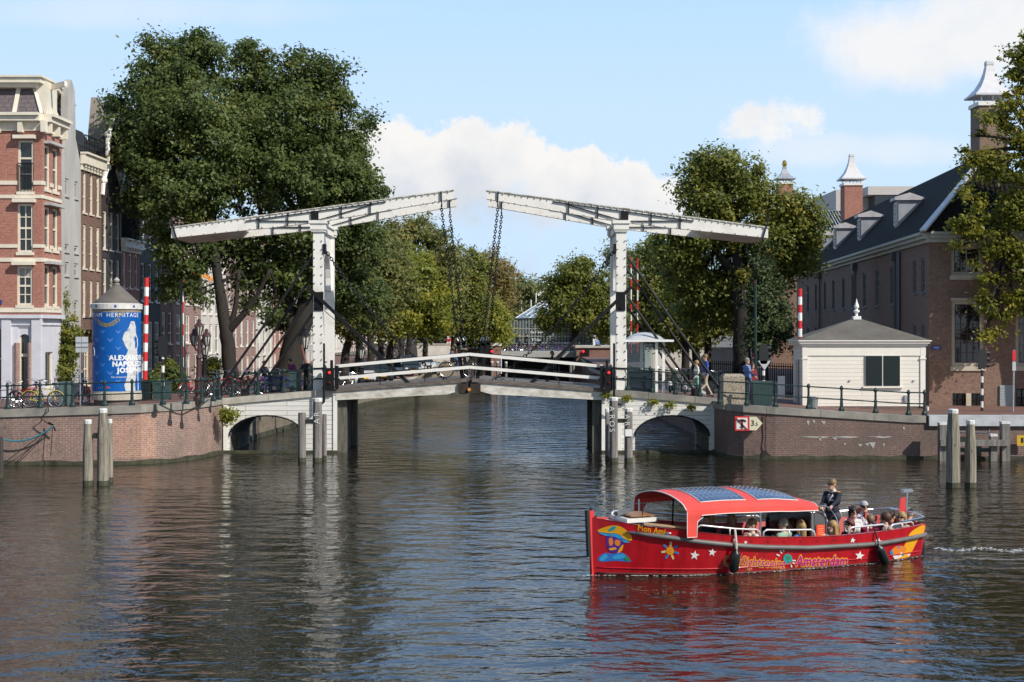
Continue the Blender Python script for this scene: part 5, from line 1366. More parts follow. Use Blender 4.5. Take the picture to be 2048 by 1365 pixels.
MB().lathe([(RD*.93,az(606)),(RD*.92,az(604)),(RD*.10,az(568)),(RD*.10,az(566))],(AX,AY),N_).build('roof',mat('column_roof',(.145,.125,.105),.8,c2=(.10,.088,.075),scale=2.5),ad,smooth=False)
fz_=MB().lathe([(.13,az(568)),(.13,az(566))],(AX,AY),12).lathe([(.03,az(566)),(.11,az(562)),(.13,az(559)),(.08,az(556)),(.02,az(553.5))],(AX,AY),10)
fz_.build('finial',mat('finial_stone',(.42,.40,.36),.6,var=.15),ad)
def wrap(z0,off,a0):      # 2-D -> on the drum; a0 = angle of x=0 (0 faces the camera, + to the right)
 def f(x,y):
  a=a0+x/RD
  return (AX+(RD+off)*math.sin(a),AY-(RD+off)*math.cos(a),z0+y)
 return f
ang=lambda px:math.asin(max(-.995,min(.995,(px-233.5)/47.5)))
white_ink=mat('poster_white',(.72,.74,.76),.5,var=0);pale_blue=mat('poster_pale_blue',(.05,.17,.50),.45,var=0);gold=mat('poster_gold',(.30,.25,.13),.45,var=.3,scale=14);grey_ink=mat('poster_grey',(.16,.17,.19),.5,var=.3,scale=6)
M=MB()
letter(M,'AMSTERDAM  HERMITAGE',.255,wrap(az(634.5),.006,ang(219)),bold=0,spacing=1.12)
M.build('poster_title',white_ink,ad)
M=MB()
for s,py,px,sz_ in (('ALEXANDER',720.5,288,.285),('NAPOLEON',733,289,.285),('JOSEPHINE',745.5,290,.285)):
 vs,fs=text2d(s,sz_,bold=.04,spacing=1.12)
 x0=min(v[0]for v in vs);a0={'A':ang(231),'N':ang(238),'J':ang(246)}[s[0]]
 f_=wrap(az(py),.007,a0);M.add([f_(x-x0,y)for x,y in vs],fs)
for s,py,px,sz_ in (('Een verhaal van vriendschap',756,236,.10),('en liefde',761.5,262,.10)):
 vs,fs=text2d(s,sz_);x0=min(v[0]for v in vs);f_=wrap(az(py),.007,ang(px));M.add([f_(x-x0,y)for x,y in vs],fs)
M.build('poster_names',white_ink,ad)
M=MB()      # gold chain swag
for i in range(13):
 t=i/12;px=lerp(194,258,t);py=628+24*(1-(2*t-1)** 2)*.95-(6 if t>.85 else 0)
 f_=wrap(az(py),.006+.002*(i % 2),ang(px));r=.10
 ring=[(r*1.15*math.cos(a),r*.8*math.sin(a))for a in [2*math.pi*k/12 for k in range(12)]];inn=[(x*.5,y*.45)for x,y in ring]
 M.add([f_(x,y)for x,y in ring+inn],[(k,(k+1)% 12,12+(k+1)% 12,12+k)for k in range(12)])
M.build('poster_swag',gold,ad)
M=MB()      # faint motifs
for row in range(7):
 for c in range(-2,3):
  if (row+c)% 2:continue
  a=ang(218)+c*.33
  f_=wrap(az(664+row*16.5),.004,a);k=1.2 if row % 2 else 1.0
  M.add([f_(x*k,y*k)for x,y in ((-.12,.07),(-.03,.04),(0,.0),(.03,.04),(.12,.07),(.07,-.02),(0,-.08),(-.07,-.02))],[(0,1,7),(1,2,6,7),(2,3,5,6),(3,4,5)])
M.build('poster_motifs',pale_blue,ad)
M=MB()      # plain white classical figure (generic)
fig=[(262,783),(258,776),(263,760),(265,745),(263,728),(262,712),(266,700),(260,690),(256,680),(258,668),(263,662),(267,660),(267,650),(270,643),(275,645),(277,653),(276,662),(279,676),(279.5,692),(278,704),(279.6,722),(279.7,745),(279.8,765),(280,783)]
p3_=[wrap(az(py),.0055,ang(px))(0,0)for px,py in fig]
k=len(p3_);c3=[wrap(az(py),.0055,ang(271))(0,0)for px,py in fig]
half=fig[:14];other=list(reversed(fig[14:]))
vs=[];n2=12
for i in range(n2+1):
 py=lerp(783,643,i/n2)
 def edge_(lst):
  ys=[q[1]for q in lst];xs=[q[0]for q in lst];return float(np.interp(-py,[-y for y in ys],xs))
 l_,r_=edge_(half),edge_([(280,783)]+other[:]if other[0][1]<783 else other)
 for j in range(5):vs.append(wrap(az(py),.0055,ang(lerp(l_,r_,j/4)))(0,0))
M.add(vs,[(i*5+j,i*5+j+1,i*5+j+6,i*5+j+5)for i in range(n2)for j in range(4)])
M.build('poster_figure',mat('statue_white',(.52,.53,.54),.5,c2=(.34,.35,.37),scale=5,thr=(.35,.5)),ad)
M=MB()      # oval medallion at the left and a curl of script
for rr,mi in ((1.0,0),(.86,1)):
 f_=wrap(az(668),.004+.002*mi,ang(189));M.add([f_(.30*rr*math.cos(2*math.pi*k/20),.52*rr*math.sin(2*math.pi*k/20))for k in range(20)],[tuple(range(20))],mi)
M.build('poster_medallion',[gold,grey_ink],ad)
M=MB();f_=wrap(az(700),.012,ang(194))
M.tube([f_(.16*math.cos(t*1.1)+.02*t-.1,-.05*t+.14*math.sin(t*1.7)+.2)for t in [i*.35 for i in range(22)]],.012,4);M.build('poster_script',white_ink,ad)
M=MB();letter(M,'n w s l d e m',.075,wrap(az(777),.006,ang(218)),spacing=1.7);
f_=wrap(az(776),.006,ang(229));M.add([f_(-.05,-.01),f_(.05,-.01),f_(.05,.06),f_(-.05,.06)],[(0,1,2,3)],1)
M.build('poster_credits',[white_ink,red_p],ad)
M=MB()
for px in (206,244,273,190):
 f_=lambda x,y,a=ang(px):(AX+(RD*1.075)*math.sin(a+x/RD),AY-(RD*1.075)*math.cos(a+x/RD),az(613)+y)
 M.add([f_(-.045,-.05),f_(.045,-.05),f_(.045,.05),f_(-.045,.05)],[(0,1,2,3)])
M.build('fascia_mark',mat('mark_blue',(.02,.08,.40),.5,var=0),fas)
# poles, lights, signs
def barrier(px,y_top,y_bot,Y,label,bands=11,r=.085,lean=0,start=0):
 x,z0,z1=WX(px,Y),WZ(y_bot,Y),WZ(y_top,Y)
 o=thing('barrier_pole',label,'barrier pole',(x,Y,z0),'raised red and white barrier poles');R_=MB()
 for i in range(bands):
  a,b=i/bands,(i+1)/bands;A=Vector((x+lean*a,Y,lerp(z0,z1,a)));B=Vector((x+lean*b,Y,lerp(z0,z1,b)))
  R_.cyl(A,B,r,r,8,(i+start)% 2)
 R_.build('pole',[red_p,white_p],o);return o
barrier(290,556,760,63,'thick raised barrier pole beside the advertising column',11,.10,lean=.08)
barrier(1600,578,690,66.5,'raised barrier pole behind the white hut',7,.10)
barrier(366,560,760,79,'thin raised barrier pole in shade before the elms',9,.045)
barrier(1507,560,760,82,'thin raised barrier pole in shade by the young dark tree',9,.05)
for px,yt,lab in ((895,657,'left of two close far barrier poles left of the lift chains'),(899.5,656,'right of two close far barrier poles left of the lift chains'),(913,660,'short far barrier pole partly hidden by the left lift rod'),(1262,516,'tall far barrier pole just right of the right gate tower'),(1275,518,'second tall far barrier pole right of the right gate tower')):
 barrier(px,yt,706,146 if yt>600 else 108,lab,9,.11 if yt>600 else .06)
bw_b=mat('post_black',(.015,.015,.016),.5,var=0);bw_w=mat('post_white',(.75,.75,.73),.5,var=.05)
def light_post(px,yt,yb,Y,label,head=True,n=8,flip=1,y_stripe=None):
 x,z0,z1=WX(px,Y),WZ(yb,Y),WZ(yt,Y);ys=WZ(y_stripe,Y)if y_stripe else z1
 o=thing('traffic_light',label,'traffic light',(x,Y,z0),'striped traffic light posts');B_=MB()
 for i in range(n):B_.cyl((x,Y,lerp(z0,ys,i/n)),(x,Y,lerp(z0,ys,(i+1)/n)),.065,.065,8,i % 2)
 B_.build('banded_post',[bw_b,bw_w],o)
 if head:
  M=MB();h=.95;M.prism([(x+.33*math.cos(a)*.62,Y-.08,z1-h/2+(h/2)*max(-.92,min(.92,1.2*math.sin(a))))for a in [2*math.pi*k/16 for k in range(16)]],(0,.04,0))
  M.box((x-.13,Y-.04,z1-h),(x+.13,Y+.16,z1-.05))
  hd=M.build('signal_head',bw_b,o)
  for k in range(3):M=MB();z=z1-.22-k*.27;M.tube([(x+flip*.14,Y+.05,z),(x+flip*.34,Y+.05,z+.0)],[.10,.11],8);M.build('visor',bw_b,hd)
 return o
light_post(326,671,812,60.5,'traffic light with oval backing board behind the left quay railing',flip=-1,y_stripe=705)
light_post(1527,687,800,62.5,'traffic light on black and white post above the right green cabinet',y_stripe=722)
light_post(1964,697,828,64.5,'traffic light on thin black and white post in front of the museum window',y_stripe=728)
o=thing('give_way_sign','back of a triangular grey sign fixed to the post above the right cabinet','sign',(WX(1527,62.4),62.4,WZ(740,62.4)))
Y=62.42;MB().prism([(WX(a,Y),Y,WZ(b,Y))for a,b in ((1516,722),(1542,722),(1529,741))][::-1],(0,.02,0)).build('plate',mat('sign_back',(.50,.51,.53),.5,metal=.1,var=.05),o)
o=thing('road_sign','grey backs of road signs on a thin pole left of the advertising column','sign',(WX(161,59.5),59.5,2.2));Y=59.5
MB().tube([(WX(161,Y),Y,2.2),(WX(161,Y),Y,WZ(676,Y))],.04,8).build('pole',steel,o)
M=MB();M.box((WX(152,Y),Y-.06,WZ(705,Y)),(WX(163.5,Y),Y-.04,WZ(674,Y)));M.box((WX(164.5,Y),Y-.06,WZ(705,Y)),(WX(177,Y),Y-.04,WZ(674,Y)));M.build('plates',MATS['sign_back'],o)
M=MB()
for py in (694,685):M.bar((WX(152,Y),Y-.075,WZ(py,Y)),(WX(177,Y),Y-.075,WZ(py,Y)),.02,.04)
M.build('brackets',steel,o)
o=thing('no_parking_sign','thin pole with small red edged sign at the right edge before the museum','sign',(WX(2028,64),64,1.75));Y=64
MB().tube([(WX(2026,Y),Y,1.75),(WX(2028,Y),Y,WZ(700,Y))],.04,8).build('pole',zinc,o)
MB().box((WX(2024,Y),Y-.06,WZ(722,Y)),(WX(2031,Y),Y-.03,WZ(702,Y))).build('plate',red_p,o)
MB().box((WX(2024,Y),Y-.06,WZ(742,Y)),(WX(2031,Y),Y-.03,WZ(724,Y))).build('lower_plate',MATS['sign_back'],o)
def sign_text(M,s,px,py,Y,wpx,mi=0,**k):
 vs,fs=text2d(s,1,**k);w=max(v[0]for v in vs)-min(v[0]for v in vs);sc=wpx*Y/F/w
 M.add([(WX(px,Y)+x*sc,Y,WZ(py,Y)+y*sc)for x,y in vs],fs,mi)
Yf=FU(1873)[1];o=thing('street_sign','dark blue street name plate AMSTEL on the museum corner','sign',(WX(1873,Yf),Yf-.05,WZ(700,Yf)))
MB().box((WX(1864,Yf-.1),Yf-.1,WZ(700,Yf)),(WX(1882,Yf-.1),Yf-.06,WZ(692,Yf))).build('plate',mat('sign_blue',(.02,.04,.25),.4,var=0),o)
M=MB();sign_text(M,'AMSTEL',1873,696.5,Yf-.104,11,bold=.03);sign_text(M,'Centrum',1875,699.2,Yf-.104,6);M.build('lettering',white_ink,o)
Y=60.37;o=thing('no_anchoring_sign','square red bordered no anchoring sign with struck-out anchor on the right quay wall','sign',(WX(1484,Y),Y,WZ(862,Y)))
def rect(M,a,b,c,d,y,mi=0):M.box((WX(a,y),y,WZ(d,y)),(WX(c,y),y+.015,WZ(b,y)),mi)
M=MB();rect(M,1470,833,1498,862,Y);M.build('red_border',red_p,o)
M=MB();rect(M,1473,836,1495,859,Y-.006);M.build('white_face',mat('sign_white',(.72,.70,.66),.5,var=.05),o)
M=MB();y=Y-.012
M.bar((WX(1484,y),y,WZ(854,y)),(WX(1484,y),y,WZ(842,y)),.02,.09,up=(1,0,0))
M.tube([(WX(1484+8*math.sin(t),y),y,WZ(844.5-5*math.cos(t)+1,y))for t in [-1.25+.25*k for k in range(11)]],.038,5)
M.bar((WX(1480,y),y,WZ(854.5,y)),(WX(1488,y),y,WZ(854.5,y)),.02,.05,up=(0,1,0));M.tube([(WX(1484+1.6*math.cos(t),y),y,WZ(857-1.6*math.sin(t),y))for t in [k*.8 for k in range(8)]],.012,4,closed=True)
M.build('anchor_symbol',bw_b,o)
M=MB();y=Y-.02;M.bar((WX(1473.5,y),y,WZ(836.5,y)),(WX(1494.5,y),y,WZ(858.5,y)),.015,.075,up=(0,1,0));M.build('red_slash',red_p,o)
o=thing('distance_sign','cream arrow shaped plate reading 3,5 beside the no anchoring sign','sign',(WX(1510,Y),Y,WZ(862,Y)))
MB().prism([(WX(a,Y),Y,WZ(b,Y))for a,b in ((1499,834),(1513,834),(1525,847),(1513,861),(1499,861))][::-1],(0,.015,0)).build('plate',mat('sign_cream',(.66,.62,.44),.5,var=.05),o)
M=MB();sign_text(M,'3',1505,852,Y-.005,6.5,bold=.03);sign_text(M,',5',1512.5,852,Y-.005,6,bold=.03);M.build('figures',bw_b,o)
o=thing('warning_sign','small yellow sign with dark marks on the quay wall at the right edge','sign',(WX(2040,60.1),60.1,WZ(893,60.1)));Y=60.15
M=MB();rect(M,2034,871,2060,892,Y);M.build('plate',mat('sign_yellow',(.62,.40,.02),.5,var=.1),o)
M=MB();rect(M,2042,876,2047,886,Y-.008);rect(M,2049,874,2052,890,Y-.008);M.build('dark_marks',bw_b,o)
def scrawl(pl_,px,pys,Y,wd,name='graffiti',up=1):
 M=MB();x=px
 for ch,py in pys:
  vs,fs=text2d(ch,1);sc=wd*Y/F
  M.add([(WX(x,Y)-(y*sc-.12)*up,Y,WZ(py,Y)+xx*sc*up)for xx,y in vs],fs)
 M.build(name,mat('chalk',(.62,.62,.62),.8,var=.1),pl_)
scrawl(p2,633,(('A',843),('R',829)),59.3-.215,16)
scrawl(p3,1225,(('A',818),('R',834),('O',848),('S',861)),59.3-.205,15,up=-1)
scrawl(p4,1256,(('A',834),('R',848)),59.3-.195,14,up=-1)
MB().box((WX(1250.5,59.1),59.075,WZ(873,59.1)),(WX(1264,59.1),59.10,WZ(859,59.1))).build('white_plate',white_p,p4)
# lamps
def lantern(M,G,x,y,z,k=1.0):
 for a in range(6):
  t0,t1=2*math.pi*a/6,2*math.pi*(a+1)/6
  M.bar((x+.13*k*math.cos(t0),y+.13*k*math.sin(t0),z),(x+.25*k*math.cos(t0),y+.25*k*math.sin(t0),z+.55*k),.03,.03)
 M.lathe([(.15*k,z-.04),(.15*k,z)],(x,y),6);M.lathe([(.29*k,z+.55*k),(.27*k,z+.60*k),(.12*k,z+.76*k),(.10*k,z+.84*k),(.14*k,z+.86*k),(.03,z+.98*k)],(x,y),8)
 G.lathe([(.115*k,z+.01),(.225*k,z+.54*k)],(x,y),6)
milk=mat('lantern_glass',(.62,.62,.55),.25,var=.1)
iron_red=mat('red_brown_iron',(.07,.025,.025),.5,var=.15,scale=4)
def lamp_post(px,yt,yb,Y,m_,label,arms=((0,0),),k=1.0):
 x,z0,zt=WX(px,Y),WZ(yb,Y),WZ(yt,Y);o=thing('street_lamp',label,'street lamp',(x,Y,z0),'street lamps')
 zl=zt-.98*k
 M=MB();M.lathe([(.24,z0),(.24,z0+.25),(.17,z0+.35),(.18,z0+.95),(.22,z0+1.0),(.12,z0+1.15),(.10,z0+1.9),(.14,z0+1.95),(.07,z0+2.1),(.06,zl-.05)],(x,Y),10);M.build('post',m_,o)
 if len(arms)>1:
  M=MB()
  for ax,ay in arms[1:]:M.tube([(x,Y,zl-.7),(x+ax*.6,Y+ay*.6,zl-.62),(x+ax,Y+ay,zl-.45)],.035,6)
  M.build('arms',m_,o)
 for i,(ax,ay)in enumerate(arms):
  M,G=MB(),MB();zz=zl if i == 0 else zl-.42
  lantern(M,G,x+ax,Y+ay,zz,k);l_=M.build('lantern',m_,o);G.build('lantern_glass',milk,l_)
lamp_post(398,638,808,60.6,iron_red,'cast iron lamp with three lanterns, red brown post, behind the left railing',((0,0),(.30,.1),(-.28,.3)),.72)
lamp_post(409,668,800,66,black_iron,'thin black lamp post just right of the three-lantern lamp')
lamp_post(722,684,770,84,black_iron,'far lantern glimpsed right behind the left gate tower')
o=thing('street_lamp','lantern above the dark crane-like arm left of the left gate tower','street lamp',(WX(609,70),70,2.4),'street lamps')
M,G=MB(),MB();lantern(M,G,WX(609,70),70,WZ(697,70),1.1);M.tube([(WX(611,70),70,2.2),(WX(609,70),70,WZ(697,70))],.05,8);M.build('post',black_iron,o);G.build('lantern_glass',milk,o)
o=thing('winch','rusty hand winch arms beside the left gate tower above the green cabinets','winch',(WX(613,65.5),65.5,2.75));Y=65.5
M=MB();M.cyl((WX(612,Y),Y,2.7),(WX(612,Y),Y,WZ(738,Y)),.12,.10,8);M.ball((WX(614,Y),Y,WZ(735,Y)),(.3,.3,.2),10);M.build('pedestal',black_iron,o)
M=MB();M.tube([(WX(571,Y),Y-.1,WZ(745,Y)),(WX(614,Y),Y-.1,WZ(734,Y)),(WX(655,Y),Y-.1,WZ(724,Y))],.03,6);M.tube([(WX(602,Y),Y+.1,WZ(690,Y)),(WX(612,Y),Y,WZ(732,Y))],[.05,.09],6);M.build('lever',mat('rust_brown',(.17,.07,.045),.7,var=.2),o)
o=thing('canal_lamp','tall dark green lamp pole beside the thin shaded barrier pole','lamp pole',(WX(364,66.5),66.5,2.2));MB().tube([(WX(364,66.5),66.5,2.2),(WX(362,66.5),66.5,WZ(560,66.5))],[.09,.06],8).build('pole',green_iron,o)
o=thing('lamp_pole','dark lamp pole behind the thin barrier pole by the young dark tree','lamp pole',(WX(1511,68.5),68.5,1.9));MB().tube([(WX(1511,68.5),68.5,1.9),(WX(1511,68.5),68.5,WZ(560,68.5))],[.09,.06],8).build('pole',green_iron,o)
# cabinets, block, shelter, bins
cab_m=mat('cabinet_green',(.045,.085,.085),.5,var=.12,scale=2);cab_d=mat('cabinet_dark',(.012,.022,.024),.5,var=.1)
def cabinet(px0,px1,yt,yb,Y,label,m_=cab_m,name='utility_cabinet',ribs=0,depth=.5,lid=True):
 x0,x1,z0,z1=WX(px0,Y),WX(px1,Y),WZ(yb,Y),WZ(yt,Y);o=thing(name,label,'cabinet',((x0+x1)/2,Y,z0),'utility cabinets')
 b=MB().box((x0,Y,z0),(x1,Y+depth,z1-.06)).build('body',m_,o)
 if lid:MB().box((x0-.03,Y-.03,z1-.06),(x1+.03,Y+depth+.03,z1)).build('lid',m_,o)
 M=MB();xm=(x0+x1)/2
 if ribs:
  for k in range(ribs):x=lerp(x0,x1,(k+.5)/ribs);M.box((x-.012,Y-.015,z0+.05),(x+.012,Y-.001,z1-.1))
 else:M.box((xm-.008,Y-.012,z0+.05),(xm+.008,Y-.001,z1-.1));M.box((x0+.03,Y-.015,lerp(z0,z1,.5)-.01),(x1-.03,Y-.001,lerp(z0,z1,.5)+.01))
 M.build('ribs' if ribs else 'door_seam',m_,o);return o
cabinet(579,600,744,786,64.5,'teal green cabinet left of the winch by the left gate tower')
cabinet(624,647,741,783,64.3,'teal green cabinet in front of the left gate tower')
cabinet(537,566,752,790,66.5,'dark cabinet behind the parked bicycles near the elm',cab_d)
cabinet(1506,1545,763,812,61.6,'ribbed teal cabinet below the striped traffic light on the right quay',ribs=14)
cabinet(118,139,764,812,60.2,'pale green cabinet right of the yellow bicycle',mat('cabinet_pale',(.10,.16,.15),.5,var=.1))
cabinet(282,299,762,800,63.6,'dark green box at the foot of the thick barrier pole',cab_d)
cabinet(306,338,765,802,63.8,'dark green cabinet pair behind the oval traffic light',cab_m)
cabinet(1258,1306,742,790,64.05,'dark panel box standing under the glass shelter',mat('panel_navy',(.012,.022,.032),.4,var=.1),depth=.25)
cabinet(1556,1570,750,797,66.5,'slim white panel left of the white hut',white_p,depth=.08,lid=False)
o=thing('anchor_block','square speckled concrete block on the right quay beside the railing','block',(WX(1467,61.8),61.8,2.3));Y=61.3
gran=nmat('pebble_concrete')[0]
def speck(m):
 nt=m.node_tree;b=nt.nodes['Principled BSDF'];L=nt.links;t=nt.nodes.new('ShaderNodeTexVoronoi');tc=nt.nodes.new('ShaderNodeTexCoord');L.new(tc.outputs['Object'],t.inputs['Vector']);t.inputs['Scale'].default_value=22
 r=nt.nodes.new('ShaderNodeValToRGB');r.color_ramp.elements[0].color=(.14,.11,.08,1);r.color_ramp.elements[1].color=(.46,.41,.32,1);L.new(t.outputs['Color'],r.inputs[0]);L.new(r.outputs[0],b.inputs['Base Color']);b.inputs['Roughness'].default_value=.9
speck(gran)
x0,x1=WX(1447,Y),WX(1490,Y);zt=WZ(749,Y)
MB().box((x0,Y,2.1),(x1,Y+.9,zt-.1)).add([(x0,Y,zt-.1),(x1,Y,zt-.1),(x1,Y+.9,zt-.1),(x0,Y+.9,zt-.1),(x0+.08,Y+.08,zt),(x1-.08,Y+.08,zt),(x1-.08,Y+.82,zt),(x0+.08,Y+.82,zt)],[(0,1,5,4),(1,2,6,5),(2,3,7,6),(3,0,4,7),(4,5,6,7)]).build('block',gran,o)
sh=thing('glass_shelter','small glass shelter with white posts and domed roof beside the right gate tower','shelter',(WX(1295,64.6),64.6,2.7));Y=64.2
clear=nmat('clear_glass')[0]
def mk_clear(m):
 nt=m.node_tree;L=nt.links;N=nt.nodes;N.clear();out=N.new('ShaderNodeOutputMaterial');a=N.new('ShaderNodeBsdfTransparent');a.inputs[0].default_value=(.82,.87,.87,1);g=N.new('ShaderNodeBsdfGlossy');g.inputs['Roughness'].default_value=.03;fr_=N.new('ShaderNodeFresnel');fr_.inputs[0].default_value=1.5
 mx=N.new('ShaderNodeMixShader');L.new(fr_.outputs[0],mx.inputs[0]);L.new(a.outputs[0],mx.inputs[1]);L.new(g.outputs[0],mx.inputs[2]);L.new(mx.outputs[0],out.inputs[0])
mk_clear(clear)
zr=WZ(684,Y)
for px,dy in ((1251,0),(1313,0),(1327,.0),(1283,1.9),(1340,1.9)):
 if px == 1340:continue
 x=WX(px,Y+dy)if dy else WX(px,Y);M=MB();M.box((x-.06,Y+dy-.06,2.45),(x+.06,Y+dy+.06,zr-.002));M.build('post',white_p,sh)
x0,x1=WX(1240,Y),WX(1346,Y)
MB().box((x0,Y-.35,zr),(x1,Y+2.2,zr+.09)).build('roof_edge',white_p,sh)
M=MB();xm=(x0+x1)/2;vs=[]
for j in range(7):
 for i in range(11):
  u,v=i/10*2-1,j/6*2-1;vs.append((xm+u*(x1-x0)*.36,Y+.92+v*1.15,zr+.092+.34*max(0,(1-u*u))** .7*max(0,(1-v*v))** .6))
M.add(vs,[(j*11+i,j*11+i+1,j*11+i+12,j*11+i+11)for j in range(6)for i in range(10)]);M.build('dome',mat('dome_grey',(.50,.50,.50),.35,var=.1),sh,smooth=True)
M=MB();M.box((WX(1256,Y),Y+1.9,2.9),(WX(1310,Y),Y+1.92,zr-.1));M.build('glass_panel',clear,sh)
M=MB();M.box((WX(1258,Y),Y+.3,WZ(742,Y)),(WX(1308,Y),Y+.32,zr-.1));M.build('glass_panel',clear,sh)
M=MB()
for k in range(4):M.add([(WX(1290,Y)+star_[0]*.5,Y+.29,WZ(693+k*4,Y)+star_[1]*.5)for star_ in star2d(.07)],[tuple(range(9,-1,-1))])
M.build('star_sticker',white_p,sh)
for px,py,Y,lab in ((1340,768,66,'white knob of a low bollard left of the walking couple'),(1370,776,65.5,'white topped low bollard just left of the blonde walker')):
 o=thing('bollard',lab,'bollard',(WX(px,Y),Y,2.3),'white topped bollards');z=WZ(py,Y);MB().cyl((WX(px,Y),Y,2.2),(WX(px,Y),Y,z-.05),.06,.06,8).build('post',green_iron,o);MB().ball((WX(px,Y),Y,z),.11,10).build('knob',white_p,o)
o=thing('litter_bin','small grey metal bin in front of the white hut corner','bin',(WX(1626,61.2),61.2,2.0));Y=61.3
MB().lathe([(.19,1.95),(.21,WZ(798,Y))],(WX(1626,Y),Y),12).build('body',mat('bin_grey',(.24,.28,.29),.5,metal=.3),o);MB().lathe([(.235,WZ(798,Y)),(.235,WZ(795,Y)),(.1,WZ(793,Y))],(WX(1626,Y),Y),12).build('lid',zinc,o)
# white hut
hut=thing('white_hut','white boarded bridge keeper hut with hipped grey roof, finial and black shutters','hut',(16,66.7,1.95))
Y=65.0;HXa,HXb=WX(1606,Y),WX(1849,Y);dk=3.5;zb,ze_=WZ(813,Y),WZ(692,Y)
hd_=Vector((.071,1,0)).normalized()
hut_m=planks('hut_boards',(.80,.76,.68),.178,.009,(.42,.39,.34),9,0,rough=.45)
tr_m=mat('hut_trim',(.80,.76,.68),.45,var=.04)
M=MB();base=[Vector((HXa,Y,0)),Vector((HXb,Y,0)),Vector((HXb,Y,0))+hd_*dk,Vector((HXa,Y,0))+hd_*dk]
M.prism([b+Vector((0,0,zb))for b in base][::-1],(0,0,ze_-zb));M.build('boarding',hut_m,hut)
M=MB();M.prism([b+Vector((.03 if i in (0,3)else -.03,.03,1.2))for i,b in enumerate(base)][::-1],(0,0,zb-1.2-.002));M.build('brick_base',wall_r,hut)
M=MB()
for a,b in ((HXa-.03,HXa+.2),(HXb-.2,HXb+.03)):M.box((a,Y-.05,zb+.0),(b,Y-.002,ze_));M.box((a-.03,Y-.08,ze_-.62),(b+.03,Y-.052,ze_-.55))
M.box((HXa-.05,Y-.04,ze_-.45),(HXb+.05,Y-.003,ze_-.002));M.build('corner_boards',tr_m,hut)
def eave(o_,z0,z1):return [base[0]+Vector((-o_,-o_,z0)),base[1]+Vector((o_,-o_,z0)),base[2]+Vector((o_,o_,z0)),base[3]+Vector((-o_,o_,z0))]
M=MB();M.prism(eave(.12,ze_,0)[::-1],(0,0,.10));M.prism(eave(.20,ze_+.102,0)[::-1],(0,0,.10));M.prism(eave(.26,ze_+.204,0)[::-1],(0,0,.05));M.build('eaves',tr_m,hut)
ap_z=WZ(637,Y+1.75);mid=(base[0]+base[2])/2
E_=eave(.24,ze_+.256,0);ra=mid+Vector((-1.05,0,ap_z));rb=mid+Vector((.0,0,ap_z))
ra=Vector((WX(1713,Y+1.75)-.12,Y+1.75,ap_z));rb=ra+Vector((.24,0,0))
M=MB();M.add(E_+[ra,rb],[(0,1,5,4),(1,2,5),(2,3,4,5),(3,0,4)]);M.build('roof',mat('hut_lead',(.155,.15,.13),.85,c2=(.10,.088,.078),spec=.15,scale=1.2,det=8),hut)
x,y=ra.x+.12,ra.y
M=MB();M.box((x-.18,y-.18,ap_z-.06),(x+.18,y+.18,ap_z+.10));M.lathe([(.07,ap_z+.1),(.06,ap_z+.22),(.14,ap_z+.30),(.14,ap_z+.36),(.05,ap_z+.42),(.11,ap_z+.5),(.12,ap_z+.56),(.05,ap_z+.75),(.01,ap_z+.92)],(x,y),10);M.build('finial',white_p,hut)
sx0,sx1,s0,s1=WX(1731,Y),WX(1799,Y),WZ(772,Y),WZ(712,Y)
M=MB();M.box((sx0-.03,Y-.055,s0-.02),(sx1+.03,Y-.012,s1+.03));M.box((sx0-.14,Y-.11,s0-.10),(sx1+.14,Y-.012,s0-.022));w=M.build('window',tr_m,hut)
sm_=(sx0+sx1)/2
for a,b in ((sx0,sm_-.035),(sm_+.035,sx1)):
 M=MB();M.box((a,Y-.085,s0),(b,Y-.057,s1));M.build('shutter',mat('shutter_black_green',(.006,.012,.012),.35,var=.05),w)
M=MB();M.box((WX(1808,Y),Y-.1,WZ(803,Y)),(WX(1815,Y),Y-.01,WZ(791,Y)));M.build('meter_box',zinc,hut)
M=MB()
for px in (1699,1827):M.cyl((WX(px,Y),Y,WZ(762,Y)),(WX(px,Y),Y-.06,WZ(762,Y)),.05,.04,8)
M.build('vent_cap',zinc,hut)
M=MB();xx=HXb+.12;M.tube([(xx,Y-.1,zb-.02),(xx,Y-.1,1.7),(xx-.1,Y-.2,1.68)],.05,6);M.build('drainpipe',white_p,hut)
M=MB();q0=base[0]+hd_*1.3;q1=base[0]+hd_*2.2
nx=Vector((-1,.071,0)).normalized()*.03
M.prism([q0+nx+Vector((0,0,zb)),q1+nx+Vector((0,0,zb)),q1+nx+Vector((0,0,zb+2.1)),q0+nx+Vector((0,0,zb+2.1))],nx);M.build('side_door',mat('door_grey_white',(.5,.48,.44),.5),hut)
# far bridge, glasshouse
fb=thing('far_bridge','low far canal bridge with grey parapet and brick piers under the glasshouse','bridge',(2,150,0));Y=149
M=MB();M.box((WX(985,Y),Y,WZ(715,Y)),(WX(1156,Y),Y+9,WZ(704,Y)));M.build('deck',mat('parapet_grey',(.42,.42,.40),.7,var=.1),fb)
pier_b=brick('pier_brick',(.30,.15,.11),(.24,.12,.09),(.25,.2,.17),.4,.12,.02)
M=MB();M.box((WX(1152,Y),Y-1,-.5),(WX(1228,Y),Y+9,WZ(696,Y)));pr_=M.build('pier',pier_b,fb);M=MB();M.box((WX(1150,Y),Y-1.2,WZ(696,Y)),(WX(1230,Y),Y+9.2,WZ(692.5,Y)));M.build('coping',light_stone,pr_)
M=MB();M.box((WX(982,Y),Y-1,-.5),(WX(1002,Y),Y+1,WZ(692,Y)));pr_=M.build('pier',pier_b,fb);M=MB();M.box((WX(981,Y),Y-1.1,WZ(692,Y)),(WX(1003,Y),Y+1.1,WZ(686,Y)));M.build('coping',white_p,pr_)
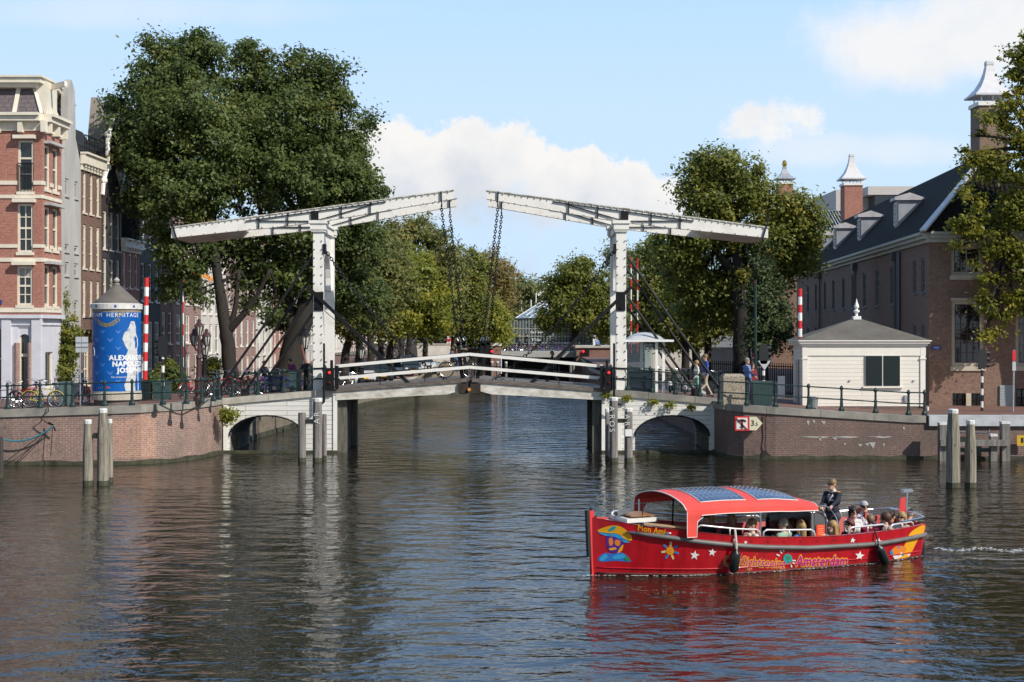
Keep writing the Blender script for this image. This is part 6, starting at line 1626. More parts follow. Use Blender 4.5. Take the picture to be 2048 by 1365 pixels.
M=MB();M.box((WX(922,Y),Y-.5,-.5),(WX(983,Y),Y+9,WZ(698,Y)));M.build('abutment',mat('dark_abutment',(.05,.035,.028),.9,var=.2),fb)
M=MB();M.box((WX(1003,Y),Y+3,-.5),(WX(1151,Y),Y+3.4,WZ(715,Y)-.01));M.build('opening_shade',mat('deep_shade',(.02,.02,.02),.9,var=0),fb)  # dark upright sheet added as the shade in the opening below the deck
for px in (1147,984):
 M=MB();M.box((WX(px+20,Y)if px>1000 else WX(px-8,Y),Y-1.4,WZ(713,Y)),(WX(px+30,Y)if px>1000 else WX(px+2,Y),Y-1.1,WZ(697,Y)));s_=M.build('signal_box',black_iron,fb)
 MB().ball((WX(px+18 if px>1000 else px,Y),Y-1.5,WZ(703,Y)),.13,8).build('signal_lamp',lamp_red,s_)
for px,yt in ((984,723),(995,723),(1012,724),(1141,727),(1147,727)):
 pile(px,yt,144,6,['far mooring pile left of the far brick post','far mooring pile in front of the far brick post','far mooring pile right of the far brick post','far pile left of its twin before the far right pier','far pile right of its twin before the far right pier'][(984,995,1012,1141,1147).index(px)],'far piles at the second bridge',pile_d,.98,True,moss_=False)
ramp=thing('ramp_wall','sloping pale timber ramp wall behind the bridge railing left of the cyclist','wall',(-6.5,120,1.5));Y=118
M=MB();M.prism([(WX(a,Y),Y,WZ(b,Y))for a,b in ((800,772),(830,757),(868,735),(885,728),(925,724),(925,772))][::-1],(0,.4,0));M.build('wall',mat('ramp_boards',(.33,.28,.21),.85,c2=(.22,.18,.13),scale=3,stretch=(6,1,.3)),ramp)
M=MB();M.bar((WX(862,Y),Y-.2,WZ(742,Y)),(WX(892,Y),Y-.2,WZ(722,Y)),.8,.3);M.build('coping',light_stone,ramp)
gh_=thing('glasshouse','large botanical glasshouse with sloping glass roof behind the far bridge','glasshouse',(WX(1100,195),195,2.85));Y=190
gm_=mat('glasshouse_glass',(.085,.10,.098),.15,c2=(.03,.05,.04),scale=.35,thr=(.4,.6));rib=mat('glasshouse_rib',(.38,.42,.42),.5,var=.05)
M=MB();M.prism([(WX(a,Y),Y,WZ(b,Y))for a,b in ((1002,702),(1002,660),(1008,652),(1030,637),(1210,634),(1210,702))][::-1],(0,16,0));M.build('glass_walls',gm_,gh_)
M=MB()
for k in range(34):px=1004+k*6;yt=655-(px-1004)*.7 if px<1030 else 636;M.box((WX(px,Y)-.04,Y-.1,WZ(701,Y)),(WX(px,Y)+.04,Y-.01,WZ(yt,Y)))
for py in (658,673,688):M.box((WX(1004,Y),Y-.12,WZ(py,Y)-.04),(WX(1210,Y),Y-.02,WZ(py,Y)+.04))
M.build('ribs',rib,gh_)
M=MB();M.add([W(1030,637,Y)+Vector((0,-.3,0)),W(1212,634,Y)+Vector((0,-.3,0)),W(1212,600,Y+8),W(1085,603,Y+8),W(1002,660,Y+8)],[(0,1,2,3),(0,3,4)]);M.build('glass_roof',mat('roof_glass',(.20,.23,.25),.25,c2=(.12,.15,.16),scale=.5),gh_)
M=MB()
for k in range(14):t=k/13;M.bar(W(lerp(1030,1212,t),lerp(637,634,t),Y)+Vector((0,-.4,0)),W(lerp(1085,1212,t),lerp(603,600,t),Y+8)+Vector((0,-.1,.05)),.07,.07)
M.bar(W(1076,591,Y+8),W(1110,559,Y+8),.25,.3)
for px,a,b in ((1043,602,622),(1062,600,615),(1072,586,608)):M.tube([W(px,b,Y+8),W(px,a,Y+8)],.08,5)
M.build('roof_frame',white_p,gh_)
M=MB();sign_text(M,'De Hortus',1074,667,Y-.2,25,bold=.02);sign_text(M,'375 jaar',1074,682,Y-.2,21,bold=.02);M.build('lettering',white_p,gh_)
Y=150
o=thing('bus_shelter','small far shelter with flat grey roof on the second bridge','shelter',(WX(990,Y+3),Y+3,3.2));M=MB();M.box((WX(973,Y),Y+2,WZ(671,Y)),(WX(1005,Y),Y+4,WZ(668,Y)));M.build('roof',zinc,o)
for px in (977,990,1001):M=MB();M.cyl((WX(px,Y),Y+3,2.9),(WX(px,Y),Y+3,WZ(671,Y)),.07,.07,6);M.build('post',black_iron,o)
Y=175
o=thing('white_pillar','far white gate pillar right of the glasshouse tree','pillar',(WX(1189,Y),Y,2.85));MB().box((WX(1186,Y),Y,2.8),(WX(1193,Y),Y+.5,WZ(664,Y))).build('shaft',white_p,o);MB().box((WX(1185,Y),Y-.05,WZ(664,Y)),(WX(1194,Y),Y+.55,WZ(661,Y))).build('cap',white_p,o)
for px0,px1,yt,yb,Y,lab,m_ in ((1290,1480,698,740,120,'long white garden wall behind the right trees',white_stucco),(735,900,690,712,135,'white building fronts glimpsed under the left tree row',white_stucco),(1225,1300,690,745,140,'low brick wall seen behind the right gate tower',pier_b)):
 o=thing('garden_wall',lab,'wall',(WX((px0+px1)/2,Y),Y,WZ(yb,Y)));MB().box((WX(px0,Y),Y,WZ(yb,Y)-.6),(WX(px1,Y),Y+.4,WZ(yt,Y))).build('wall',m_,o);MB().box((WX(px0,Y),Y-.06,WZ(yt,Y)),(WX(px1,Y),Y+.46,WZ(yt,Y)+.12)).build('coping',light_stone,o)
fe=thing('iron_fence','dark iron bar fence in front of the museum behind the young tree','fence',(WX(1560,84),84,1.75));M=MB()
for k in range(40):x=lerp(WX(1425,88),WX(1590,80),k/39);y=lerp(88,80,k/39);M.cyl((x,y,1.6),(x,y,3.6),.025,.025,5)
M.build('bars',black_iron,fe);M=MB()
for z in (1.9,3.4):M.bar((WX(1425,88),88,z),(WX(1590,80),80,z),.04,.06)
M.build('rails',black_iron,fe)
o=thing('tyre_ring','black ring shaped sculpture standing among the tree trunks left of the cyclist','ring',(WX(788,120),120,1.6));Y=120
MB().tube([(WX(788,Y)+.5*math.cos(t),Y,WZ(706,Y)+.5*math.sin(t))for t in [2*math.pi*k/20 for k in range(20)]],.12,7,closed=True).build('ring',rubber,o);MB().box((WX(787,Y),Y-.1,1.4),(WX(789,Y),Y+.1,WZ(706,Y)-.55)).build('foot',black_iron,o)
rp_m=mat('blue_rope',(.04,.22,.30),.8,var=.2,scale=20);Y=57.6
rb_=MB().tube(sag((WX(0,Y),Y,WZ(877,Y)),(WX(108,Y),Y,WZ(852,Y)),.32,14),.035,6).build('blue_rope',rp_m,None);tag(rb_,'blue mooring rope hanging across the left quay wall to an iron ring','rope')
rb_=MB().tube([(WX(97,58.1),58.0,WZ(806,58)),(WX(97,57.6),57.6,WZ(822,58)),(WX(80,57.6),57.62,WZ(835,58)),(WX(90,57.6),57.62,WZ(843,58)),(WX(103,57.6),57.62,WZ(850,58))],.022,5).build('black_rope',rubber,None);tag(rb_,'thin black cord from the railing post down to the ring on the left wall','rope')
for (a,b,c,d),lab in (((106,852,30,928),'dark rope slanting steeply from the ring into the water'),((106,853,10,925),'dark rope slanting farther left from the ring into the water'),((105,855,102,912),'short dark line hanging straight down from the ring')):
 rb_=MB().tube([(WX(a,Y),Y,WZ(b,Y)),(WX(c,Y),Y-.03,WZ(d,Y))],.016,5).build('hanging_rope',rubber,None);tag(rb_,lab,'rope','dark ropes on the left wall')
# people
def surface_nets(fn,lo,hi,h):
 """numpy surface nets: one continuous mesh from a distance field; fn(P) -> (d, owner)"""
 n=[int(math.ceil((b-a)/h))+3 for a,b in zip(lo,hi)]
 ax=[lo[i]-h+h*np.arange(n[i])for i in range(3)]
 G=np.stack(np.meshgrid(*ax,indexing='ij'),-1)
 D,Ow=fn(G.reshape(-1,3));D=D.reshape(n);Ow=Ow.reshape(n)
 ins=D<0
 c=[slice(0,-1),slice(1,None)]
 cnt=sum(ins[c[i],c[j],c[k]].astype(int)for i in (0,1)for j in (0,1)for k in (0,1))
 cell=(cnt>0)&(cnt<8)
 idx=-np.ones(cell.shape,int);idx[cell]=np.arange(cell.sum())
 I=np.argwhere(cell)
 acc=np.zeros((len(I),3));w=np.zeros(len(I))
 cor=[(i,j,k)for i in (0,1)for j in (0,1)for k in (0,1)]
 for a in cor:
  for d in range(3):
   if a[d]:continue
   b=list(a);b[d]=1
   va=D[I[:,0]+a[0],I[:,1]+a[1],I[:,2]+a[2]];vb=D[I[:,0]+b[0],I[:,1]+b[1],I[:,2]+b[2]]
   x=(va<0)!=(vb<0);t=np.where(x,va/np.where(x,va-vb,1),0)
   p=np.array(a,float)[None]+t[:,None]*np.eye(3)[d][None]
   acc += np.where(x[:,None],p,0);w += x
 V=(I+acc/w[:,None])*h+np.array([a[0]for a in ax])
 fs=[]
 for d in range(3):
  e1,e2=[k for k in range(3)if k != d]
  s0=[slice(1,-1)]*3;s1=[slice(1,-1)]*3;s0[d]=slice(0,-1);s1[d]=slice(1,None)
  A,B=ins[tuple(s0)],ins[tuple(s1)]
  E=np.argwhere(A != B)
  fl=A[A != B]
  base=E.copy();base[:,e1]+= 1;base[:,e2]+= 1
  q=[]
  for o1,o2 in ((0,0),(1,0),(1,1),(0,1)):
   p=base.copy();p[:,e1]-= o1;p[:,e2]-= o2;q.append(idx[p[:,0],p[:,1],p[:,2]])
  Q=np.stack(q,1)
  flip=fl if d != 1 else ~fl
  Q[flip]=Q[flip][:,::-1]
  fs.append(Q)
 Fq=np.concatenate(fs);Fq=Fq[(Fq >= 0).all(1)][:,::-1]
 vi=np.clip(((V-np.array([a[0]for a in ax]))/h).round().astype(int),0,np.array(n)-1)
 return V,Fq,Ow[vi[:,0],vi[:,1],vi[:,2]]
def sd_cap(P,a,b,ra,rb):
 a,b=np.array(a,float),np.array(b,float);ab=b-a;t=np.clip(((P-a)@ ab)/max(1e-9,ab @ ab),0,1)
 return np.linalg.norm(P-a-t[:,None]*ab,axis=1)-(ra+(rb-ra)*t)
def sd_ell(P,c,r):
 q=(P-np.array(c))/np.array(r);k=np.linalg.norm(q,axis=1);k2=np.linalg.norm(q/np.array(r),axis=1)+1e-9
 return k*(k-1)/k2
def field(prims,k=.03):
 def fn(P):
  D=None
  for i,p in enumerate(prims):
   d=sd_cap(P,*p[1:5])if p[0]== 'c' else sd_ell(P,p[1],p[2]);m=p[-1]
   kk=p[-2]if p[0]== 'x' else k
   if D is None:D=d;O=np.full(len(P),m);raw=d.copy()
   else:
    h=np.clip(.5+.5*(D-d)/k,0,1);D=D*(1-h)+d*h-k*h*(1-h)
    c=d<raw;O[c]=m;raw=np.minimum(raw,d)
  return D,O
 return fn
def bounds(prims):
 lo,hi=np.full(3,9e9),np.full(3,-9e9)
 for p in prims:
  if p[0]== 'c':
   for q,r in ((p[1],p[3]),(p[2],p[4])):lo=np.minimum(lo,np.array(q)-r);hi=np.maximum(hi,np.array(q)+r)
  else:lo=np.minimum(lo,np.array(p[1])-np.array(p[2]));hi=np.maximum(hi,np.array(p[1])+np.array(p[2]))
 return lo-.03,hi+.03
skin_m=mat('skin',(.56,.33,.235),.5,var=.04);skin_d=mat('skin_tan',(.43,.235,.155),.5,var=.04)
eye_m=mat('eye_dark',(.02,.015,.012),.3,var=0);lip_m=mat('lips',(.38,.13,.11),.5,var=0);shoe_m=mat('shoe',(.04,.03,.025),.5,var=.1)
def cloth(name,c,**k):return mat('cloth_'+name,c,.85,var=.10,scale=9,bump=.15,**k)
HAIRC={'blond':(.46,.29,.11),'brown':(.085,.042,.02),'dark':(.022,.014,.010),'red':(.12,.018,.016),'grey':(.34,.31,.27),'auburn':(.20,.075,.03),'sandy':(.26,.16,.075)}
def hand_tubes(M,wrist,d,nrm,side,curl,mi,s=1.0):
 """palm, four unequal bent fingers and a thumb leaving the side of the palm"""
 wrist,d,nrm=Vector(wrist),Vector(d).normalized(),Vector(nrm);nrm=(nrm-d*nrm.dot(d)).normalized();sd=d.cross(nrm)*side
 for j,(o,L_)in enumerate(((-.030,.062),(-.010,.075),(.010,.078),(.030,.070))):
  p=wrist+d*.085*s+sd*o*s;pts=[p-d*.03*s,p];a=curl*.5;dd=d
  for k in range(3):
   a2=curl*(.4+.5*k);dd=d*math.cos(a2)-nrm*math.sin(a2);p=p+dd*L_/3*s*1.15;pts.append(p)
  M.tube(pts,[.0105*s,.010*s,.0095*s,.009*s,.007*s],6,mi)
 p=wrist+d*.025*s+sd*.034*s
 M.tube([p-sd*.02*s,p,p+(d*.7+sd*.6-nrm*.25*curl)*.035*s,p+(d*1.1+sd*.55-nrm*.6*curl)*.055*s],[.014*s,.013*s,.0115*s,.008*s],6,mi)
def ik(a,b,l1,l2,hint):
 a,b=Vector(a),Vector(b);d=b-a;L_=d.length
 if L_>(l1+l2)*.995:b=a+d*((l1+l2)*.995/L_);d=b-a;L_=d.length
 t=(l1*l1-l2*l2+L_*L_)/(2*L_);h=math.sqrt(max(0,l1*l1-t*t));u=d.normalized();hv=Vector(hint);hv=(hv-u*hv.dot(u)).normalized()
 return a+u*t+hv*h,b
def person(label,loc,rz,pose='stand',top=None,legs=None,sleeves='long',hair=('short','brown'),skin=skin_m,hands=None,legj=None,head_turn=0,lean=0,glasses=False,hat=None,female=False,h=.0135,scale=1.0,extras=None,collar=None,curl=.8,group=None,nod=0,cat='person',stripes=None):
 """one continuous body from a smooth field; front is -Y before the turn rz"""
 o=thing('person',label,cat,(0,0,0),group)
 sw=.165 if female else .19
 sit=pose == 'sit';hipz=.50 if sit else .93
 up=hipz-.93
 def T(v):  # lean the trunk about the hips
  v=Vector(v);v.z += up;d=v.z-hipz
  return Vector((v.x,v.y*math.cos(lean)-d*math.sin(lean),hipz+d*math.cos(lean)+v.y*math.sin(lean)))
 mats=[skin,top,legs,shoe_m,eye_m,lip_m];SK,TP,LG,SH,EY,LP=range(6)
 pr=[]
 hipL,hipR=Vector((-.09,0,hipz)),Vector((.09,0,hipz))
 pr.append(('c',hipL,hipR,.125,.125,LG))
 pr.append(('c',T((-.05,.0,1.06)),T((.05,.0,1.06)),.125 if not female else .11,.125 if not female else .11,TP))
 pr.append(('c',T((-.075,0,1.28)),T((.075,0,1.28)),.125,.125,TP))
 pr.append(('c',T((-sw+.03,.01,1.425)),T((sw-.03,.01,1.425)),.062,.062,TP))
 if female:
  for x in (-.07,.07):pr.append(('e',T((x,-.085,1.27)),(.065,.06,.065),TP))
 pr.append(('c',T((0,.015,1.44)),T((0,-.005,1.56)),.058,.052,SK))
 hc=T((0,-.015,1.635))
 ct,st=math.cos(head_turn),math.sin(head_turn)
 def Hd(x,y,z):
  y,z=y*math.cos(nod)-z*math.sin(nod),z*math.cos(nod)+y*math.sin(nod)
  return Vector((hc.x+x*ct-y*st,hc.y+x*st+y*ct,hc.z+z))
 def Hr(r):return r if abs(head_turn)<.6 or abs(head_turn)>2.5 else (lerp(r[0],r[1],abs(st)),lerp(r[1],r[0],abs(st)),r[2])
 pr +=[('e',Hd(0,.008,.03),Hr((.076,.094,.098)),SK),('e',Hd(0,-.018,-.05),Hr((.056,.064,.066)),SK),('c',Hd(0,-.092,.012),Hd(0,-.106,-.018),.010,.015,SK),('c',Hd(-.018,-.07,-.085),Hd(.018,-.07,-.085),.022,.022,SK)]
 for x in (-1,1):pr.append(('e',Hd(.077*x,.012,.0),Hr((.012,.022,.032)),SK))
 feats=[]
 legj=legj or ({'kl':(-.12,-.42,.52),'al':(-.12,-.44,.09),'kr':(.12,-.42,.52),'ar':(.12,-.44,.09)}if sit else {'kl':(-.09,-.02,.49),'al':(-.10,.02,.08),'kr':(.09,-.02,.49),'ar':(.10,.02,.08)})
 for s,hp,kk,aa in ((-1,hipL,'kl','al'),(1,hipR,'kr','ar')):
  K,A=Vector(legj[kk]),Vector(legj[aa])
  pr +=[('c',hp,K,.088,.056,LG),('c',K,A,.056,.04,LG)]
  f=Vector((0,-1,0))if 'foot' not in legj else Vector(legj['foot'])
  pr.append(('c',A+Vector((0,.03,-.035)),A+f*.15+Vector((0,0,-.045)),.042,.033,SH))
 hands=hands or {}
 M=MB()
 for s,key in ((-1,'l'),(1,'r')):
  sh=T((s*sw,.01,1.42));tgt=hands.get(key)or (T((s*(sw+.06),-.03,.86))if not sit else Vector((s*.13,-.32,.62)))
  hint=hands.get(key+'h')or (s*.5,.6,-.5)
  E,Wr=ik(sh,tgt,.29,.255,hint)
  long_=sleeves == 'long' or (sleeves == 'half')
  pr +=[('c',sh,E,.054,.043,TP if sleeves != 'none' else SK)]
  if sleeves == 'long':pr +=[('c',E,Wr,.042,.034,TP)]
  else:pr +=[('c',E,Wr,.038,.027,SK)]
  d=(Wr-E).normalized();dw=Vector(hands.get(key+'d',d)).normalized()
  pr.append(('c',Wr+dw*.012,Wr+dw*.075,.028,.030,SK))
  hand_tubes(M,Wr,dw,hands.get(key+'n',(0,.3,1)),s,curl,SK)
 if collar:pr.append(('c',T((-.05,-.075,1.40)),T((0,-.13,1.28)),.018,.012,6));pr.append(('c',T((.05,-.075,1.40)),T((0,-.13,1.28)),.018,.012,6));pr.append(('c',T((-.04,.01,1.49)),T((.04,.01,1.49)),.05,.05,6));mats.append(collar)
 V,Fq,Ow=surface_nets(field(pr,.028),*bounds(pr),h)
 B=MB();B.add(V,Fq.tolist());fm=Ow[Fq[:,0]];B.m=[int(x)for x in fm]
 for x in (-.031,.031):B.ball(Hd(x,-.078,.022),(.011,.011,.008),6,EY);B.tube([Hd(x-.018,-.083,.043),Hd(x+.018,-.083,.043)],.0045,4,EY)
 B.tube([Hd(-.024,-.076,-.056),Hd(0,-.084,-.057),Hd(.024,-.076,-.056)],[.004,.007,.004],5,LP)
 B.join(M)
 B.build('body',mats,o,smooth=True)
 st_,hcname=hair
 if st_ != 'bald':
  hm=mat('hair_'+hcname,HAIRC[hcname],.55,var=.3,scale=30,stretch=(1,1,.2),bump=.3)
  hp=[('e',Hd(0,.018,.042),Hr((.088,.104,.106)),0)]
  if st_ in ('long','bob'):
   low=-.30 if st_ == 'long' else -.10
   hp +=[('c',Hd(0,.07,.0),Hd(0,.085,low),.075,.062,0)]+[('c',Hd(x*.078,.015,.03),Hd(x*.085,.02,low+.05),.034,.03,0)for x in (-1,1)]
   if st_ == 'bob':hp +=[('c',Hd(-.05,-.072,.075),Hd(.05,-.072,.075),.024,.024,0)]
  if st_ == 'full':hp +=[('e',Hd(0,.03,.05),Hr((.10,.115,.11)),0)]
  if st_ == 'bun':hp +=[('e',Hd(0,.11,.06),(.05,.05,.05),0)]
  fc=Hd(0,-.125,-.045);fr_=Hr((.080,.088,.108));base=field(hp,.03)
  def hf_(P):
   d,ow=base(P);return np.maximum(d,-sd_ell(P,fc,fr_)),ow
  if st_ == 'short':
   fc2=Hd(0,0,-.10)
   b0=hf_
   def hf_(P,b0=b0):d,ow=b0(P);return np.maximum(d,-sd_ell(P,Hd(0,-.02,-.10),(.12,.12,.095))),ow
  V,Fq,_=surface_nets(hf_,*bounds(hp),.013)
  if len(Fq):MB().add(V,Fq.tolist()).build('hair',hm,o,smooth=True)
 if glasses:
  G=MB()
  for x in (-.034,.034):G.ball(Hd(x,-.092,.018),Hr((.031,.012,.022)),8)
  G.tube([Hd(-.08,.0,.022),Hd(-.066,-.08,.024),Hd(0,-.101,.026),Hd(.066,-.08,.024),Hd(.08,.0,.022)],.006,4)
  G.build('sunglasses',mat('sunglass_black',(.008,.008,.009),.15,var=0),o)
 if hat:
  hm=cloth('hat_'+hat[0],hat[1]);H_=MB()
  rr=Hr((.093,.108,.085));n=14;vs=[]
  for i in range(6):
   a=(math.pi/2)*i/5
   for j in range(n):t=2*math.pi*j/n;vs.append(Hd(.093*math.cos(a)*math.cos(t),.014+.108*math.cos(a)*math.sin(t),.052+.095*math.sin(a)))
  H_.add(vs,[(i*n+j,i*n+(j+1)% n,i*n+n+(j+1)% n,i*n+n+j)for i in range(5)for j in range(n)])
  if len(hat)>2:
   sgn=-1 if hat[2]== 'brim' else 1
   H_.add([Hd(-.07,.014+sgn*.085,.056),Hd(.07,.014+sgn*.085,.056),Hd(.055,.014+sgn*.17,.04),Hd(-.055,.014+sgn*.17,.04),Hd(-.07,.014+sgn*.085,.064),Hd(.07,.014+sgn*.085,.064),Hd(.055,.014+sgn*.17,.05),Hd(-.055,.014+sgn*.17,.05)],BOXF)
  H_.build('hat',hm,o,smooth=True)
 if extras:extras(o,T,Hd)
 o.rotation_euler=(0,0,rz);o.location=loc;o.scale=(scale,)*3
 return o
# the tour boat
B0=Vector((1.72,31.85,0));BA=math.atan2(.384,.923)
ex,ey=Vector((math.cos(BA),math.sin(BA),0)),Vector((-math.sin(BA),math.cos(BA),0))
LENB=8.6
def Bw(a,b,z):return B0+ex*a+ey*b+Vector((0,0,z))
def a_of(px,b):      # distance from the bow of the point seen at column px on line b
 k=(px-CXP)/F
 return ((k*(B0.y+ey.y*b))-(B0.x+ey.x*b))/(ex.x-k*ex.y)
def sheer(a):return interp(a,[0,.95,1.93,3.09,4.14,5.16,5.98,7.16,8.29,9.0],[1.31,1.155,1.03,.88,.80,.755,.75,.765,.80,.85])
def hb(a,z):
 bs=1.36*(1-max(0,1-a/3.4)** 2.3)if a<3.4 else (1.36 if a<5.6 else 1.36-.62*((a-5.6)/3.4)** 2.2)
 bs=max(bs,.0)
 f=interp(a,[0,2,4,7,9],[.55,.72,.86,.86,.74]);t=min(1,max(0,z/sheer(a)))if z>0 else 0
 return max(.02,bs*(f+(1-f)*t ** .8))
def Hs(a,z,off=0.0):   # near (camera) side of the hull
 return Bw(a+(0 if a>.5 else 0),-(hb(a,z)+off),z)
boat=thing('tour_boat','red open sightseeing boat with canvas canopy and solar panels, full of passengers','boat',tuple(B0))
hull_red=mat('hull_red',(.46,.007,.015),.32,c2=(.27,.004,.010),scale=2.2,coat=.35,det=9,stretch=(2.2,2.2,.5),thr=(.25,.55))
ns=110;zt_=[-.35,-.1,.0,.04,.08,.13,.19,.26,.34,.42,.51,.60,.70,.80,.90,1.0]
M=MB();vs=[]
for i in range(ns+1):
 a=LENB*(i/ns)** 1.15
 for sgn in (-1,1):
  for t in zt_:
   z=t*sheer(a)if t>0 else t
   x=a+(.06*(1-max(0,t))if i == 0 else 0)
   vs.append(Bw(x,sgn*hb(a,z),z))
K=len(zt_);fs=[]
for i in range(ns):
 for s_ in (0,1):
  for j in range(K-1):
   p=i*2*K+s_*K+j;q=p+2*K;f=(p,q,q+1,p+1);fs.append(f if s_ == 0 else f[::-1])
for j in range(K-1):
 p=j;fs.append((p+K,p,p+1,p+K+1));p=ns*2*K+j;fs.append((p,p+K,p+K+1,p+1))
M.add(vs,fs)
hull=M.build('hull',hull_red,boat,smooth=True)
def strip(M,a0,a1,f0,f1,n=30,mi=0):
 """a band between two rows of points f(a)"""
 vs=[]
 for i in range(n+1):a=lerp(a0,a1,i/n);vs +=[f0(a),f1(a)]
 M.add(vs,[(2*i,2*i+2,2*i+3,2*i+1)for i in range(n)],mi)
M=MB()     # inner skin, gunwale cap
cap_m=mat('gunwale_paint',(.50,.06,.05),.4,var=.1)
for sg in (-1,1):
 strip(M,.25,LENB-.05,lambda a:Bw(a,sg*(hb(a,sheer(a))+.015),sheer(a)+.004),lambda a:Bw(a,sg*max(.0,hb(a,sheer(a))-.10),sheer(a)+.004))
 strip(M,.25,LENB-.05,lambda a:Bw(a,sg*max(.0,hb(a,sheer(a))-.10),sheer(a)+.004),lambda a:Bw(a,sg*max(.0,hb(a,.15)-.16),.0))
M.build('gunwale',cap_m,hull)
M=MB();strip(M,.9,LENB-.1,lambda a:Bw(a,-max(.02,hb(a,.15)-.14),.005),lambda a:Bw(a,max(.02,hb(a,.15)-.14),.005));M.build('floor',mat('boat_floor',(.10,.035,.03),.7,var=.2),boat)
M=MB();strip(M,.12,1.85,lambda a:Bw(a,-max(.01,hb(a,sheer(a))-.06),sheer(a)-.03),lambda a:Bw(a,max(.01,hb(a,sheer(a))-.06),sheer(a)-.03),12)
strip(M,1.849,1.85,lambda a:Bw(a,-1,sheer(1.85)-.03),lambda a:Bw(a,1,sheer(1.85)-.03),1);M.build('foredeck',mat('deck_grey',(.50,.50,.50),.6,c2=(.40,.40,.40),scale=3),boat)
M=MB();M.obox(Bw(1.15,.05,1.22),ex*.38,ey*.42,Vector((0,0,.045)));h_=M.build('hatch',mat('hatch_white',(.66,.65,.60),.5,var=.06),boat)
M=MB();M.obox(Bw(1.2,.05,1.31),ex*.3,ey*.36,Vector((0,0,.012)));M.build('hatch_board',mat('varnished_wood',(.36,.17,.05),.4,var=.2,stretch=(1,8,1)),h_)
M=MB();M.bar(Bw(1.0,-.72,1.20),Bw(2.0,-1.02,1.08),.16,.035);M.build('boarding_plank',mat('plank_tan',(.42,.29,.16),.6,var=.1),boat)
M=MB();M.bar(Bw(.62,-.12,1.36),Bw(1.05,.1,1.40),.09,.09);M.build('rolled_cover',mat('cover_grey',(.13,.14,.15),.7),boat)
M=MB();M.prism([Bw(-.005,-.05,1.45),Bw(.10,-.05,1.45),Bw(.17,-.05,-.3),Bw(.07,-.05,-.3)],ey*.10);st_=M.build('stem_post',mat('stem_red',(.66,.035,.03),.35,var=.03),boat)
M=MB();M.prism([Bw(-.075,-.06,1.46),Bw(-.008,-.06,1.46),Bw(.04,-.06,.42),Bw(-.03,-.06,.42)],ey*.12);M.build('bow_guard',rubber,st_)
M=MB();M.tube([Bw(.05,0,1.45),Bw(.05,0,1.52)],.03,6);M.tube([Bw(.55,-.2,1.2),Bw(.55,-.2,1.75)],.006,4);M.tube([Bw(1.2,-.3,1.25),Bw(1.2,-.3,1.62)],.012,5);M.build('bow_fittings',bw_b,boat)
for z_,m__ in ((.15,hull_red),(.02,None)):
 M=MB();M.tube([Hs(a,z_+.04*max(0,1-a/2.5),.004)for a in [.15+k*(LENB-.25)/40 for k in range(41)]],.016 if m__ else .03,6);M.build('chine' if m__ else 'waterline_grime',m__ or mat('grime',(.10,.012,.012),.6,var=.3,scale=6),hull,smooth=True)
def rub(a):return interp(a,[.79,1.48,2.16,2.87,3.64,4.93,6.87,8.40,9.0],[.99,.90,.79,.70,.61,.515,.485,.54,.58])
for sg in (-1,1):
 M=MB();pts=[Bw(a,sg*(hb(a,rub(a))+.03),rub(a))for a in [.82+k*(LENB-.82)/40 for k in range(41)]]
 M.tube(pts,[.04]*2+[.054]*39,8);rk=M.build('rubbing_strake',mat('fender_grey',(.15,.145,.14),.5,c2=(.10,.10,.10),scale=4),hull,smooth=True)
 M=MB();M.cyl(pts[0],pts[0]+(pts[0]-pts[1])*.9,.05,.008,8);M.build('strake_tip',steel,rk)
gold_p=mat('letter_gold',(.75,.36,.01),.4,var=0);mag_p=mat('letter_magenta',(.50,.01,.26),.4,var=0);wht_p=mat('letter_white',(.78,.76,.74),.4,var=0)
ylw_p=mat('boat_yellow',(.82,.38,.015),.4,var=.03);blu_p=mat('boat_blue',(.03,.20,.48),.4,var=0);pur_p=mat('boat_purple',(.09,.02,.26),.4,var=0);teal_p=mat('boat_teal',(.02,.30,.33),.4,var=0);grn_p=mat('boat_green',(.03,.24,.06),.4,var=0);org_p=mat('boat_orange',(.75,.22,.03),.4,var=0)
def near_z(px,py,b0=-1.1):      # world height and length on the near hull side for a spot seen at (px, py)
 b=b0
 for _ in range(12):
  a=a_of(px,b);Y=Bw(a,b,0).y;z=WZ(py,Y);b=-hb(max(.1,a),z)
 return a,z
def fine(poly,n=6):
 out=[];m=len(poly)
 for i in range(m):
  a,p,q,b=poly[i-1],poly[i],poly[(i+1)% m],poly[(i+2)% m]
  for k in range(n):
   t=k/n;out.append(tuple(.5*(2*p[j]+(q[j]-a[j])*t+(2*a[j]-5*p[j]+4*q[j]-b[j])*t*t+(3*p[j]-a[j]-3*q[j]+b[j])*t ** 3)for j in (0,1)))
 return out
def patch(M,pts,off,mi=0):
 """flat-colour patch given by points seen on the near side"""
 P=[near_z(x,y)for x,y in pts];c=(sum(p[0]for p in P)/len(P),sum(p[1]for p in P)/len(P));vs=[Hs(a,z,off)for a,z in P]+[Hs(c[0],c[1],off)]
 n=len(P);M.add(vs,[((i+1)% n,i,n)for i in range(n)],mi)
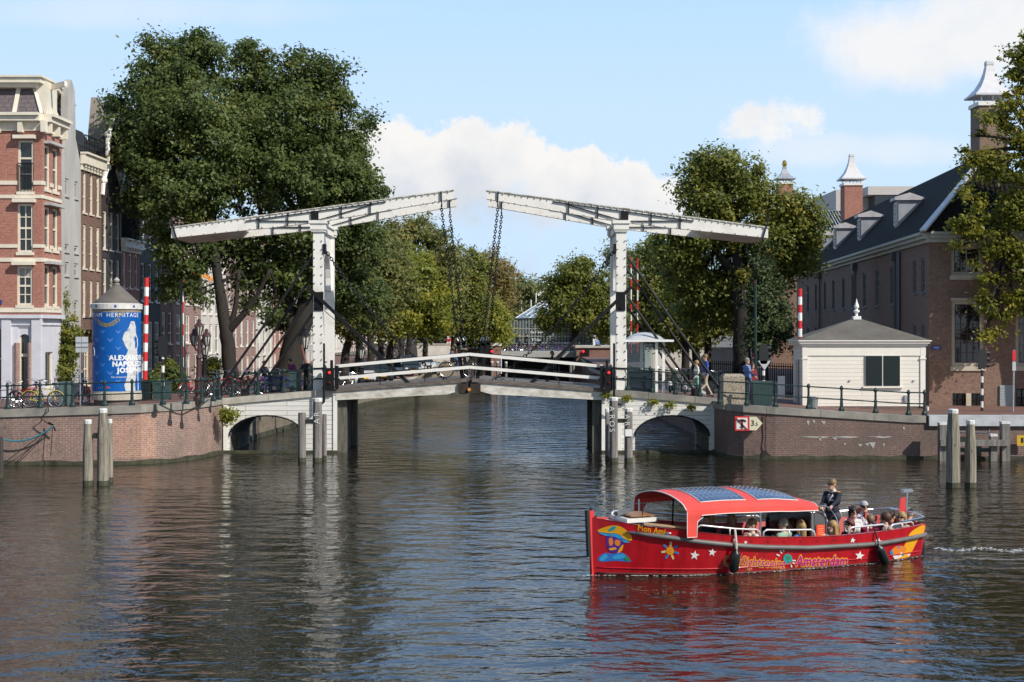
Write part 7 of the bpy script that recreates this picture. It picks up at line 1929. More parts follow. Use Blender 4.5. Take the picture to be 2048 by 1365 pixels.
def hull_text(s,px0,px1,py0,py1,name,m_in,m_out=None,bold=.0,hpx=17,obold=.05,stretch=1):
 for lvl,(mm,bo,off)in enumerate([x for x in ((m_out,obold,.010),(m_in,bold,.016))if x[0]]):
  vs,fs=text2d(s,1,bold=bo,res=2,spacing=1.06);x0=min(v[0]for v in vs);x1=max(v[0]for v in vs)
  vs0,_=text2d(s,1,bold=0,res=1,spacing=1.06);a0=min(v[0]for v in vs0);a1=max(v[0]for v in vs0)
  (A0,Z0),(A1,Z1)=near_z(px0,py0),near_z(px1,py1);H_=hpx*32.3/F
  P=[]
  for x,y in vs:
   t=(x-a0)/(a1-a0);P.append(Hs(lerp(A0,A1,t),lerp(Z0,Z1,t)+y*H_,off))
  M=MB().add(P,fs);lt=M.build(name,mm,hull,uv=False)
hull_text('Mon Ami',1275,1329,1061,1070,'boat_name',gold_p,None,.03,17)
hull_text('CitySightseeing',1446,1569,1131,1136,'lettering',mag_p,gold_p,0,29,.085)
hull_text('Amsterdam',1591,1692,1132,1131,'lettering',mag_p,gold_p,.026,30,.11)
M=MB()
for px,py,r in ((1389,1111,10),(1424,1105,8.5),(1470,1080,5),(1491,1085,4),(1705,1081,6),(1719,1112,10),(1757,1083,7),(1817,1110,4)):
 patch(M,[(px+x,py-y)for x,y in star2d(r,5,.42,.15)],.008)
M.build('painted_stars',wht_p,hull)
M=MB()
for k in range(7):
 t=2*math.pi*k/7+.3;c_,s_=math.cos(t),math.sin(t)
 q=[(1340+c_*9-s_*2.2,1102+s_*9+c_*2.2),(1340+c_*18-s_*2,1102+s_*18+c_*2),(1340+c_*18+s_*2,1102+s_*18-c_*2),(1340+c_*9+s_*2.2,1102+s_*9-c_*2.2)]
 patch(M,q,.008,1 if k % 2 else 2)
patch(M,[(1340+8*math.cos(t),1102+8*math.sin(t))for t in [2*math.pi*k/14 for k in range(14)]],.008,0)
patch(M,[(1340+4.6*math.cos(t),1102+4.6*math.sin(t))for t in [2*math.pi*k/12 for k in range(12)]],.011,3);patch(M,[(1340+2.4*math.cos(t),1102+2.4*math.sin(t))for t in [2*math.pi*k/10 for k in range(10)]],.013,0)
M.build('painted_sun',[gold_p,mat('pale_yellow',(.70,.52,.22),.4,var=0),blu_p,org_p],hull)
M=MB();patch(M,[(1575+9*math.cos(t),1118+10*math.sin(t))for t in [2*math.pi*k/16 for k in range(16)]],.013,0)
patch(M,[(1571,1113),(1578,1111),(1580,1118),(1574,1121)],.016,1);patch(M,[(1573,1124),(1578,1122),(1577,1127)],.016,1)
for x,y,c,s_ in ((1563,1107,-.5,-.9),(1559,1112,-.9,-.4),(1567,1104,-.2,-1),(1581,1128,.3,1),(1585,1125,.8,.6),(1584,1121,1,.1)):patch(M,[(x-s_*1.2,y+c*1.2),(x+c*7-s_*1.2,y+s_*7+c*1.2),(x+c*7+s_*1.2,y+s_*7-c*1.2),(x+s_*1.2,y-c*1.2)],.012,2)
M.build('globe_emblem',[teal_p,grn_p,wht_p],hull)
M=MB()     # a plain colour-block figure in a straw hat
patch(M,fine([(1196,1120),(1200,1112),(1212,1106),(1226,1108),(1240,1105),(1252,1110),(1259,1118),(1260,1124),(1230,1122),(1205,1124)],3),.007,0)
patch(M,fine([(1214,1072),(1236,1068),(1247,1078),(1246,1092),(1238,1104),(1224,1106),(1215,1098),(1212,1085)],3),.009,1)
patch(M,fine([(1194,1062),(1208,1055),(1228,1051),(1246,1056),(1262,1072),(1262,1082),(1250,1078),(1235,1068),(1212,1066)],3),.011,2)
patch(M,fine([(1196,1064),(1212,1067),(1236,1069),(1250,1079),(1259,1085),(1248,1085),(1232,1074),(1208,1071)],3),.012,3)
patch(M,fine([(1217,1078),(1224,1076),(1226,1088),(1219,1092)],2),.012,4);patch(M,fine([(1230,1080),(1240,1082),(1238,1092),(1230,1090)],2),.012,4);patch(M,fine([(1218,1097),(1230,1095),(1232,1099),(1220,1101)],2),.012,5)
patch(M,fine([(1199,1118),(1210,1108),(1215,1114),(1204,1123)],2),.011,3);patch(M,fine([(1226,1112),(1246,1108),(1250,1116),(1228,1119)],2),.011,3);patch(M,fine([(1250,1112),(1257,1116),(1258,1122),(1250,1121)],2),.011,6);patch(M,fine([(1222,1054),(1232,1053),(1228,1060),(1216,1063)],2),.013,7);patch(M,fine([(1240,1095),(1246,1089),(1244,1101),(1234,1107)],2),.011,2)
M.build('painted_portrait',[mat('boat_blue_bright',(.03,.16,.50),.4,var=0),pur_p,gold_p,mat('boat_sky',(.04,.32,.62),.4,var=0),org_p,gold_p,grn_p,teal_p],hull)
M=MB()     # yellow band and painted clogs near the stern
patch(M,fine([(1822,1064),(1848,1050),(1846,1068),(1834,1083),(1812,1122),(1788,1126),(1798,1112),(1812,1084)],4),.007,0)
patch(M,fine([(1780,1104),(1790,1094),(1800,1092),(1812,1095),(1810,1104),(1798,1112),(1788,1112)],3),.010,1);patch(M,fine([(1785,1110),(1798,1112),(1802,1104),(1806,1112),(1796,1121),(1789,1119)],2),.012,2);patch(M,[(1778,1104),(1784,1100),(1786,1109),(1781,1110)],.012,3);patch(M,[(1801,1110),(1808,1108),(1806,1113)],.013,3);patch(M,[(1793,1094),(1799,1092),(1798,1098)],.012,3)
M.build('painted_clogs',[ylw_p,org_p,wht_p,blu_p],hull)
M=MB()
for k in range(8):
 px=1470+k*33;a,z=near_z(px,1080+(2 if k<3 else 0));p=Hs(a,sheer(a)-.10,.004);M.cyl(p,p-ey*.012,.014,.014,6)
M.build('hull_bolts',mat('bolt_dark',(.12,.005,.006),.4,var=0),hull)
M=MB();a,z=near_z(1336,1067);M.ball(Hs(a,z,.004),(.085,.03,.03),10);M.build('fairlead',steel,hull)
def grail(px0,px1,h=.16,b=-1):
 M=MB();a0,a1=a_of(px0,-1.25),a_of(px1,-1.2)
 f=lambda a,z:Bw(a,b*(hb(a,sheer(a))-.05),sheer(a)+z)
 pts=[f(a0,0),f(a0+.02,h*.7),f(a0+.10,h)]+[f(lerp(a0+.15,a1-.15,k/8),h)for k in range(9)]+[f(a1-.10,h),f(a1-.02,h*.7),f(a1,0)]
 M.tube(pts,.022,7);M.tube([f((a0+a1)/2,0),f((a0+a1)/2,h)],.016,6);M.build('hand_rail',mat('rail_white',(.66,.66,.67),.3,metal=.4,var=.03),boat,smooth=True)
for a,b in ((1397,1515),(1523,1624),(1694,1772)):grail(a,b)
grail(1784,1838,.12)
for a,b in ((1300,1500),(1520,1640),(1680,1800)):grail(a,b,.16,1)
red_c=mat('canopy_red',(.72,.075,.055),.75,c2=(.60,.05,.04),scale=2,bump=.2);trim=mat('canopy_piping',(.75,.70,.66),.6,var=0);dark_c=mat('canopy_inside',(.20,.015,.015),.8)
CA0,CA1,CB=1.80,5.25,1.24
def cz(a,b):
 t=(a-CA0)/(CA1-CA0);s_=abs(b)/CB
 return interp(t,[0,.3,.7,1],[1.58,1.60,1.57,1.50])+interp(t,[0,.7,.88,1],[.215,.215,.15,.03])*(1-s_ ** 2.1)-.07*s_ ** 14
def cpt(a,b,dz=0):return Bw(a,b,cz(a,b)+dz)
M=MB();na,nb=26,18;vs=[]
for dz in (0,-.02):
 for i in range(na+1):
  for j in range(nb+1):
   a=lerp(CA0,CA1,i/na);b=lerp(-CB,CB,j/nb);vs.append(cpt(a,b,dz))
q=(na+1)*(nb+1);fs=[]
for i in range(na):
 for j in range(nb):p=i*(nb+1)+j;f=(p,p+nb+1,p+nb+2,p+1);fs.append(f[::-1]if False else f);fs.append(tuple(x+q for x in f[::-1]))
M.add(vs,fs)
for sg in (-1,1):      # side valance
 for k in range(na):
  a0,a1=lerp(CA0,CA1,k/na),lerp(CA0,CA1,(k+1)/na);d0,d1=[interp(x,[CA0,4.5,CA1],[.13,.12,.08])for x in (a0,a1)]
  M.add([cpt(a0,sg*CB),cpt(a1,sg*CB),cpt(a1,sg*CB,-d1)+ey*sg*.015,cpt(a0,sg*CB,-d0)+ey*sg*.015],[(0,1,2,3)])
 for a0,a1,z0 in ((CA0,CA0+.24,None),):
  for k in range(6):
   za,zb=[lerp(cz(CA0,CB)-.10,sheer(1.9)-.12 if sg<0 else sheer(1.9),x/6)for x in (k,k+1)];w0,w1=.24+.14*(1-k/6)** 3,.24+.14*(1-(k+1)/6)** 3
   bo=CB+.03+.0*k
   M.add([Bw(CA0,sg*bo,za),Bw(CA0+w0,sg*bo,za),Bw(CA0+w1,sg*bo,zb),Bw(CA0,sg*bo,zb)],[(0,1,2,3)])
can=M.build('canopy',red_c,boat,smooth=True)
M=MB();M.tube([cpt(CA0-.01,lerp(-CB,CB,j/24))for j in range(25)],.014,5)
for sg in (-1,1):
 M.tube([cpt(lerp(CA0,CA1,k/20),sg*CB,-interp(lerp(CA0,CA1,k/20),[CA0,4.5,CA1],[.135,.125,.085]))+ey*sg*.018 for k in range(21)],.010,5)
 M.tube([Bw(CA0-.005,sg*(CB+.03),lerp(cz(CA0,CB)-.02,sheer(1.9)-.12,k/5))for k in range(6)]+[Bw(CA0+.24,sg*(CB+.03),sheer(1.9)-.12),Bw(CA0+.25,sg*(CB+.03),1.25),Bw(CA0+.4,sg*(CB+.02),1.345)],.009,5)
M.tube([cpt(CA1,lerp(-CB,CB,j/20))for j in range(21)],.010,5);M.build('piping',trim,can)
pv=nmat('solar_cells')[0]
def mkpv(m):
 nt=m.node_tree;b=nt.nodes['Principled BSDF'];L=nt.links;uv=nt.nodes.new('ShaderNodeUVMap');uv.uv_map='PV'
 t=nt.nodes.new('ShaderNodeTexBrick');t.offset=0;L.new(uv.outputs[0],t.inputs['Vector']);t.inputs['Scale'].default_value=1;t.inputs['Brick Width'].default_value=.125;t.inputs['Row Height'].default_value=.125;t.inputs['Mortar Size'].default_value=.006
 t.inputs['Color1'].default_value=(.035,.055,.11,1);t.inputs['Color2'].default_value=(.045,.065,.12,1);t.inputs['Mortar'].default_value=(.14,.17,.22,1);L.new(t.outputs[0],b.inputs['Base Color']);b.inputs['Roughness'].default_value=.22
mkpv(pv)
for a0,a1 in ((2.25,3.42),(3.72,4.82)):
 M=MB();n=12;B0_,B1_=-1.06,.95;vs=[]
 for i in range(n+1):
  for j in range(n+1):vs.append(cpt(lerp(a0,a1,i/n),lerp(B0_,B1_,j/n),.014))
 M.add(vs,[(i*(n+1)+j,i*(n+1)+n+1+j,i*(n+1)+n+2+j,i*(n+1)+j+1)for i in range(n)for j in range(n)])
 p_=M.build('solar_panel',pv,can,smooth=True)
 lay=p_.data.uv_layers.new(name='PV');idx_=[lp.vertex_index for lp in p_.data.loops]
 lay.data.foreach_set('uv',[c for k in idx_ for c in ((k //(n+1))/n,(k %(n+1))/n)])
 M=MB();ring=[(a0,b)for b in np.linspace(B0_,B1_,13)]+[(a,B1_)for a in np.linspace(a0,a1,9)[1:]]+[(a1,b)for b in np.linspace(B1_,B0_,13)[1:]]+[(a,B0_)for a in np.linspace(a1,a0,9)[1:-1]]
 M.tube([cpt(a,b,.014)for a,b in ring],.011,4,closed=True);M.build('panel_edge',trim,p_)
 M=MB()
 for i in range(1,9):
  for j in range(1,12):M.obox(cpt(lerp(a0,a1,i/9),lerp(B0_,B1_,j/12),.018),ex*.008,ey*.010,Vector((0,0,.002)))
 M.build('cell_contacts',wht_p,p_)
for a_,sg in ((1.95,-1),(1.9,1),(3.72,-1),(3.6,1),(5.12,-1),(5.1,1)):
 M=MB();M.tube([Bw(a_,sg*1.2,.15 if a_>2 else .9),Bw(a_,sg*1.21,cz(a_,CB)-.02)],.024,7);M.build('canopy_pole',steel,boat)
M=MB();M.tube([Bw(2.6,.9,.2),Bw(2.65,.9,1.5)],.02,6);M.build('inner_pole',black_iron,boat)
M=MB();M.obox(Bw(5.36,-.35,.62),ex*.12,ey*.42,Vector((0,0,.48)));M.obox(Bw(5.36,-.35,1.10),ex*.16,ey*.44,Vector((0,0,.02)));cs=M.build('console',mat('console_grey',(.10,.105,.11),.5,var=.1),boat)
M=MB();M.obox(Bw(5.40,-1.115,.86),ex*.115,ey*.008,Vector((0,0,.13)))
M.build('notice_board',mat('notice_red',(.75,.06,.02),.5,c2=(.62,.04,.02),scale=20),cs)
M=MB()
for z,w_ in ((.90,.07),(.85,.08),(.80,.06),(.75,.08),(.71,.05)):M.obox(Bw(5.40,-1.127,z+.055),ex*w_,ey*.003,Vector((0,0,.010)))
M.build('notice_lines',mat('notice_orange',(.8,.25,.08),.5,var=0),cs)
M=MB();M.prism([Bw(5.18,-1.05,.55),Bw(5.18,.8,.55),Bw(5.18,.8,1.28),Bw(5.18,-1.05,1.28)],ex*.012);M.build('windscreen',mat('smoked_screen',(.05,.04,.042),.15,var=.2,scale=6),boat)
M=MB();M.tube([Bw(5.24,-1.1,.75),Bw(5.24,-1.1,1.22),Bw(5.30,-1.1,1.30),Bw(5.46,-1.08,1.27),Bw(5.60,-1.05,1.12),Bw(5.60,-1.05,.75)],.025,7);M.prism([Bw(5.26,-1.09,.80),Bw(5.58,-1.05,.80),Bw(5.58,-1.05,1.10),Bw(5.45,-1.07,1.25),Bw(5.26,-1.09,1.25)],ey*.01);M.build('side_screen',mat('screen_grey',(.09,.095,.10),.3,var=.1),boat)
WC=Bw(a_of(1656,-.05),-.05,.86)
wd_=(ex*.55+Vector((0,0,.85))).normalized();wa=ey;wb=wd_.cross(wa)
wn=(ex*.95+Vector((0,0,.25))).normalized();wa=ey;wb=wn.cross(wa).normalized();RW=.42
M=MB();M.tube([WC+wa*RW*math.cos(t)+wb*RW*math.sin(t)for t in [2*math.pi*k/28 for k in range(28)]],.016,6,closed=True)
for k in range(5):t=2*math.pi*k/5;M.tube([WC,WC+wa*RW*math.cos(t)+wb*RW*math.sin(t)],.010,5)
M.tube([WC-wn*.3,WC],.03,6);M.build('steering_wheel',steel,boat)
seat_m=mat('seat_red',(.22,.025,.02),.6,var=.15)
for a0,a1,sg in ((2.1,5.1,-1),(2.1,5.1,1),(6.5,8.4,-1),(6.2,8.4,1)):
 M=MB();strip(M,a0,a1,lambda a:Bw(a,sg*(hb(a,.4)-.14),.24),lambda a:Bw(a,sg*(hb(a,.4)-.58),.24),14);strip(M,a0,a1,lambda a:Bw(a,sg*(hb(a,.4)-.58),.24),lambda a:Bw(a,sg*(hb(a,.4)-.58),.0),14);M.build('bench',seat_m,boat)
M=MB();M.obox(Bw(3.5,0,.62),ex*1.2,ey*.22,Vector((0,0,.02)));M.tube([Bw(3.5,0,.12),Bw(3.5,0,.6)],.05,6);M.build('table',mat('table_dark',(.10,.045,.03),.4,var=.15),boat)
M=MB();M.obox(Bw(8.0,1.0,.72),ex*.04,ey*.35,Vector((0,0,.30)));M.build('seat_back',mat('seat_orange',(.50,.10,.06),.6,var=.1),boat)
M=MB();pts=[Bw(a,-(hb(a,sheer(a))-.04),sheer(a)+.16)for a in (7.7,8.0,8.3,8.55)]+[Bw(LENB,b,sheer(9)+.18)for b in (-.5,0,.5)]+[Bw(a,hb(a,sheer(a))-.04,sheer(a)+.16)for a in (8.4,7.9,7.4)]
M.tube(pts,.022,6);M.build('stern_rail',steel,boat)
M=MB();M.tube([Bw(8.58,-.15,.8),Bw(8.62,-.15,1.52)],.024,6);M.obox(Bw(8.6,-.15,1.54),ex*.14,ey*.06,Vector((0,0,.035)));fp=M.build('flag_staff',steel,boat)
M=MB();M.prism([Bw(8.57,-.15,.98),Bw(8.57,-.15,1.38),Bw(8.44,-.12,1.36),Bw(8.34,-.16,.92),Bw(8.40,-.13,.85)],ey*.01);M.build('flag',mat('flag_red',(.60,.03,.035),.7,var=.1),fp)
M=MB()
for z in (.3,.55,.78):
 M.tube([Bw(8.6,-.42,z),Bw(8.70,-.40,z+.02),Bw(8.74,-.30,z),Bw(8.72,-.18,z-.02),Bw(8.6,-.16,z)],.02,6)
M.build('stern_ladder',mat('rail_white',(.66,.66,.67),.3,metal=.4,var=.03),boat)
def boat_fender(px,yt,y0,y1,label,lean=0):
 a,z=near_z(px,(y0+y1)/2);o=thing('boat_fender',label,'fender',tuple(Hs(a,z,.14)),'fenders of the tour boat')
 Y=Hs(a,z,.14).y;z0,z1=WZ(y1,Y),WZ(y0,Y);top_=Hs(a,z1,.16);bot=Hs(a+lean,z0,.19);M=MB();d=bot-top_
 M.tube([top_+d*t for t in (-.08,0,.06,.15,.5,.85,.94,1)],[.03,.04,.085,.108,.112,.108,.08,.03],12);M.build('body',mat('fender_black',(.012,.016,.016),.35,var=.05),o,smooth=True)
 M=MB();gp_=Bw(a-.1*(lean>0),-(hb(a,sheer(a))+.02),sheer(a)+.16);M.tube([gp_,Hs(a,rub(a)+.08,.11),top_-d*.07],.018 if lean else .026,6);M.build('lanyard',bw_b if lean else mat('rope_white',(.60,.57,.50),.8,var=.1),o)
boat_fender(1461,1060,1100,1146,'upright black fender on a white rope, nearer the bow of the red boat')
boat_fender(1746,1052,1092,1130,'slanting black fender on a dark rope near the stern of the red boat',.30)
# people aboard
G_='passengers aboard the red boat'
navy=cloth('navy',(.012,.014,.03));blk=cloth('black',(.012,.012,.013));wht=cloth('white',(.66,.64,.62));mint=cloth('mint',(.27,.45,.34));royal=cloth('royal',(.05,.16,.50));greyc=cloth('grey',(.25,.25,.25));jeans=cloth('jeans',(.05,.09,.18));beige=cloth('beige',(.50,.43,.33));crim=cloth('crimson',(.30,.01,.05));orng=cloth('rust',(.45,.12,.05));tealc=cloth('teal',(.25,.50,.44));skyb=cloth('sky',(.15,.24,.46));olive=cloth('olive',(.16,.13,.08));purp=cloth('purple',(.17,.03,.15));taupe=cloth('taupe',(.30,.26,.22));dred=cloth('darkred',(.16,.015,.02))
def plaid():
 m,nt,b=nmat('cloth_plaid');L=nt.links;tc=nt.nodes.new('ShaderNodeTexCoord');t=nt.nodes.new('ShaderNodeTexChecker');L.new(tc.outputs['Object'],t.inputs[0]);t.inputs['Scale'].default_value=11
 t.inputs[1].default_value=(.09,.06,.16,1);t.inputs[2].default_value=(.46,.42,.50,1);L.new(t.outputs[0],b.inputs['Base Color']);b.inputs['Roughness'].default_value=.9;return m
plaidm=plaid()
def rzb(f):return R(f)
def seat_p(label,px,py,b,rz,hands_gun=None,z_add=0,**k):
 k['scale']=k.get('scale',1.0)*1.13;a=a_of(px,b);sc=k['scale'];p=Bw(a,b,0);z=WZ(py,p.y)-1.335*sc+z_add
 if hands_gun:       # rest a hand on the near gunwale
  out={}
  for key,ag in hands_gun.items():
   wp=Bw(ag,-(hb(ag,sheer(ag))-.01),sheer(ag)+.055)-Vector((p.x,p.y,z));c,s=math.cos(-rz),math.sin(-rz)
   out[key]=Vector((wp.x*c-wp.y*s,wp.x*s+wp.y*c,wp.z))/sc
  hh=k.get('hands',{});hh.update(out);k['hands']=hh
 return person(label,(p.x,p.y,z),rz,'sit',group=G_,**k)
BOW,FAR,NEAR=R(-67),R(202),R(22)
seat_p('woman with long blond hair and dark cap sitting behind the canopy leg',1418,1025,.25,R(-62),top=navy,legs=jeans,hair=('long','blond'),female=True,hat=('navycap',(.012,.013,.02),'brim'))
seat_p('person in black jacket with brown bobbed hair seen from behind under the canopy',1463,1027,-.35,R(185),top=blk,legs=jeans,hair=('bob','sandy'),female=True)
seat_p('man with cropped sandy hair in white shirt leaning at the rail under the canopy',1504,1038,-.80,R(-75),hands_gun={'l':a_of(1488,-1.3)},top=wht,legs=beige,sleeves='short',hair=('short','sandy'))
seat_p('dark haired woman in black on the far bench under the canopy',1541,1027,.75,R(15),top=blk,legs=blk,hair=('long','dark'),female=True,skin=skin_d)
seat_p('dark haired man in dark shirt far under the canopy behind the grey haired man',1562,1023,.95,R(10),top=navy,legs=blk,hair=('short','dark'),skin=skin_d)
seat_p('grey haired man in mint green shirt with his back turned, beside the canopy pole',1567,1037,-.80,R(225),top=mint,legs=beige,sleeves='short',hair=('short','grey'))
seat_p('woman with brown hair in profile beside the man in mint green',1585,1037,-.30,R(-75),top=blk,legs=jeans,hair=('bob','brown'),female=True,skin=skin_d)
seat_p('woman with blond hair and royal blue top, back turned, near the canopy rear',1602,1041,-.82,R(215),top=royal,legs=jeans,sleeves='short',hair=('long','blond'),female=True)
seat_p('man in navy cap on the far bench behind the dark windscreen',1592,1027,.70,R(20),top=navy,legs=blk,hair=('short','brown'),hat=('navy2',(.02,.03,.07),'brim'))
seat_p('woman with long blond hair in grey top resting her arm on the red gunwale',1666,1042,-.80,R(-66),hands_gun={'l':a_of(1641,-1.33)},top=greyc,legs=jeans,hair=('long','blond'),female=True)
seat_p('small auburn haired person in rust orange top half hidden behind the steering wheel',1645,1012,.75,R(-60),top=orng,legs=jeans,hair=('bob','auburn'),female=True,scale=.92)
seat_p('woman with dark red bobbed hair and sunglasses in black, below the white shirted woman',1700,1038,-.55,R(-48),top=blk,legs=blk,sleeves='half',hair=('bob','red'),female=True,glasses=True,hands={'l':(-.05,-.42,.72)})
seat_p('woman with dark bobbed hair and sunglasses in white blouse facing the camera',1706,1013,.30,R(12),top=wht,legs=jeans,hair=('bob','dark'),female=True,glasses=True)
seat_p('bearded man with grey cap, sunglasses and plaid shirt, tallest of the seated passengers',1728,1003,.75,R(8),top=plaidm,legs=jeans,sleeves='half',hair=('short','brown'),glasses=True,hat=('greycap',(.42,.42,.46)),collar=wht)
seat_p('brown haired child in crimson top seen from behind in the stern',1741,1031,-.45,R(165),top=crim,legs=jeans,sleeves='short',hair=('full','sandy'),scale=.86)
seat_p('brown haired person in taupe tee shirt resting an arm over the stern gunwale',1771,1026,-.72,R(-115),hands_gun={'l':a_of(1782,-1.2)},top=taupe,legs=jeans,sleeves='short',hair=('full','brown'))
seat_p('man in dark shirt with grey hair behind the person in the taupe tee shirt',1784,1023,.35,R(-60),top=navy,legs=blk,sleeves='half',hair=('short','brown'))
seat_p('woman with long blond hair and sunglasses in white top near the stern',1804,1024,-.35,R(-40),top=wht,legs=beige,sleeves='short',hair=('long','blond'),female=True,glasses=True)
seat_p('man in black beret and grey sweater turned away at the stern end',1818,1017,.25,R(140),top=greyc,legs=blk,hair=('short','grey'),hat=('black',(.01,.01,.011)))
def skipper_bits(o,T,Hd):
 M=MB();M.bar(T((0,-.125,1.42)),T((0,-.145,1.22)),.035,.012,up=(0,1,0));M.build('tie',cloth('tie',(.10,.11,.14)),o)
 M=MB();M.obox(T((.085,-.137,1.30)),Vector((.04,.006,0)),Vector((0,.004,0)),Vector((0,0,.012)));M.build('name_badge',white_p,o)
 for s in (-1,1):M=MB();M.obox(T((s*.15,.01,1.484)),Vector((.045,0,-.006)),Vector((0,.03,0)),Vector((0,0,.006)));M.build('epaulette',gold_p,o)
a=a_of(1665,.30);p=Bw(a,.30,0);zsk=WZ(958,p.y)-1.77*1.07;rz=R(-48)
def to_local(v):
 d=v-Vector((p.x,p.y,zsk));c,s=math.cos(-rz),math.sin(-rz);return Vector((d.x*c-d.y*s,d.x*s+d.y*c,d.z))/1.07
wt=lambda t:WC+wa*RW*math.cos(t)+wb*RW*math.sin(t)
best=sorted([wt(2*math.pi*k/40)for k in range(40)],key=lambda v:-v.z)
hr=min((wt(2*math.pi*k/40)for k in range(40)),key=lambda v:abs(v.z-WC.z-.37)+(10 if (v-WC).dot(wa)>0 else 0))
hl=min((wt(2*math.pi*k/40)for k in range(40)),key=lambda v:abs(v.z-WC.z-.33)+(10 if (v-WC).dot(wa)<0 else 0))
L_,R__=to_local(hl),to_local(hr)
if L_.x>R__.x:L_,R__=R__,L_
person('smiling skipper standing at the wheel in dark sweater, white collar, tie and sunglasses',(p.x,p.y,zsk),rz,'stand',top=navy,legs=cloth('uniform_grey',(.05,.06,.08)),hair=('short','sandy'),glasses=True,collar=wht,hands={'l':L_+Vector((0,.06,.02)),'r':R__+Vector((0,.06,.02))},extras=skipper_bits,curl=1.2,head_turn=R(-12),group=None,scale=1.07)
# people ashore
def walkj(st,ph=1):return {'kl':(-.09,-.12*ph-.05,.50),'al':(-.10,-.26*st*ph,.09),'kr':(.09,.02+.04*ph,.50),'ar':(.10,.36*st*ph,.14)}
def at_p(px,py_head,Y,z,label,rz,**k):
 sc=(WZ(py_head,Y)-z)/1.765;k.setdefault('pose','stand')
 return person(label,(WX(px,Y),Y,z),rz,scale=sc,h=.016,**k)
gp='people on the quays'
Y=64.9
def belt_bag(o,T,Hd):M=MB();M.ball(T((-.12,-.12,.98)),(.11,.06,.08),8);M.build('belt_bag',cloth('bag_red',(.35,.06,.04)),o)
at_p(1393,722,Y,zs_(WX(1393,Y))-.02,'blond woman in white top and turquoise trousers walking beside the man in blue',R(-75),top=wht,legs=tealc,hair=('full','blond'),female=True,legj=walkj(.7),extras=belt_bag,group=gp,hands={'r':(.20,-.16,.95)})
Y=65.1
at_p(1411,709,Y,zs_(WX(1411,Y))-.02,'tall man in blue jacket and pale trousers striding on the right side span',R(-80),top=cloth('jacket_blue',(.035,.085,.34)),legs=beige,hair=('short','sandy'),legj=walkj(1.15,-1),group=gp)
Y=63.4
def pack(o,T,Hd):M=MB();M.obox(T((0,.19,1.22)),Vector((.15,0,0)),Vector((0,.09,0)),Vector((0,.0,.21)));M.build('backpack',cloth('pack',(.012,.014,.022)),o,bevel=.04)
at_p(1494,716,Y,z_right(WX(1494,Y),Y),'man in pale blue shirt with dark backpack pointing down beside the striped post',R(50),top=skyb,legs=cloth('darkjeans',(.03,.045,.085)),hair=('short','grey'),extras=pack,group=gp,hands={'l':(-.1,-.42,1.05)})
def shoulder_bag(o,T,Hd):M=MB();M.ball((.24,-.05,.80),(.10,.13,.15),8);M.tube([(.24,-.1,.9),T((.17,0,1.45)),(.24,.06,.9)],.012,4);M.build('brown_bag',cloth('tan_bag',(.22,.07,.03)),o)
at_p(1505,726,64.0,z_right(WX(1505,64),64),'woman in dark red with a brown leather bag just behind the man with the backpack',R(20),top=dred,legs=blk,hair=('long','brown'),female=True,extras=shoulder_bag,group=gp)
Y=67.0
zd=lambda x:lerp(3.33,2.89,(abs(x-XC)-.1)/5.85)
def handbag(o,T,Hd):M=MB();M.ball((.27,0,.74),(.10,.15,.13),8);M.build('handbag',blk,o);M=MB();M.ball((-.24,-.12,1.02),(.04,.04,.07),6);M.build('yellow_cup',mat('yellow_cup',(.8,.5,.02),.5,var=0),o)
at_p(1104,702,Y,zd(WX(1104,Y)),'brown haired woman in black coat with handbag walking over the drawbridge',R(-95),top=blk,legs=blk,hair=('bob','auburn'),female=True,legj=walkj(.9),extras=handbag,group=gp)
def scarf(o,T,Hd):M=MB();M.tube([T((.09*math.cos(t),.0+.09*math.sin(t),1.50))for t in [2*math.pi*k/12 for k in range(12)]],.05,7,closed=True);M.build('scarf',beige,o,smooth=True)
at_p(529,722,67.5,2.3,'woman in dark blue jacket and beige scarf standing among the bicycles',R(60),top=navy,legs=jeans,hair=('bun','brown'),female=True,extras=scarf,group=gp,hands={'l':(-.12,-.34,1.0),'r':(.12,-.34,1.0)})
at_p(588,716,69.5,2.35,'dark haired man in purple shirt bending forward behind the green cabinets',R(-40),top=purp,legs=blk,hair=('short','dark'),skin=skin_d,lean=.35,group=gp,sleeves='short')
at_p(163,735,66,2.25,'person in dark clothes behind the road sign pole left of the advertising column',R(-60),top=blk,legs=blk,hair=('short','brown'),group=gp)
at_p(767,694,125,1.55,'dark silhouette of a person walking before the far white wall',R(-90),top=blk,legs=blk,hair=('short','dark'),legj=walkj(.8),group=gp)
for px,py,lab,tp in ((941,684,'far pedestrian on the second bridge left of two others behind the lift rods',navy),(950,685,'far pedestrian in the middle of three behind the lift rods',blk),(958,685,'far pedestrian right of two others behind the lift rods',greyc)):at_p(px,py,152,3.25,lab,R(40),top=tp,legs=blk,hair=('short','dark'),group=gp)
person('small seated figure in blue on top of the far right brick pier',(WX(1194,150),150,3.36),R(30),'sit',top=skyb,legs=jeans,hair=('short','dark'),h=.02,group=gp)
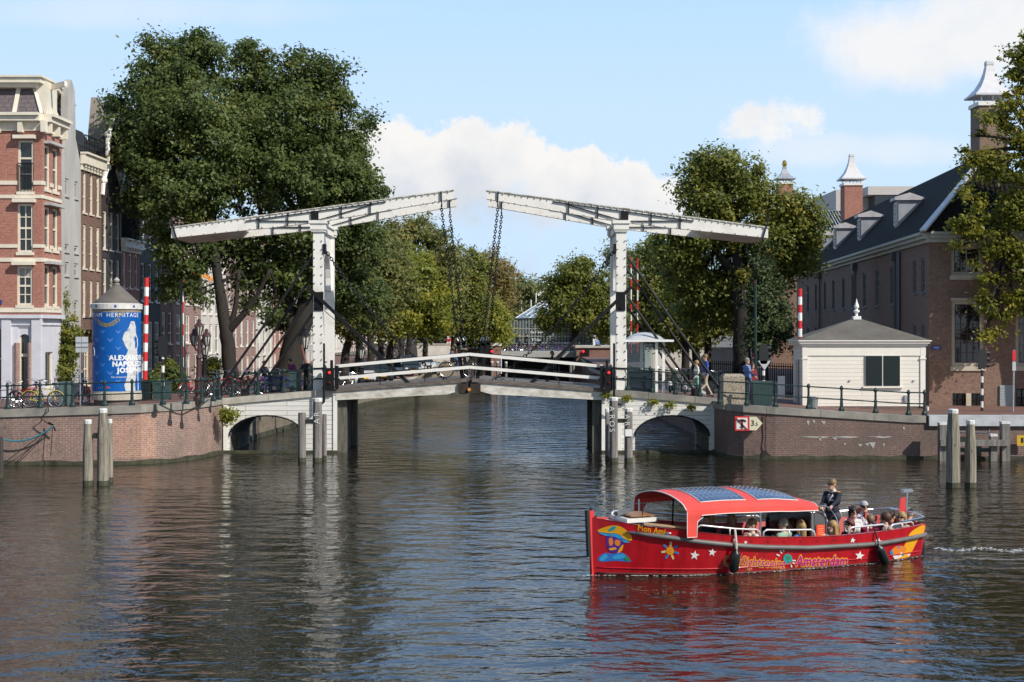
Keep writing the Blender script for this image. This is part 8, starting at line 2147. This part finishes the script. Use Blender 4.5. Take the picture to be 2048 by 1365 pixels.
# bicycles
chrome=mat('chrome',(.55,.56,.58),.25,metal=.9,var=.05);tyre_m=mat('tyre',(.015,.015,.015),.8,var=.1);saddle_m=mat('saddle',(.018,.014,.012),.6,var=.1)
def bike_proto(frame_m):
 o=thing('bicycle','bicycle','bicycle')
 rw=.335;A,B=Vector((-.53,0,rw)),Vector((.53,0,rw))
 bb,st,hd,hb_=Vector((-.08,0,.28)),Vector((-.22,0,.80)),Vector((.36,0,.82)),Vector((.39,0,.68))
 M=MB()
 for p,q,r in ((bb,st,.018),(st-Vector((0,0,.1)),hd-Vector((0,0,.03)),.018),(bb,hb_,.020),(hd+Vector((-.02,0,.08)),hb_,.02)):M.tube([p,q],r,6)
 for s in (-1,1):
  M.tube([bb+Vector((0,s*.03,0)),A+Vector((0,s*.05,0))],.011,5);M.tube([st-Vector((-.01,-s*.02,.08)),A+Vector((0,s*.05,0))],.010,5);M.tube([hb_+Vector((0,s*.03,0)),B+Vector((-.03,s*.05,.1)),B+Vector((0,s*.05,0))],.012,5)
 M.build('frame',frame_m,o)
 for c in (A,B):
  M=MB();M.tube([c+Vector((rw*.93*math.cos(t),0,rw*.93*math.sin(t)))for t in [2*math.pi*k/24 for k in range(24)]],.012,5,closed=True)
  for k in range(14):t=2*math.pi*k/14;M.cyl(c+Vector((0,.02*(-1)** k,0)),c+Vector((rw*.92*math.cos(t),0,rw*.92*math.sin(t))),.003,.003,3,0,False)
  M.cyl(c-Vector((0,.05,0)),c+Vector((0,.05,0)),.025,.025,8);w=M.build('wheel',chrome,o)
  M=MB();M.tube([c+Vector((rw*math.cos(t),0,rw*math.sin(t)))for t in [2*math.pi*k/24 for k in range(24)]],.021,6,closed=True);M.build('tyre',tyre_m,w)
  M=MB();M.tube([c+Vector((rw*1.13*math.cos(t),0,rw*1.13*math.sin(t)))for t in [R(20+140*k/8)for k in range(9)]],.016,5);M.build('mudguard',frame_m,o)
 M=MB();M.tube([hd+Vector((-.02,0,.05)),hd+Vector((-.03,0,.24))],.014,6);g=hd+Vector((-.03,0,.24));M.tube([g+Vector((-.20,-.30,.03)),g+Vector((-.04,-.24,.05)),g,g+Vector((-.04,.24,.05)),g+Vector((-.20,.30,.03))],.013,6);M.build('handlebar',chrome,o)
 M=MB();M.tube([st,st+Vector((-.03,0,.14))],.014,6);M.ball(st+Vector((-.05,0,.17)),(.14,.085,.04),8);M.build('saddle',saddle_m,o)
 M=MB()
 for s in (-.06,0,.06):M.tube([st+Vector((-.10,s,-.06)),A+Vector((-.12,s,.42))],.008,4)
 for s in (-1,1):M.tube([A+Vector((0,s*.06,0)),A+Vector((-.02,s*.07,.41))],.008,4)
 M.build('rear_carrier',black_iron,o)
 M=MB();M.cyl(bb-Vector((0,.05,0)),bb+Vector((0,.05,0)),.03,.03,8);M.cyl(bb+Vector((0,-.06,0)),bb+Vector((0,-.055,0)),.09,.09,12);M.tube([bb+Vector((0,-.07,0)),bb+Vector((.12,-.08,-.12)),bb+Vector((.12,-.17,-.12))],.012,5);M.tube([bb+Vector((0,.07,0)),bb+Vector((-.12,.08,.12)),bb+Vector((-.12,.17,.12))],.012,5);M.build('crankset',chrome,o)
 return o
bk_black=mat('bike_black',(.015,.015,.016),.35,var=.05);protos={}
BC={'black':bk_black,'yellow':mat('bike_yellow',(.62,.50,.05),.35,var=.05),'red':mat('bike_red',(.45,.02,.025),.35,var=.05),'blue':mat('bike_blue',(.02,.05,.38),.35,var=.05),'grey':mat('bike_grey',(.28,.29,.31),.35,var=.05),'green':mat('bike_green',(.03,.12,.06),.35,var=.05)}
bproto=bike_proto(bk_black);first=[True]
variants={}
def bicycle(px,Y,z,rz,col,label,tilt=4,scale=1.0,group='parked bicycles',x=None):
 if first[0]:o=bproto;first[0]=False;variants['black']=o
 else:o=copy_tree(bproto)
 if col != 'black':
  for c in o.children_recursive:
   if c.name.split('.')[0]in ('frame','mudguard'):
    key=(c.data.name.split('.')[0],col,c.data.name)
    if key not in protos:d=c.data.copy();d.materials[0]=BC[col];protos[key]=d
    c.data=protos[key]
 o.location=(WX(px,Y)if x is None else x,Y,z);o.rotation_euler=(R(tilt),0,R(rz));o.scale=(scale,)*3
 o['label']=label;o['group']=group;return o
def zl(px,Y):return z_left(WX(px,Y),Y)+.01
bicycle(5,60,zl(5,60),20,'black','black bicycle cut by the left edge of the picture')
bicycle(35,59.3,zl(35,59.3),-55,'black','black bicycle turned toward the canal, second from the left edge',6)
bicycle(58,61.5,zl(58,61.5),70,'red','red framed bicycle behind the black ones at the far left')
bicycle(86,59.4,zl(86,59.4),4,'yellow','yellow bicycle parked broadside behind the left railing',5)
bicycle(96,60.2,zl(96,60.2),186,'grey','grey bicycle right behind the yellow one')
bicycle(72,63,zl(72,63),95,'black','black bicycle with its back turned, behind the yellow bicycle')
bicycle(150,62.6,zl(150,62.6),60,'black','black bicycle beside the pole with the grey sign backs')
bicycle(162,63.3,zl(162,63.3),110,'grey','grey bicycle just behind the pole with the grey sign backs')
bicycle(178,61.2,zl(178,61.2),-70,'red','red and white bicycle leaning at the left side of the advertising column',7)
bicycle(383,64,zl(383,64),60,'red','red bicycle left of the three-lantern lamp')
bicycle(424,65,zl(424,65),75,'black','black bicycle right of the three-lantern lamp')
for i,(px,Y,rz,col)in enumerate(((446,66.5,25,'red'),(462,67.5,60,'black'),(482,66.2,-20,'black'),(505,67.0,15,'red'),(552,66.0,12,'blue'),(572,67.2,170,'blue'),(520,69,80,'grey'),(495,69.5,100,'black'),(540,70.5,60,'green'),(433,69,110,'grey'))):
 bicycle(px,Y,zl(px,Y)+.03,rz,col,['red bicycle below the forked elm trunk','black bicycle right of the red one under the elm','black bicycle lying broadside under the elm','red bicycle beside the woman in the blue jacket','bright blue bicycle left of the green cabinets','second blue bicycle half behind the green cabinets','grey bicycle behind the woman in the blue jacket','black bicycle end-on behind the red one by the elm','green bicycle near the thick elm trunk','grey bicycle end-on behind the three-lantern lamp'][i])
for i,(px,Y,rz,col)in enumerate(((690,78,80,'blue'),(700,79,95,'black'),(715,80,70,'black'),(728,83,100,'grey'))):bicycle(px,Y,z_left(WX(px,Y),Y)+0,rz,col,['blue bicycle beyond the rails right of the left gate tower','black bicycle beyond the rails next to the blue one','black bicycle in front of the silver car beyond the rails','grey bicycle beside the front of the silver car'][i],x=max(-14.0,WX(px,Y))-.6)
gfb='bicycles along the far bridge parapet';rb=random.Random(9)
for i in range(26):
 px=1012+i*5.6;bicycle(px,153+(i % 3)*.7,3.0,rb.choice((0,20,70,110,180,160)),['black','grey','black','blue','red'][i % 5],'tiny '+['black','grey','black','blue','red'][i % 5]+' bicycle in the row along the far bridge parapet',3,1.0,gfb)
gfr='bicycles under the right trees';
for i,(px,Y,rz,col)in enumerate(((1345,74,80,'black'),(1358,75,95,'grey'),(1367,76.5,70,'black'),(1428,75,85,'black'),(1436,76.5,100,'grey'),(1316,78,90,'black'),(1330,79,75,'green'))):
 bicycle(px,Y,z_right(WX(px,Y),Y)+.01,rz,col,['black bicycle end-on just left of the walking couple','grey bicycle behind the blonde walker','black bicycle between trunk and walking couple','black bicycle right of the man in the blue jacket','grey bicycle left of the speckled block','black bicycle seen through the glass shelter','green bicycle right of the glass shelter'][i],group=gfr)
Y=66.0;xb=WX(916,Y);zb=zd(xb)+.0
bc=bicycle(916,Y,zb,3,'black','black bicycle ridden over the crown of the drawbridge',0,1.03,None);bc.pop('group',None)if 'group' in bc.keys()else None
c_,s_=.0,1
seat=Vector((xb-.30,Y,zb+1.0))
person('cyclist in olive jacket and jeans with long red brown hair crossing the drawbridge',(seat.x,seat.y,seat.z-.47),R(93),'sit',top=olive,legs=jeans,hair=('long','auburn'),female=True,lean=.32,h=.016,
       legj={'kl':(-.10,-.34,.22),'al':(-.10,-.20,-.16),'kr':(.10,-.40,.38),'ar':(.10,-.22,.10)},hands={'l':(-.24,-.60,.78),'r':(.24,-.60,.78)},group=gp)
for px,lab in ((1039,'far cyclist in dark blue on the second bridge, left of two'),(1055,'far cyclist in black on the second bridge, right of two')):
 Y=152;bb_=bicycle(px,Y,3.25,0,'black','far bicycle ridden by the '+('dark blue' if px<1050 else 'black clad')+' cyclist',0,1.0,None)
 person(lab,(WX(px,Y)-.3,Y,3.25+.52),R(93),'sit',top=navy if px<1050 else blk,legs=blk,hair=('short','dark'),lean=.3,h=.02,legj={'kl':(-.10,-.34,.22),'al':(-.10,-.20,-.16),'kr':(.10,-.40,.38),'ar':(.10,-.22,.10)},hands={'l':(-.24,-.60,.78),'r':(.24,-.60,.78)},group=gp)
# parked cars
car_glass=mat('car_glass',(.02,.03,.04),.06,var=0,spec=.8);plate_y=mat('plate_yellow',(.80,.46,.02),.5,var=0);lamp_c=mat('headlight',(.6,.62,.65),.15,var=0)
def car_proto(tall=0):
 o=thing('parked_car','car','car');L_,Wd,H=4.2,.86,1.44+tall
 prof=[(-2.1,.32,.55),(-2.08,.25,.78),(-1.4,.22,.93),(-.75-.25*(tall>0),.22,1.0),(.2,.22,1.02),(1.5,.22,1.02),(2.0,.26,.98),(2.1,.34,.7)]
 def sect(y,z0,z1,w):
  return [(x*w,y,z)for x,z in ((-.88,z0),(-1,lerp(z0,z1,.25)),(-1,lerp(z0,z1,.7)),(-.9,z1),(.9,z1),(1,lerp(z0,z1,.7)),(1,lerp(z0,z1,.25)),(.88,z0))]
 M=MB();vs=[]
 for y,z0,z1 in prof:vs += sect(y,z0,z1,Wd*(1 if abs(y)<1.9 else .93))
 n=len(prof);fs=[tuple(range(8)),tuple(range(n*8-1,n*8-9,-1))]+[(i*8+j,i*8+8+j,i*8+8+(j+1)% 8,i*8+(j+1)% 8)for i in range(n-1)for j in range(8)]
 M.add(vs,fs)
 y0,y1,y2,y3=-1.0-.3*(tall>0),-.35-.3*(tall>0),1.3+.3*(tall>0),2.02
 def ring(z,ya,yb,w):return [(-w,ya,z),(w,ya,z),(w,yb,z),(-w,yb,z)]
 M.add(ring(1.0,y0,y3,Wd*.9)+ring(H,y1,y2,Wd*.74),[(4,5,6,7),(0,4,7,3),(1,2,6,5)])
 M.build('body',mat('car_silver',(.66,.67,.69),.28,metal=.2,var=.03),o,smooth=False)
 def shrink(p,c,k):return tuple(lerp(b,a,k)for a,b in zip(p,c))
 def pane(q,nm,off):
  c=tuple(sum(v[i]for v in q)/len(q)for i in range(3));M=MB();M.add([tuple(a+b for a,b in zip(shrink(v,c,.88),off))for v in q],[tuple(range(len(q)))]);M.build(nm,car_glass,o)
 a,b=ring(1.0,y0,y3,Wd*.9),ring(H,y1,y2,Wd*.74)
 MB().add([a[0],a[1],b[1],b[0]],[(0,1,2,3)]).build('windscreen',car_glass,o);MB().add([a[2],a[3],b[3],b[2]],[(0,1,2,3)]).build('rear_window',car_glass,o)
 pane([a[3],a[0],b[0],b[3]],'side_window',(-.012,0,.004));pane([a[1],a[2],b[2],b[1]],'side_window',(.012,0,.004))
 for x in (-1,1):
  for y in (-1.32,1.28):
   M=MB();M.cyl((x*.70,y,.32),(x*.88,y,.32),.32,.32,16);w=M.build('wheel',tyre_m,o);M=MB();M.cyl((x*.87,y,.32),(x*.895,y,.32),.21,.19,12);M.build('rim',chrome,w)
  M=MB();M.ball((x*.60,-2.05,.66),(.19,.07,.09),8);M.build('headlight',lamp_c,o)
  M=MB();M.ball((x*.95,-.85,1.05),(.10,.06,.07),6);M.build('wing_mirror',bk_black,o)
 M=MB();M.box((-.26,-2.135,.40),(.26,-2.105,.52));M.build('number_plate',plate_y,o)
 M=MB()
 for x in (-.12,.12):M.box((x-.10,-2.13,.60),(x+.10,-2.09,.74))
 M.build('grille',bk_black,o);M=MB();M.box((-.7,-2.125,.26),(.7,-2.09,.37));M.build('air_intake',bk_black,o)
 return o
cp_,cv_=car_proto(),car_proto(.28);used_={}
for i,(px,Y,rz,col,tall,lab)in enumerate(((712,101,10,(.40,.42,.44),0,'pale silver car farthest left, cut off by the deck edge'),(736,106,14,(.66,.67,.69),0,'silver saloon with twin grilles, low behind the bridge rail'),(756,111,16,(.03,.05,.06),0,'dark car between the silver saloon and the grey people carrier'),(778,116,18,(.62,.60,.56),1,'beige silver people carrier behind the middle of the left rail'),(815,124,18,(.04,.065,.085),1,'dark blue people carrier right of the beige one'),(846,132,20,(.64,.66,.68),0,'silver car right of the dark blue people carrier'),(866,139,22,(.10,.38,.55),0,'light blue car farthest right in the parked row'))):
 pr_=cv_ if tall else cp_
 o=copy_tree(pr_)if used_.get(tall)else pr_
 used_[tall]=1
 if i:recolour(o,'body',mat('car_paint_%d' % i,col,.28,metal=.15,var=.03))
 zg=max(1.5,z_left(WX(px,Y),Y));o.location=(min(WX(px,Y),interp(Y,[80,103,119,136],[-12.3,-10.75,-8.1,-5.6])-1.0),Y,zg+.02);o.rotation_euler=(0,0,R(rz));o['label']=lab;o['group']='cars parked along the left bank'
# foam
foam=mat('foam',(.44,.44,.42),.6,var=.15,scale=20);rf=random.Random(4);M=MB()
def blobf(c,r):
 n=7;vs=[(c[0]+r*rf.uniform(.6,1.3)*1.6*math.cos(2*math.pi*k/n),c[1]+r*rf.uniform(.6,1.3)*math.sin(2*math.pi*k/n),.012)for k in range(n)]+[(c[0],c[1],.012+r*.5)]
 M.add(vs,[(k,(k+1)% n,n)for k in range(n)])
for k in range(150):
 a=rf.uniform(-.15,8.6)if k>60 else rf.uniform(-.2,2.6);p=Bw(a,-(hb(max(0,a),.02)+abs(rf.gauss(.02,.04))+.01),0);blobf(p,rf.uniform(.008,.028))
tag(M.build('bow_foam',foam,None),'thin broken line of foam along the waterline of the red boat','foam',kind='stuff')
M=MB()
for k in range(210):
 px=rf.uniform(1868,2075);py=1100+rf.gauss(0,1.6)+2.5*math.sin(px*.06)+(px-1950)*.012;Y=5.5*F/(py-660);blobf((WX(px,Y),Y),rf.uniform(.006,.026)*(1 if rf.random()<.88 else 1.6))
tag(M.build('wake_foam',foam,None),'white streak of foam trailing behind the stern of the red boat','foam',kind='stuff')
